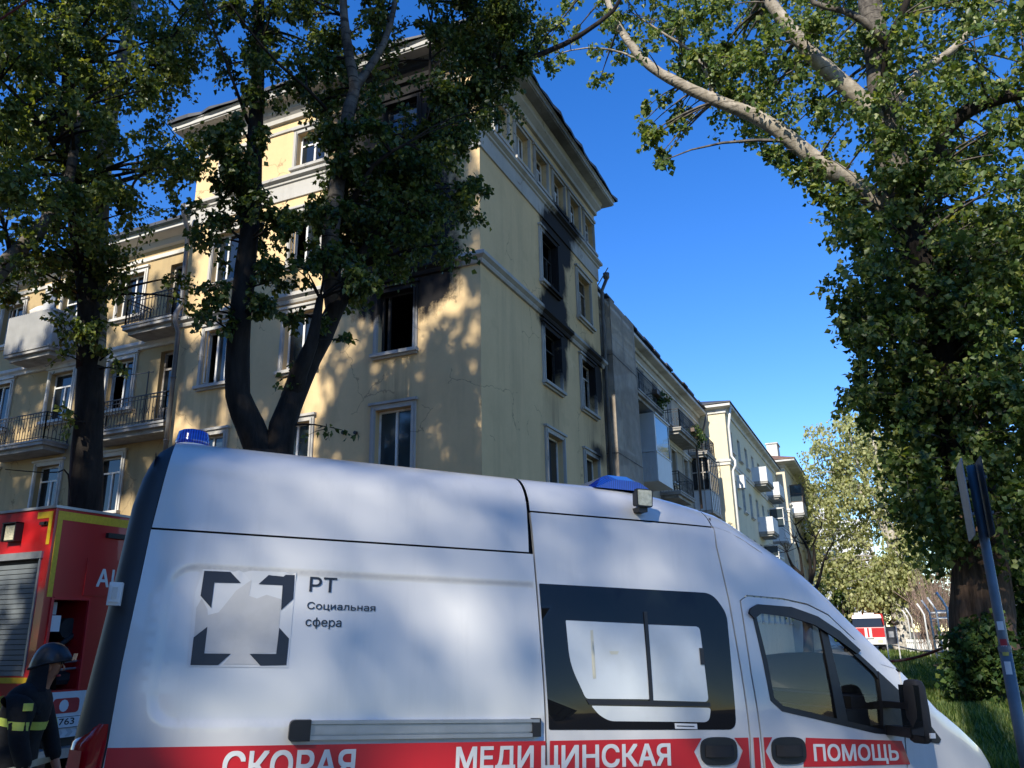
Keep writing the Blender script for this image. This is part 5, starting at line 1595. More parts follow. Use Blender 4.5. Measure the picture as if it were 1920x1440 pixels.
    m = MB(); m.box(FTX - L, FTX - .05, FTY + .3, FTY + W - .3, .5, .74); m.build('chassis', M['black_plastic'], t)
    m = MB(); m.box(FTX + .0, FTX + .05, u0 + .72, u0 + .86, .98, 1.12); m.box(FTX, FTX + .05, u0 + .74, u0 + .8, 1.14, 1.2); m.build('tail_light', M['tail_red'], t)
    for x in (FTX - 1.9, FTX - 5.8):
        for y in (FTY + .06, FTY + W - .36):
            m = MB(); m.lathe([(.3, y), (.5, y + .02), (.52, y + .06), (.52, y + .24), (.5, y + .28), (.3, y + .3)], (x, 0, .52), 26, 'y'); w = m.build('wheel', M['rubber'], t, smooth=True)
            m = MB(); m.lathe([(.08, y + .02), (.27, y + .08), (.3, y + .01), (.3, y + .29), (.27, y + .22), (.08, y + .28)], (x, 0, .52), 20, 'y'); m.build('rim', M['steel'], w)
    # mud guard with mesh-like plate below the shutter
    m = MB(); Fs.box(m, FTX - 2.6, FTX - .75, .5, .72, -.02, .0); m.build('mud_guard', M['rubber'], t)
fire_engine()

# ================================================================ fire engine far down the street
def far_engine():
    c = at(1630, 1200, 77); x, y = float(c[0]), float(c[1])
    t = thing('fire_engine', 'small distant fire engine with red front and two white stripes on the street', 'fire engine', (x, y, 0))
    w = 1.25
    def sec(z, yy, ww): return [(x - ww, yy, z), (x + ww, yy, z)]
    m = MB(); rows = [sec(1.15, y, w), sec(1.9, y + .03, w), sec(1.95, y + .05, w)]
    m.grid(rows); m.poly([(x - w, y, 1.15), (x - w, y + 2.0, 1.15), (x - w, y + 2.0, 1.95), (x - w, y + .05, 1.95)]); m.poly([(x + w, y, 1.15), (x + w, y + 2.0, 1.15), (x + w, y + 2.0, 1.95), (x + w, y + .05, 1.95)])
    cab = m.build('cab', M['fire_red'], t)
    m = MB(); P = [sec(2.68, y + .32, w - .1), sec(2.85, y + .4, w - .13), sec(2.98, y + .55, w - .2), sec(3.0, y + 2.0, w - .2)]
    m.grid(P); 
    for s in (-1, 1):
        m.poly([(x + s * w, y + .05, 1.95), (x + s * (w - .1), y + .32, 2.68), (x + s * (w - .1), y + .5, 2.68), (x + s * w, y + .2, 1.95)])
        m.poly([(x + s * w, y + 1.2, 1.95), (x + s * (w - .1), y + 1.2, 2.68), (x + s * (w - .2), y + 2.0, 3.0), (x + s * w, y + 2.0, 1.95)])
        m.poly([(x + s * (w - .1), y + .32, 2.68), (x + s * (w - .2), y + .55, 2.98), (x + s * (w - .2), y + 2.0, 3.0), (x + s * (w - .1), y + 1.2, 2.68)])
    m.build('cab_roof', M['fire_white'], t)
    m = MB(); m.poly([(x - w + .06, y + .055, 1.97), (x + w - .06, y + .055, 1.97), (x + w - .16, y + .31, 2.66), (x - w + .16, y + .31, 2.66)]); m.build('windscreen', M['pane'], t)
    for s in (-1, 1):
        m = MB(); m.poly([(x + s * (w - .01), y + .2, 1.98), (x + s * (w - .01), y + 1.2, 1.98), (x + s * (w - .1), y + 1.2, 2.66), (x + s * (w - .1), y + .5, 2.66)]); m.build('side_window', M['pane'], t)
        m = MB(); m.box(x + s * (w + .12) - .09, x + s * (w + .12) + .09, y + .1, y + .2, 1.9, 2.4); m.build('side_mirror', M['black_plastic'], t)
        m = MB(); m.box(x + s * .17 - .1, x + s * .17 + .1, y - .012, y + .0, 1.16, 1.9); m.build('white_stripe', M['white_paint'], t)
        m = MB(); m.box(x + s * .85 - .2, x + s * .85 + .2, y - .11, y - .06, .72, .95); m.build('headlamp', M['lamp_glass'], t)
        for yy in (y + .7, y + 4.6, y + 5.9):
            m = MB(); xa = x + s * 1.02; m.lathe([(.3, xa - .16), (.5, xa - .14), (.52, xa - .1), (.52, xa + .1), (.5, xa + .14), (.3, xa + .16)], (0, yy, .52), 22, 'x'); m.build('wheel', M['rubber'], t, smooth=True)
        m = MB(); m.box(x + s * (w + .0), x + s * (w + .03), y + .2, y + 1.9, .75, 1.15); m.build('side_panel', M['fire_white'], t)
    m = MB(); m.box(x - w, x + w, y - .08, y + .1, .98, 1.15); m.box(x - w - .02, x + w + .02, y - .1, y + .3, .6, .98); m.build('bumper', M['fire_white'], t)
    m = MB(); m.box(x - .4, x + .4, y - .112, y - .1, 1.02, 1.08); m.build('grille_slot', M['black_plastic'], t)
    m = MB(); m.box(x - 1.2, x + 1.2, y + .1, y + 7, .45, 1.1); m.build('chassis', M['black_plastic'], t)
    m = MB(); m.box(x - 1.25, x + 1.25, y + 2.1, y + 7.2, 1.1, 3.05); m.build('body', M['fire_red'], t)
    m = MB(); m.box(x - .95, x - .35, y + .8, y + 1.05, 3.0, 3.16); m.box(x - .2, x + .6, y + .8, y + 1.05, 3.0, 3.12); m.build('light_bar', M['white_paint'], t)
    m = MB(); m.box(x - w - .75, x - w - .68, y + .3, y + 1.2, .9, 2.5); m.bar((x - w, y + 1.2, 1.6), (x - w - .7, y + 1.2, 1.6), .05); m.build('open_door', M['fire_red'], t)
far_engine()

# ================================================================ the firefighter
def skin_mesh(name, verts, edges, radii, mat, parent, sub=2, rx=None):
    me = bpy.data.meshes.new(name); me.from_pydata(verts, edges, []); me.materials.append(mat)
    ob = bpy.data.objects.new(name, me); COL.objects.link(ob)
    ob.parent = parent
    md = ob.modifiers.new('skin', 'SKIN'); md.use_smooth_shade = True
    for i, v in enumerate(me.skin_vertices[0].data):
        r = radii[i]; v.radius = (r, r) if not hasattr(r, '__len__') else r
    me.skin_vertices[0].data[0].use_root = True
    s = ob.modifiers.new('sub', 'SUBSURF'); s.levels = sub; s.render_levels = sub
    # bake so the object stays a plain mesh
    dg = bpy.context.evaluated_depsgraph_get()
    new = bpy.data.meshes.new_from_object(ob.evaluated_get(dg))
    ob.modifiers.clear(); ob.data = new
    for p in new.polygons: p.use_smooth = True
    return ob
def firefighter():
    g = at(48, 1330, 7.2)
    root = thing('person', 'firefighter in dark coat with lime bands and black helmet, walking beside the fire engine', 'person', (float(g[0]), float(g[1]), 0), rotz=math.atan2(CR[1], CR[0]) + .25)
    # local axes: +x forward, +y to the person's left (away from the camera), z up
    V = []; E = []; Rb = []; Rc = []
    def add(p, rb, rc, par=None):
        V.append(p); Rb.append(rb); Rc.append(rc)
        if par is not None: E.append((par, len(V) - 1))
        return len(V) - 1
    pel = add((-.03, 0, .84), .13, (.19, .17)); sp = add((-.03, 0, 1.02), .125, (.17, .165), pel); ch = add((.0, 0, 1.20), .12, (.19, .175), sp); cl = add((.05, 0, 1.335), .08, (.17, .15), ch)
    nk = add((.09, 0, 1.41), .055, (.10, .10), cl); hd = add((.135, 0, 1.50), .085, None, nk); tp = add((.14, 0, 1.585), .085, None, hd)
    body_extra = []
    for s in (1, -1):
        hp = add((-.03, s * .10, .78), .10, .125, pel); kn = add((.05 + s * .12, s * .11, .45), .065, .095, hp); an = add((-.05 + s * .16, s * .11, .1), .05, .085, kn); to = add((.1 + s * .16, s * .12, .05), .045, .055, an)
        sh = add((.03, s * .19, 1.30), .045, .092, cl); el = add((.02 + (.02 if s < 0 else .1), s * .25, 1.04), .045, .072, sh); wr = add((.12 if s < 0 else .2, s * .23, .82), .035, .058, el)
        if s < 0: wrn = wr
        pm = add((.15 if s < 0 else .23, s * .225, .745), (.022, .036), None, wr)
        bx = .15 if s < 0 else .23
        for k in range(4):
            L = (.075, .085, .08, .062)[k]; oy = (k - 1.5) * .019
            a = add((bx - .01 + .012 * k, s * .225 + oy, .70), .0095, None, pm); b = add((bx + .012 * k + .008, s * .222 + oy, .70 - L * .55), .0088, None, a); add((bx + .012 * k - .008, s * .218 + oy, .70 - L), .0078, None, b)
        a = add((bx + .035, s * .21 - .02 * s, .735), .011, None, pm); b = add((bx + .05, s * .205 - .02 * s, .70), .0098, None, a)
    body = skin_mesh('body', V, E, Rb, M['skin'], root)
    keep = [i for i in range(len(V)) if Rc[i] is not None]; ix = {i: k for k, i in enumerate(keep)}
    coat = skin_mesh('coat', [V[i] for i in keep], [(ix[a], ix[b]) for a, b in E if a in ix and b in ix], [Rc[i] for i in keep], M['coat_cloth'], root)
    # face features
    m = MB()
    m.grid([[(.215 + .02 * math.sin(math.pi * i / 4) * (1 if j == 1 else .45), (j - 1) * .018, 1.525 - .05 * i / 4) for j in range(3)] for i in range(5)]); m.build('nose', M['skin'], root, smooth=True, world=False)
    m = MB(); m.tube([(.19, -.03, 1.445), (.203, 0, 1.445), (.19, .03, 1.445)], .008, 6); m.build('mouth', M['sticker_red'], root, smooth=True, world=False)
    m = MB(); m.lathe([(.03, -.012), (.034, 0), (.02, .012)], (.125, -.088, 1.50), 10, 'y'); m.build('ear', M['skin'], root, smooth=True, world=False)
    for s in (-1, 1):
        m = MB(); m.lathe([(.004, 0), (.012, .006), (.004, .012)], (.205, s * .033, 1.535), 8, 'x'); m.build('eye', M['black_plastic'], root, world=False)
    # helmet with brim, chin strap and neck cape
    P = []
    for i in range(9):
        a = math.pi / 2 * i / 8; row = []
        for k in range(24):
            b = 2 * math.pi * k / 24
            r = math.sin(a) ** .85
            ext = 1 + (.18 * max(0, math.cos(b)) ** 4 + .10 * max(0, -math.cos(b)) ** 2) * (i / 8) ** 4
            row.append((  .125 + .135 * r * math.cos(b) * ext, .12 * r * math.sin(b), 1.535 + .15 * math.cos(a) - (.04 * max(0, -math.cos(b)) * (i / 8) ** 2) + (.02 * max(0, math.cos(b)) * (i / 8) ** 3)))
        row.append(row[0]); P.append(row)
    m = MB(); m.grid(P); hl = m.build('helmet', M['helmet'], root, smooth=True, world=False)
    m = MB(); rim = P[-1]; m.tube(rim, .009, 6, cap=False); m.build('helmet_rim', M['rubber'], hl, smooth=True, world=False)
    m = MB(); m.grid([[(.125 - .13 * math.cos(b) * q, .118 * math.sin(b) * q, z) for b in np.linspace(-1.75, 1.75, 18)] for z, q in ((1.54, 1.0), (1.46, 1.04), (1.38, 1.18), (1.34, 1.3))]); m.build('neck_cape', M['coat_cloth'], hl, smooth=True, world=False)
    m = MB(); m.grid([[(.29 + .02 * (z - 1.56) * 8, y, z) for y in np.linspace(-.07, .07, 6)] for z in (1.55, 1.60)]); m.build('visor', M['alu'], hl, world=False)
    # tapes: bands that follow the coat
    def band(z0, z1, rx, ry, cx, mat, tilt=0.0, a0=0, a1=2 * math.pi, name='reflective_band'):
        m = MB(); n = 28
        m.grid([[(cx + (rx + .004) * math.cos(a), (ry + .004) * math.sin(a), z + tilt * math.cos(a)) for a in np.linspace(a0, a1, n)] for z in (z0, z1)])
        return m.build(name, mat, coat, smooth=True, world=False)
    from mathutils.bvhtree import BVHTree
    bm = bmesh.new(); bm.from_mesh(coat.data); bv = BVHTree.FromBMesh(bm)
    def wrap(z0, z1, cx, cy, mat, tilt, a0=0, a1=2 * math.pi, n=40):
        rows = []
        for z in (z0, (z0 + z1) / 2, z1):
            row = []
            for a in np.linspace(a0, a1, n):
                d = Vector((math.cos(a), math.sin(a), 0)); zz = z + tilt * math.cos(a)
                o = Vector((cx, cy, zz)) + d * .6
                h = bv.ray_cast(o, -d)
                p = h[0] + d * .006 if h[0] is not None else Vector((cx, cy, zz)) + d * .16
                row.append(tuple(p))
            rows.append(row)
        m = MB(); m.grid(rows); return m.build('reflective_band', mat, coat, smooth=True, world=False)
    wrap(1.10, 1.155, -.02, 0, M['hi_vis'], -.03); wrap(.79, .84, -.03, 0, M['hi_vis_grey'], .03)
    wrap(.80, .84, .11, -.23, M['hi_vis_grey'], 0, math.pi * .9, math.pi * 2.1, 16)
    m = MB(); m.box(.06, .12, -.30, -.275, 1.22, 1.27); m.build('badge', M['hi_vis'], coat, world=False)
    m = MB(); m.grid([[(-.185 - .01 * math.sin(i), y, z) for y in np.linspace(-.1, .1, 4)] for i, z in enumerate((1.14, 1.20, 1.27, 1.31))]); m.build('back_tape', M['hi_vis'], coat, smooth=True, world=False)
    bm.free()
    root.scale = (.95, .95, .97)
    for s in (1, -1):
        m = MB(); x = s * .16 - .05; P = []
        for i, (z, l0, l1, w) in enumerate(((0.0, -.07, .2, .05), (.05, -.08, .21, .055), (.1, -.075, .1, .052), (.24, -.065, .07, .06))):
            P.append([(x + (l0 + l1) / 2 + (l1 - l0) / 2 * math.cos(a), s * .11 + w * math.sin(a), z) for a in np.linspace(0, 2 * math.pi, 15)])
        m.grid(P); m.poly(P[0][:-1]); m.build('boot', M['rubber'], root, smooth=True, world=False)
firefighter()
# ================================================================ pole, signs, hoses, pergola
def sign_pole():
    b = at(1905, 1330, 8.2); x, y = float(b[0]), float(b[1])
    t = thing('sign_pole', 'grey metal sign pole with two edge-on sign plates at the right edge', 'sign pole', (x, y, 0))
    zt = float(at(1848, 870, 8.2)[2])
    m = MB(); m.tube([(x, y, 0), (x, y, 1.45)], .047, 16); m.tube([(x, y, 1.45), (x, y, 1.5), (x, y, zt)], [.047, .039, .038], 16); m.build('pole', M['pole'], t, smooth=True)
    m = MB(); m.lathe([(.049, -.02), (.051, 0), (.049, .03)], (x, y, 1.44), 16); m.build('joint_ring', M['pole'], t)
    az = math.atan2(x, y); z0 = float(at(1848, 1008, 8.2)[2]); z1 = zt + .03
    for off, tilt, mat, ww in ((-.09, math.radians(6), M['sign_pale'], .6), (.05, math.radians(7), M['shaded_plate_dark_board'], .6)):
        a = az - tilt
        d = Vector((math.sin(az - tilt), math.cos(az - tilt), 0)); s = Vector((math.cos(az), -math.sin(az), 0))
        c = Vector((x, y, 0)) + s * off
        def P(u, v, h): 
            p = c + d * u + s * h
            return (p.x, p.y, v)
        m = MB(); m.prism(rounded([(-ww / 2, z0), (ww / 2, z0), (ww / 2, z1), (-ww / 2, z1)], .04), P, -.004, .004)
        pl = m.build('sign_plate', mat, t)
        m = MB()
        for zz in (z0 + .18, z1 - .18): m.bar(P(-ww / 2 + .04, zz, .012), P(ww / 2 - .04, zz, .012), .025)
        m.build('plate_rail', M['pole'], pl)
    # stickers and torn paper
    def stick(px, py, w, h, mat, name):
        z = float(at(px, py, 8.2)[2]); q = MB(); an0 = math.atan2(-y, -x)
        q.grid([[(x + .0485 * math.cos(an0 + a), y + .0485 * math.sin(an0 + a), zz) for a in np.linspace(-w, w, 8)] for zz in (z - h, z + h)])
        q.build(name, mat, t, smooth=True)
    stick(1893, 1205, .55, .03, M['sticker_red'], 'sticker'); stick(1894, 1213, .5, .012, M['paper'], 'sticker'); stick(1895, 1224, .5, .022, M['sticker_yellow'], 'sticker'); stick(1882, 1173, .5, .035, M['paper'], 'torn_paper'); stick(1900, 1252, .5, .05, M['paper'], 'torn_paper')
sign_pole()

def hose(name, label, pts, r, mat):
    P = [Vector([float(v) for v in at(*p)]) for p in pts]
    # smooth through the points
    out = []
    for i in range(len(P) - 1):
        p0 = P[max(i - 1, 0)]; p1 = P[i]; p2 = P[i + 1]; p3 = P[min(i + 2, len(P) - 1)]
        for k in range(8):
            t = k / 8
            out.append(.5 * ((2 * p1) + (-p0 + p2) * t + (2 * p0 - 5 * p1 + 4 * p2 - p3) * t * t + (-p0 + 3 * p1 - 3 * p2 + p3) * t ** 3))
    out.append(P[-1])
    m = MB(); m.tube(out, r, 8)
    return tag(m.build(name, mat, smooth=True), label, 'hose')
hose('fire_hose', 'dark red fire hose hanging from the thick tree trunk towards the street', [(1560, 1246, 26), (1640, 1242, 26), (1690, 1238, 25.5), (1730, 1229, 25), (1765, 1216, 24.2), (1800, 1199, 23.2)], .036, M['hose'])
hose('fire_hose', 'thin pale hose lying across the lawn behind the birch trunk', [(1668, 1207, 58), (1690, 1213, 52), (1720, 1219, 46), (1760, 1222, 43), (1785, 1222, 42)], .045, M['hose_pale'])

def pergola():
    c = at(1770, 1200, 40); x, y = float(c[0]), float(c[1])
    t = thing('pergola', 'white metal pergola of thin posts and cross beams behind the hose', 'pergola', (x, y, 0))
    posts = [(1786, 40), (1765, 46), (1752, 50), (1741, 56), (1716, 66), (1709, 72)]
    tops = []
    for px, D in posts:
        b = at(px, 1205, D); X, Y = float(b[0]), float(b[1])
        h = 3.0
        m = MB(); m.tube([(X, Y, 0), (X, Y, 2.5), (X - .12, Y, 2.8), (X - .3, Y, 3.15)], .05, 8); m.build('post', M['white_paint'], t, smooth=True)
        tops.append((X, Y))
    for i in range(3):
        X, Y = tops[i]; m = MB(); m.bar((X, Y, 2.5 - .0), (X + 5.5, Y + .4, 2.5), .07); m.build('beam', M['white_paint'], t)
        m = MB(); m.bar((X, Y, 2.2), (X + 5.5, Y + .4, 2.2), .05); m.build('beam', M['white_paint'], t)
    m = MB()
    for k in range(7): z = .4 + k * .33; m.bar((tops[1][0], tops[1][1], z), (tops[2][0], tops[2][1], z), .03)
    m.build('trellis', M['white_paint'], t)
pergola()
def white_fence():
    a = at(1700, 1200, 72); b = at(1800, 1200, 66)
    t = thing('fence', 'low white picket fence at the far side of the lawn', 'fence', (float(a[0]), float(a[1]), 0))
    A = Vector((float(a[0]), float(a[1]), 0)); B = Vector((float(b[0]), float(b[1]), 0)); n = 26
    for z in (.3, .8):
        m = MB(); m.bar(A + Vector((0, 0, z)), B + Vector((0, 0, z)), .06); m.build('rail', M['white_paint'], t)
    pk = MB(); pk.box(-.05, .05, -.015, .015, 0, 1.0); first = pk.build('picket', M['white_paint'], t, world=False)
    first.location = (0, 0, 0)
    for i in range(1, n + 1):
        c = first.copy(); COL.objects.link(c); c.parent = t; c.location = (B - A) * (i / n)
white_fence()
def notice_board():
    c = at(1672, 1195, 50); x, y = float(c[0]), float(c[1])
    t = thing('notice_board', 'small dark notice board on two legs left of the birch trunk', 'notice board', (x, y, 0))
    for s in (-.28, .28):
        m = MB(); m.bar((x + s, y, 0), (x + s, y, 1.9), .06); m.build('leg', M['white_paint'], t)
    m = MB(); m.box(x - .25, x + .25, y - .03, y + .03, .95, 1.85); m.build('board', M['shaded_plate_dark_board'], t)
    m = MB(); m.box(x - .12, x + .12, y - .035, y - .03, 1.3, 1.6); m.build('print', M['decal_residue'], t)
notice_board()
def overhead_wire():
    a = at(-40, 62, 9); b = at(120, -50, 7.5)
    m = MB(); m.tube([tuple(a), tuple((a + b) / 2 - np.array([0, 0, .03])), tuple(b)], .012, 6)
    tag(m.build('overhead_wire', M['hose']), 'thin reddish wire crossing the top left corner', 'wire')
overhead_wire()
# ================================================================ trees
def leaf_quads(C, size, rng, droop=0.6, aspect=0.8, out=None, fold=0.22):
    """C: n x 3 leaf bases -> verts, tris (each leaf two triangles folded along its rib)"""
    n = len(C)
    t = rng.normal(size=(n, 3)); t[:, 2] -= droop * 1.6
    if out is not None: t += out * 0.9
    t /= np.linalg.norm(t, axis=1)[:, None]
    nn = rng.normal(size=(n, 3)); nn[:, 2] += 0.9
    s = np.cross(t, nn); s /= (np.linalg.norm(s, axis=1)[:, None] + 1e-9)
    u = np.cross(s, t)
    L = size * rng.uniform(0.6, 1.25, n)[:, None]; W = L * aspect * rng.uniform(.8, 1.15, n)[:, None]
    b = C; m = C + t * L * 0.42; tip = C + t * L
    l = m + s * W * .5 + u * W * fold; r = m - s * W * .5 + u * W * fold
    V = np.stack([b, l, tip, r], 1).reshape(-1, 3)
    i = np.arange(n, dtype=np.int32)[:, None] * 4
    F = np.concatenate([i + np.array([[0, 1, 2]]), i + np.array([[0, 2, 3]])], 1).reshape(-1, 3)
    return V, F

class Tree:
    def __init__(self, name, label, base, seed=1, group=None, leaf='leaf', leaf_size=.085, droop=.6, aspect=.8):
        self.t = thing(name, label, 'tree' if 'shrub' not in name else 'shrub', base, group)
        self.rng = np.random.default_rng(seed); self.rnd = random.Random(seed)
        self.leaf = M[leaf]; self.ls = leaf_size; self.droop = droop; self.aspect = aspect
        self.nodes = []; self.C = []; self.O = []; self.tw = MB()
    def stem(self, pts, r0, r1, name='trunk', mat='bark_dark', n=10, jag=.06, px=True, power=1.0):
        P = [Vector([float(v) for v in (at(*p) if px else p)]) for p in pts]
        out = []
        for i in range(len(P) - 1):
            p0 = P[max(i - 1, 0)]; p1 = P[i]; p2 = P[i + 1]; p3 = P[min(i + 2, len(P) - 1)]
            k_ = max(2, int((p2 - p1).length / .35))
            for k in range(k_):
                t = k / k_
                out.append(.5 * ((2 * p1) + (-p0 + p2) * t + (2 * p0 - 5 * p1 + 4 * p2 - p3) * t * t + (-p0 + 3 * p1 - 3 * p2 + p3) * t ** 3))
        out.append(P[-1])
        N = len(out)
        rad = [r0 + (r1 - r0) * (i / (N - 1)) ** power for i in range(N)]
        m = MB(); m.tube(out, rad, n, jag=jag, rnd=self.rnd)
        ob = m.build(name, M[mat], self.t, smooth=True)
        self.nodes += [(p, r) for p, r in zip(out, rad)]
        return out, ob
    def clump(self, c, r, n, twigs=5, connect=True):
        c = np.asarray(c, float); rng = self.rng
        cv = Vector(c)
        if connect and self.nodes:
            best = min(self.nodes, key=lambda q: (q[0] - cv).length + max(0, (q[0].z - cv.z)) * .8)
            a = best[0]; d = (cv - a).length
            if d > .05 and d < 6:
                mid = a.lerp(cv, .5) + Vector((self.rnd.uniform(-.1, .1), self.rnd.uniform(-.1, .1), .12)) * d
                r0 = min(best[1] * .6, .012 + .012 * d)
                q = [a.lerp(mid, f).lerp(mid.lerp(cv, f), f) for f in (0, .25, .5, .75, 1)]
                self.tw.tube(q, [r0 * (1 - .8 * f) + .003 for f in (0, .25, .5, .75, 1)], 5, cap=False)
        per = max(1, n // twigs)
        for k in range(twigs):
            d = rng.normal(size=3); d /= np.linalg.norm(d); d[2] -= .25 * self.droop
            L = r * rng.uniform(.7, 1.25)
            s = c + rng.normal(size=3) * r * .18
            e = s + d * L; e[2] -= self.droop * L * .25
            self.tw.tube([tuple(s), tuple((s + e) / 2 + np.array([0, 0, L * .08])), tuple(e)], [.006, .004, .002], 4, cap=False)
            f = rng.uniform(0.05, 1.05, per) ** .75
            P = s + (e - s) * f[:, None] + rng.normal(size=(per, 3)) * (r * .17)
            P[:, 2] += L * .08 * 4 * f * (1 - f)
            self.C.append(P); self.O.append(np.repeat((d * .6)[None], per, 0))
    def fill(self, poly, n, D, r_px, leaves, holes=(), twigs=5, connect=True):
        """scatter clumps over an outline seen from the camera, each at its own depth"""
        xs = [p[0] for p in poly]; ys = [p[1] for p in poly]; k = 0; tries = 0
        while k < n and tries < n * 60:
            tries += 1
            x = self.rnd.uniform(min(xs), max(xs)); y = self.rnd.uniform(min(ys), max(ys))
            if not inpoly((x, y), poly): continue
            if any((x - hx) ** 2 + (y - hy) ** 2 < hr * hr for hx, hy, hr in holes): continue
            d = self.rnd.uniform(*D); r = self.rnd.uniform(.7, 1.3) * r_px * d / FPX
            self.clump(at(x, y, d), r, int(leaves * self.rnd.uniform(.7, 1.3)), twigs, connect); k += 1
    def done(self, twig_mat='bark_dark'):
        if self.tw.v: self.tw.build('twigs', M[twig_mat], self.t, fix=False)
        if self.C:
            V, F = leaf_quads(np.concatenate(self.C), self.ls, self.rng, self.droop, self.aspect, np.concatenate(self.O))
            mesh_np('crown', V, F, self.leaf, self.t)
        return self.t
def gp(px, D):   # ground point below a pixel column
    p = at(px, 1200, D); return (float(p[0]), float(p[1]), 0.0)

# --- two-stemmed poplar in front of the burnt block
def forked_poplar():
    D = 11.0; b = gp(505, D)
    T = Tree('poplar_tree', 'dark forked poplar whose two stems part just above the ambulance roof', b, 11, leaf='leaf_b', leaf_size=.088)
    p = at(505, 855, D)
    tr = [b, (b[0], b[1], .5), (float(p[0]), float(p[1]), float(p[2]) - .6), tuple(float(v) for v in p)]
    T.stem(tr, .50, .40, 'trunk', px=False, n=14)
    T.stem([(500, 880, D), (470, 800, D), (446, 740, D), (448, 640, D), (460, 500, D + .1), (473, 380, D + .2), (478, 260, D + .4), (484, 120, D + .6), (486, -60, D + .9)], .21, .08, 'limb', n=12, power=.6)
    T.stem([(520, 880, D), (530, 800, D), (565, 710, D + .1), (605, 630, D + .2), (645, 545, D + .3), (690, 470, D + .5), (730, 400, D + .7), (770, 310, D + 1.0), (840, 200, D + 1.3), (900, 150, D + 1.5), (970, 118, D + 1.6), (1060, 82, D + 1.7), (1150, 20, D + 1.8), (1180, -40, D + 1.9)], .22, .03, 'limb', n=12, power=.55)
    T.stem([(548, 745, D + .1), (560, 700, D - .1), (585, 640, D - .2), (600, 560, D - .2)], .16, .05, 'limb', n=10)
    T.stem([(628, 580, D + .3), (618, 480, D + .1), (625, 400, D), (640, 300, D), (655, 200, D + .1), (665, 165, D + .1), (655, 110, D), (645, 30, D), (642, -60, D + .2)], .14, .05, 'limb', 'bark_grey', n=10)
    T.stem([(665, 165, D + .1), (690, 130, D + .2), (720, 80, D + .3), (740, 10, D + .5), (750, -60, D + .6)], .08, .03, 'limb', 'bark_grey', n=8)
    T.stem([(800, 260, D + 1.1), (806, 150, D + 1.0), (808, 40, D + 1), (822, -50, D + 1)], .035, .015, 'limb', n=6)
    T.stem([(466, 232, D + .3), (440, 160, D), (410, 80, D - .3), (377, -10, D - .6)], .03, .012, 'limb', n=6)
    T.stem([(612, 205, D), (575, 165, D - .3), (520, 118, D - .6), (470, 60, D - .9), (430, 5, D - 1.1)], .03, .012, 'limb', n=6)
    T.stem([(660, 380, D), (700, 310, D - .2), (760, 270, D - .4)], .05, .02, 'limb', n=6)
    T.stem([(900, 150, D + 1.5), (930, 90, D + 1.5), (950, 20, D + 1.6), (960, -50, D + 1.7)], .07, .03, 'limb', n=8)
    T.stem([(1000, 110, D + 1.6), (1030, 60, D + 1.5), (1060, 40, D + 1.4)], .02, .008, 'limb', n=5)
    # crown masses
    T.fill([(850, -40), (1000, -40), (1010, 60), (975, 130), (972, 195), (900, 210), (880, 140), (830, 130), (800, 60)], 46, (11.6, 13.2), 42, 280, twigs=6)
    T.fill([(720, 260), (800, 170), (890, 170), (965, 190), (960, 225), (930, 210), (885, 265), (800, 300), (740, 320)], 22, (11.0, 12.8), 38, 250, twigs=6)
    T.fill([(690, 330), (760, 280), (860, 270), (880, 320), (895, 388), (850, 400), (855, 455), (800, 460), (760, 500), (705, 480), (690, 420)], 34, (10.6, 12.6), 40, 280, twigs=6)
    T.fill([(630, 430), (700, 470), (760, 500), (700, 560), (668, 590), (640, 660), (612, 600), (595, 520), (600, 460)], 15, (10.4, 12.0), 34, 210, twigs=6)
    T.fill([(560, 150), (610, 130), (640, 300), (660, 420), (610, 480), (570, 420), (590, 300)], 17, (10.6, 12), 34, 190)
    T.fill([(520, -40), (800, -40), (790, 40), (730, 110), (700, 200), (640, 190), (560, 130), (500, 60)], 30, (10.8, 13), 42, 240, holes=((830, 60, 60), (690, 130, 25), (560, 60, 22)))
    T.fill([(500, -40), (560, 40), (540, 190), (500, 200), (420, 130), (440, -40)], 14, (10.8, 12.4), 36, 190, holes=((440, 60, 22),))
    T.fill([(390, 235), (450, 220), (540, 270), (545, 340), (470, 360), (400, 330)], 13, (10.4, 11.4), 34, 190, holes=((540, 320, 30),))
    T.fill([(380, 350), (470, 340), (540, 390), (560, 480), (500, 500), (440, 480), (380, 440)], 15, (10.4, 11.6), 34, 180, holes=((420, 470, 24),))
    T.fill([(470, 560), (560, 480), (600, 520), (570, 560), (545, 600), (500, 590)], 7, (10.4, 11.2), 26, 110)
    T.fill([(375, 520), (420, 520), (440, 600), (385, 620)], 5, (10.4, 11.0), 24, 100)
    T.fill([(640, 210), (700, 200), (760, 240), (740, 330), (700, 420), (640, 440), (610, 380), (630, 280)], 22, (10.3, 11.6), 34, 210)
    for x, y, r, n in ((880, 385, 20, 34), (800, 425, 26, 60), (780, 470, 22, 50), (640, 640, 22, 60), (610, 600, 24, 60), (535, 700, 30, 26), (612, 800, 40, 30), (560, 590, 22, 40), (400, 560, 24, 60), (930, 215, 22, 50), (955, 195, 20, 50)):
        T.clump(at(x, y, 10.9), r * 10.9 / FPX, n, 3)
    T.fill([(420, -360), (1000, -300), (960, -30), (420, -30)], 40, (11, 13.5), 46, 200)
    T.done()
forked_poplar()

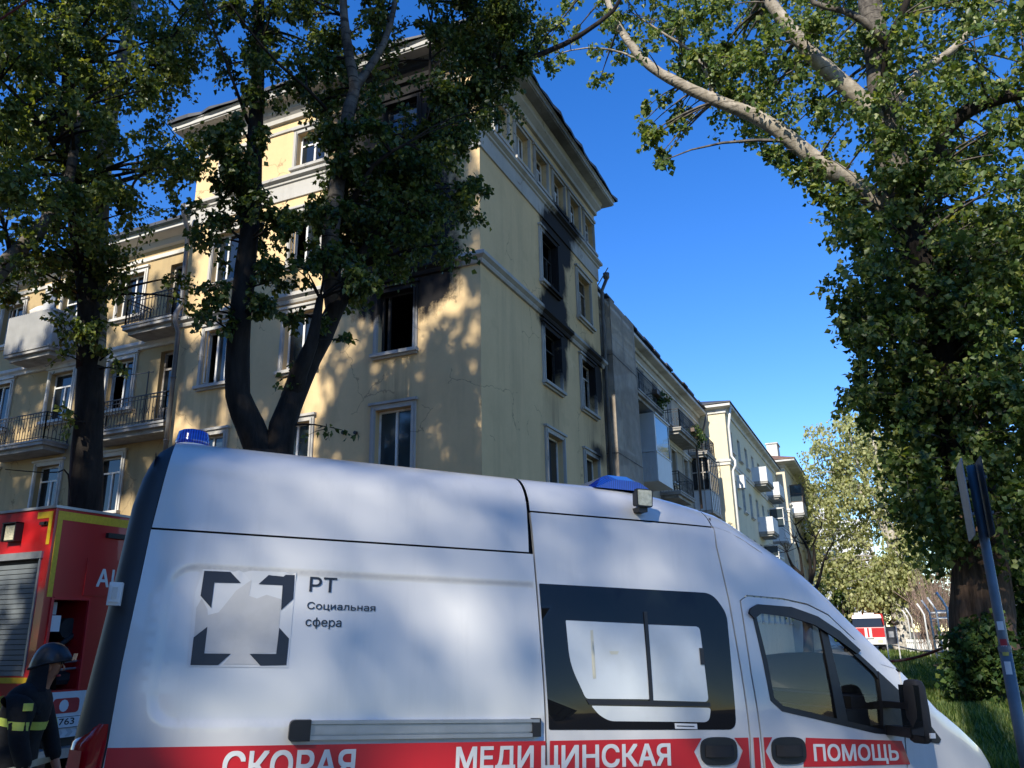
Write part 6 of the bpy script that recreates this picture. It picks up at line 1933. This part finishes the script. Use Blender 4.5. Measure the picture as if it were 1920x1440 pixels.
# --- tall trunk behind the red fire engine
def left_poplar():
    D = 13.0; b = gp(158, D)
    T = Tree('poplar_tree', 'tall dark poplar trunk rising behind the red fire engine', b, 21, leaf='leaf', leaf_size=.082)
    p = at(160, 950, D); q = at(168, 760, D)
    T.stem([b, (b[0], b[1], 1.5), tuple(float(v) for v in p), tuple(float(v) for v in q), tuple(float(v) for v in at(170, 660, D))], .28, .18, 'trunk', px=False, n=14)
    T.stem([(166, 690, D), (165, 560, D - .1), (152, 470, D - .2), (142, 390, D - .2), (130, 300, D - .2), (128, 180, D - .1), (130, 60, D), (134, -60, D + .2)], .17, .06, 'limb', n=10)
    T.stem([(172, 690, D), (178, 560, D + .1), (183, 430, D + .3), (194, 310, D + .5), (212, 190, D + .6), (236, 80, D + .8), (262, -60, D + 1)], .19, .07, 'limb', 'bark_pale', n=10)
    T.stem([(135, 330, D - .2), (100, 270, D - .6), (50, 200, D - .9), (0, 150, D - 1)], .05, .02, 'limb', n=6)
    T.stem([(215, 170, D + .6), (280, 120, D + .3), (340, 60, D)], .05, .02, 'limb', n=6)
    T.stem([(190, 350, D + .4), (260, 330, D + .6), (330, 300, D + 1), (370, 290, D + 1.2)], .05, .015, 'limb', n=6)
    T.fill([(0, -40), (380, -40), (400, 60), (330, 140), (310, 190), (325, 225), (360, 270), (370, 320), (340, 385), (300, 395), (240, 420), (150, 440), (60, 400), (0, 380)], 120, (11.2, 15.2), 42, 230,
           holes=((330, 175, 26), (255, 335, 24), (282, 385, 26), (25, 165, 22), (300, 30, 14), (240, 300, 14), (30, 440, 40), (272, 5, 14)))
    T.fill([(110, 450), (220, 430), (240, 520), (200, 560), (110, 560)], 12, (12, 13.5), 34, 170)
    T.fill([(40, 430), (130, 440), (140, 540), (80, 530), (30, 490)], 10, (12, 14), 34, 150)
    T.fill([(110, 540), (160, 540), (160, 650), (130, 640)], 6, (12, 13), 26, 100)
    for x, y, r, n in ((210, 660, 26, 70), (225, 690, 20, 50), (195, 560, 24, 60), (190, 600, 20, 40), (140, 790, 22, 46), (130, 770, 20, 30), (130, 620, 22, 50), (120, 665, 24, 36), (235, 400, 24, 60), (330, 520, 34, 120), (345, 560, 26, 60)):
        T.clump(at(x, y, 12.6), r * 12.6 / FPX, n, 3)
    T.fill([(-40, -420), (420, -420), (400, -30), (-40, -30)], 50, (11.5, 15), 50, 200)
    # bare twigs low on the trunk
    T.stem([(140, 1000, D), (128, 890, D - .3), (110, 885, D - .5), (80, 886, D - .7), (10, 880, D - 1)], .014, .006, 'limb', n=5)
    T.done()
left_poplar()
def edge_poplar():
    D = 12.0; b = gp(-230, D)
    T = Tree('poplar_tree', 'pale slanting limb of a poplar standing just outside the left edge', b, 31, leaf='leaf', leaf_size=.085)
    p = at(-170, 760, D)
    T.stem([b, (b[0], b[1], 1.8), tuple(float(v) for v in p)], .30, .22, 'trunk', px=False, n=12)
    T.stem([(-170, 780, D), (-80, 620, D), (0, 505, D), (50, 455, D), (95, 405, D), (130, 330, D + .2), (150, 200, D + .4)], .15, .05, 'limb', 'bark_grey', n=10)
    T.stem([(20, 480, D), (10, 430, D - .1), (-5, 380, D - .2)], .035, .015, 'limb', n=6)
    T.stem([(-170, 760, D), (-160, 500, D), (-130, 200, D), (-120, -80, D)], .2, .08, 'limb', n=10)
    T.fill([(-200, -60), (110, -60), (120, 250), (60, 330), (0, 380), (-200, 400)], 60, (10.5, 13.5), 44, 230, holes=((28, 165, 22), (70, 180, 16)))
    T.fill([(-40, 400), (60, 470), (60, 530), (-40, 560)], 8, (11, 13), 30, 120)
    T.done()
edge_poplar()

# --- the big tree at the right
def right_tree():
    D = 23.0; b = gp(1842, D)
    T = Tree('poplar_tree', 'huge old poplar with pale limbs and leafy trunk on the right lawn', b, 41, leaf='leaf_r', leaf_size=.165, droop=.55, aspect=.95)
    p = at(1838, 1040, D)
    T.stem([b, (b[0], b[1], .6), tuple(float(v) for v in at(1842, 1180, D)), tuple(float(v) for v in p), tuple(float(v) for v in at(1828, 960, D))], .86, .60, 'trunk', 'bark_brown', px=False, n=22, jag=.05, power=.5)
    T.stem([(1830, 980, D), (1805, 820, D), (1770, 660, D), (1730, 520, D), (1700, 420, D), (1685, 350, D)], .58, .42, 'trunk', 'bark_dark', n=16)
    T.stem([(1690, 400, D), (1675, 320, D), (1664, 240, D), (1652, 150, D), (1640, 60, D), (1620, -60, D)], .46, .30, 'limb', 'bark_grey', n=14)
    T.stem([(1690, 410, D), (1645, 378, D - .2), (1600, 345, D - .5), (1555, 318, D - .8), (1510, 285, D - 1.0), (1460, 245, D - 1.3), (1410, 215, D - 1.5), (1345, 190, D - 1.7), (1280, 160, D - 1.9), (1220, 125, D - 2), (1180, 80, D - 2), (1150, 30, D - 2), (1120, -60, D - 2)], .34, .07, 'limb', 'bark_pale', n=12, power=.7)
    T.stem([(1662, 250, D), (1630, 205, D - .4), (1590, 165, D - .7), (1550, 130, D - 1), (1515, 95, D - 1.2), (1480, 50, D - 1.4), (1445, 5, D - 1.5), (1430, -60, D - 1.6)], .28, .15, 'limb', 'bark_pale', n=12)
    T.stem([(1690, 390, D), (1715, 350, D - .2), (1740, 300, D - .4), (1765, 255, D - .5), (1800, 218, D - .6), (1850, 192, D - .6), (1930, 172, D - .6), (1990, 160, D - .6)], .30, .13, 'limb', 'bark_dark', n=12)
    T.stem([(1660, 200, D), (1662, 90, D - 1), (1690, 30, D - 1.4), (1720, -50, D - 1.6)], .14, .08, 'limb', 'bark_dark', n=8)
    T.stem([(1662, 80, D - 1), (1620, 40, D - 1.4), (1580, 20, D - 1.6), (1525, 5, D - 1.8), (1515, -40, D - 1.9)], .12, .06, 'limb', 'bark_grey', n=8)
    T.stem([(1672, 210, D + .3), (1720, 140, D + .8), (1790, 90, D + 1.2), (1850, 10, D + 1.5)], .16, .08, 'limb', 'bark_pale', n=8)
    T.stem([(1340, 190, D - 1.7), (1310, 110, D - 1.6), (1240, 60, D - 1.8), (1180, 20, D - 2)], .07, .02, 'limb', 'bark_pale', n=6)
    T.stem([(1250, 145, D - 1.9), (1170, 100, D - 2), (1100, 90, D - 2.2), (1050, 100, D - 2.2)], .05, .015, 'limb', 'bark_pale', n=6)
    # upper crown
    T.fill([(1240, -40), (1980, -40), (1980, 420), (1700, 430), (1640, 400), (1560, 330), (1500, 300), (1430, 235), (1380, 230), (1310, 190), (1290, 160)], 200, (20.5, 26.5), 40, 120, twigs=6,
           holes=((1335, 40, 22), (1425, 60, 16), (1470, 200, 28), (1490, 150, 22), (1330, 215, 30), (1510, 220, 22), (1560, 300, 14), (1620, 300, 26), (1700, 190, 22), (1590, 60, 12), (1820, 30, 18), (1740, 240, 14), (1880, 100, 12)))
    T.fill([(985, 50), (1040, 40), (1080, -20), (1240, -40), (1300, 60), (1290, 150), (1240, 130), (1180, 120), (1130, 150), (1060, 140), (1010, 130)], 34, (20, 24), 26, 70, twigs=5, holes=((1110, 40, 26), (1180, 70, 16), (1060, 20, 14)))
    T.fill([(1195, 205), (1240, 180), (1300, 195), (1300, 215), (1260, 260), (1245, 310), (1230, 280), (1205, 255)], 14, (20.5, 22), 20, 60)
    T.fill([(1280, 90), (1400, 90), (1440, 150), (1430, 230), (1330, 180)], 22, (20.5, 24), 30, 90)
    T.fill([(1410, 240), (1450, 250), (1560, 330), (1630, 395), (1600, 410), (1530, 360), (1480, 320), (1430, 290)], 20, (21, 23), 24, 80)
    T.fill([(1600, 60), (1640, 0), (1720, 0), (1740, 200), (1730, 380), (1660, 400), (1620, 200)], 16, (20.8, 22.6), 30, 90)
    # skirt of shoots hiding the trunk
    T.fill([(1560, 400), (1620, 385), (1700, 400), (1980, 400), (1980, 1050), (1900, 1080), (1880, 1000), (1830, 1010), (1790, 1030), (1745, 1020), (1700, 960), (1690, 900), (1665, 820), (1620, 770), (1590, 730), (1640, 680), (1620, 650), (1585, 620), (1600, 570), (1575, 510), (1600, 470)], 330, (20.6, 26), 40, 135, twigs=6,
           holes=((1705, 690, 22), (1850, 860, 18), (1760, 600, 10), (1920, 620, 14), (1620, 440, 8)))
    T.fill([(1600, 690), (1680, 670), (1720, 720), (1690, 790), (1640, 790), (1600, 730)], 16, (21, 24), 26, 90)
    T.fill([(1565, 560), (1640, 560), (1650, 660), (1600, 650)], 12, (21, 23), 24, 80)
    T.done('bark_grey')
right_tree()

# --- birch down the lawn
def birch():
    D = 82.0; b = gp(1690, D)
    T = Tree('birch_tree', 'yellowish birch with a white twin trunk beside the street', b, 51, leaf='leaf_birch', leaf_size=.34, droop=1.1, aspect=.8)
    T.stem([b, tuple(float(v) for v in at(1692, 1180, D)), tuple(float(v) for v in at(1684, 1140, D))], 0.796, 0.608, 'trunk', 'bark_birch', px=False, n=14)
    T.stem([(1686, 1170, D), (1683, 1100, D), (1675, 1030, D), (1660, 960, D), (1645, 880, D), (1635, 800, D)], 0.667, 0.164, 'limb', 'bark_birch', n=10)
    T.stem([(1690, 1180, D), (1700, 1120, D), (1690, 1060, D), (1690, 1000, D)], 0.538, 0.187, 'limb', 'bark_birch', n=10)
    T.stem([(1672, 1020, D), (1630, 950, D), (1590, 890, D), (1550, 840, D)], 0.222, 0.082, 'limb', 'bark_birch', n=7)
    T.stem([(1660, 960, D), (1620, 900, D - 1), (1600, 840, D - 1), (1585, 790, D - 1)], 0.164, 0.058, 'limb', 'bark_birch', n=7)
    T.stem([(1680, 1090, D), (1620, 1020, D), (1570, 990, D), (1520, 960, D)], 0.164, 0.058, 'limb', 'bark_birch', n=7)
    T.stem([(1645, 880, D), (1680, 820, D), (1700, 780, D)], 0.129, 0.047, 'limb', 'bark_birch', n=7)
    T.fill([(1512, 800), (1560, 785), (1620, 775), (1680, 790), (1720, 860), (1740, 960), (1750, 1060), (1740, 1150), (1700, 1110), (1655, 1120), (1620, 1135), (1590, 1130), (1560, 1090), (1520, 1040), (1490, 960), (1500, 900), (1520, 860)], 250, (79, 86), 26, 90, twigs=6,
           holes=((1500, 860, 10), (1660, 800, 10)))
    T.fill([(1600, 1060), (1660, 1040), (1700, 1090), (1665, 1120), (1605, 1130)], 30, (80, 84), 24, 80)
    T.done('bark_birch')
birch()
def bare_tree():
    D = 44.0; b = gp(1512, D)
    T = Tree('tree', 'dark bare branching tree in front of the far houses', b, 61)
    T.stem([b, tuple(float(v) for v in at(1512, 1130, D))], .26, .22, 'trunk', px=False, n=10)
    for l in ([(1512, 1140), (1505, 1080), (1500, 1040), (1490, 1010)], [(1512, 1130), (1520, 1080), (1515, 1030), (1500, 1005), (1492, 985)], [(1515, 1140), (1535, 1090), (1545, 1050), (1560, 1020)], [(1512, 1120), (1528, 1060), (1525, 1020), (1540, 990)], [(1505, 1080), (1485, 1060), (1475, 1035)]):
        T.stem([(x, y, D) for x, y in l], .12, .03, 'limb', n=7)
    for x, y in ((1492, 985), (1560, 1020), (1540, 990), (1475, 1035), (1490, 1010), (1550, 1050), (1505, 1020), (1530, 1010)):
        c = at(x, y, D)
        for k in range(7):
            d = T.rng.normal(size=3); d[2] = abs(d[2]); d = d / np.linalg.norm(d) * .9
            T.tw.tube([tuple(c), tuple(c + d * .6), tuple(c + d + T.rng.normal(size=3) * .12)], [.02, .012, .005], 4, cap=False)
    T.ls = .16; T.leaf = M['leaf_far']
    for x, y in ((1490, 1110), (1540, 1120), (1500, 1140), (1545, 1085)): T.clump(at(x, y, D + 1), .8, 60, 4)
    T.done()
bare_tree()
# --- pinkish leafless thickets at the right, behind the pergola
def thicket(label, px0, px1, top, D, seed):
    b = gp((px0 + px1) / 2, D)
    T = Tree('bare_tree', label, b, seed)
    T.stem([b, (b[0], b[1], 1.0), (b[0], b[1], 1.8)], .14, .12, 'trunk', 'twig_pink', px=False, n=8)
    m = MB(); rnd = T.rnd
    for k in range(520):
        px = rnd.uniform(px0, px1); py = rnd.uniform(top, 1160); d = D + rnd.uniform(-3, 3)
        a = at(px, py, d); s = np.array(b) * .25 + np.array([a[0], a[1], max(.4, a[2] - 2.2)]) * .75
        s[2] = max(.3, a[2] - rnd.uniform(1.2, 2.6))
        mid = (a + s) / 2 + np.array([rnd.uniform(-.2, .2), rnd.uniform(-.2, .2), 0])
        m.tube([tuple(s), tuple(mid), tuple(a)], [.016, .010, .004], 3, cap=False)
    m.build('crown', M['twig_pink'], T.t, fix=False)
    for q in range(8):
        T.stem([(b[0], b[1], 1.6), (b[0] + rnd.uniform(-1, 1), b[1] + rnd.uniform(-1, 1), 2.6), (b[0] + rnd.uniform(-2.4, 2.4), b[1] + rnd.uniform(-2, 2), 4.2)], .06, .02, 'limb', 'twig_pink', n=6, px=False)
thicket('leafless pinkish tree between the birch and the thick trunk', 1700, 1800, 1060, 60, 71)
thicket('leafless pinkish tree to the right of the thick trunk', 1868, 1960, 1000, 48, 72)
# --- far greenery along the end of the street and behind the lawn
def far_tree(label, px, D, top, rx, seed, leaf='leaf_far', n=60, ls=.3):
    b = gp(px, D); T = Tree('tree', label, b, seed, leaf=leaf, leaf_size=ls, group='trees at the far end of the street')
    zt = float(at(px, top, D)[2])
    T.stem([b, (b[0] + .2, b[1], zt * .4), (b[0], b[1], zt * .85)], .25, .06, 'trunk', px=False, n=8)
    w = rx * D / FPX
    for k in range(n):
        a = T.rnd.uniform(0, 6.28); q = T.rnd.random() ** .5; h = T.rnd.uniform(.22, 1.0)
        ww = w * math.sin(math.pi * min(.97, (h - .1))) ** .6
        T.clump((b[0] + ww * q * math.cos(a), b[1] + ww * q * math.sin(a), zt * h), w * .25, 60, 5, connect=(k % 3 == 0))
    T.done()
far_tree('round far tree between the white high-rise and the birch', 1592, 95, 1040, 46, 81)
far_tree('far tree behind the red fire engine cab', 1650, 84, 1080, 42, 82, n=50)
far_tree('far tree behind the white pergola posts', 1730, 90, 1090, 50, 83)
far_tree('far tree half hidden by the thick trunk', 1810, 80, 1050, 60, 84, 'leaf')
far_tree('far tree at the right edge behind the sign pole', 1905, 62, 1010, 60, 85, 'leaf')
far_tree('far tree beyond the right edge of the lawn', 1990, 70, 960, 80, 86, 'leaf')
far_tree('dark far tree beside the grey-blue block', 1585, 80, 1110, 22, 87, 'leaf_b', 40)

# --- shrub at the foot of the big tree, suckers by the right edge
def shrub(label, poly, n, D, seed, r=26, leaves=60, px=1830, ls=.13):
    b = gp(px, D[0] + 1); T = Tree('shrub', label, b, seed, leaf='leaf_bush', leaf_size=ls, droop=.4, aspect=.9)
    for k in range(7): T.stem([b, (b[0] + T.rnd.uniform(-.4, .4), b[1] + T.rnd.uniform(-.3, .3), .6), (b[0] + T.rnd.uniform(-1, 1), b[1] + T.rnd.uniform(-.5, .5), T.rnd.uniform(.8, 1.6))], .03, .01, 'stem', 'bark_grey', n=5, px=False)
    T.fill(poly, n, D, r, leaves); T.done()
shrub('leafy shrub at the foot of the thick trunk', [(1795, 1180), (1830, 1170), (1890, 1180), (1905, 1240), (1895, 1285), (1850, 1300), (1800, 1285), (1785, 1240)], 60, (20.5, 22.3), 91, r=24, leaves=90)
shrub('tall leafy suckers at the right edge behind the sign pole', [(1885, 1040), (1960, 1000), (1980, 1300), (1900, 1300), (1880, 1180)], 60, (24, 27), 92, r=30, leaves=80, px=1925)

# --- unseen trees added behind the photographer, crowns shaped to shade the van, the fire engine and the foot of the houses
def shade_tree(label, x, y, z0, z1, w, seed, n=90, leaves=110, ls=.26, cr=.26):
    T = Tree('poplar_tree', label, (x, y, 0), seed, leaf='leaf', leaf_size=ls, group='shade poplars added behind the photographer')
    T.stem([(x, y, 0), (x + .2, y, z0), (x, y, (z0 + z1) / 2), (x + .3, y, z1 * .95)], .45, .08, 'trunk', px=False, n=10)
    for k in range(n):
        a = T.rnd.uniform(0, 6.28); q = T.rnd.random() ** .5; h = T.rnd.random() ** 1.2
        ww = w * (math.sin(math.pi * (.12 + .85 * h)) ** .5)
        T.clump((x + ww * q * math.cos(a), y + ww * q * math.sin(a), z0 + (z1 - z0) * h), w * cr, leaves, 6, connect=(k % 2 == 0))
    T.done()
SHADE = [(-33.5, -6, 4, 31, 3.4, 110, .26, 280), (-29.2, -5, 4, 31, 3.2, 110, .26, 280), (-25, -6.5, 4, 31, 3.2, 120, .26, 280), (-21, -5.5, 4, 31, 3.2, 120, .26, 280), (-17, -6.5, 4, 30, 3.2, 120, .26, 280),
         (-11.2, -6, 20.5, 34, 3.3, 120, .26, 190), (-8.6, -8, 3, 16.5, 3.5, 100, .26, 150), (-6.6, -6, 13.5, 26, 3.0, 80, .28, 135), (-3.8, -25, 9, 36, 4.6, 125, .50, 95), (0.6, -6, 22, 33, 3.0, 64, .30, 80), (3.6, -26, 9, 35, 4.6, 120, .50, 95), (5.4, -6, 18, 30, 3.4, 76, .30, 100)]
ORD = ['first', 'second', 'third', 'fourth', 'fifth', 'sixth', 'seventh', 'eighth', 'ninth', 'tenth', 'eleventh', 'twelfth']
for i, (x, y, z0, z1, w, n, cr, lv) in enumerate(SHADE):
    shade_tree(ORD[i] + ' poplar from the left among those added behind the photographer for shade', x, y, z0, z1, w, 100 + i, n, leaves=lv, cr=cr)

# --- grass
def grass():
    rng = np.random.default_rng(5)
    def field(n, x0, x1, y0, y1, h):
        u = rng.random(n); y = y0 * (y1 / y0) ** u           # denser near the camera
        f = (y - y0) / (y1 - y0)
        x = x0 + (x1 - x0) * rng.random(n)
        return np.stack([x, y, np.full(n, .07)], 1), h
    parts = [field(90000, -2.0, 9.0, 11, 34, .13), field(26000, -2.0, 22, 30, 75, .2)]
    V = []; F = []; off = 0
    for P, h in parts:
        n = len(P)
        az = rng.uniform(0, 2 * np.pi, n); ln = h * rng.uniform(.5, 1.5, n) * (1 + .5 * np.sin(P[:, 0] * 1.9) * np.sin(P[:, 1] * .8)); w = .011 + .012 * rng.random(n) + P[:, 1] * .0004
        d = np.stack([np.cos(az), np.sin(az), np.zeros(n)], 1); tip = P + np.stack([np.cos(az + 1.2) * ln * .5, np.sin(az + 1.2) * ln * .5, ln], 1)
        a = P - d * w[:, None]; b = P + d * w[:, None]
        V.append(np.stack([a, b, tip], 1).reshape(-1, 3)); F.append(np.arange(n * 3).reshape(-1, 3) + off); off += n * 3
    o = mesh_np('grass', np.concatenate(V), np.concatenate(F), M['grass'])
    tag(o, 'rough green grass covering the lawn at the right', 'grass', kind='stuff')
grass()
# plants on the balconies of the right wing
def balcony_plant(label, y, z, n, seed, x=-8.55, w=.8):
    T = Tree('potted_plant', label, (x, y, z), seed, leaf='leaf_bush', leaf_size=.12, droop=.9)
    T.t['category'] = 'plant'
    m = MB(); m.box(x - .12, x + .12, y - w, y + w, z, z + .2); m.build('planter', M['frame_brown'], T.t)
    for k in range(n): T.clump((x + T.rnd.uniform(-.15, .3), y + T.rnd.uniform(-w, w), z + T.rnd.uniform(-.2, .55)), .28, 60, 5, connect=False)
    T.done()
balcony_plant('hanging green plants on the railing of the first top balcony', 35.4, 11.9, 6, 201)
balcony_plant('bushy dark plants spilling over the second top balcony', 42.9, 11.8, 9, 202)
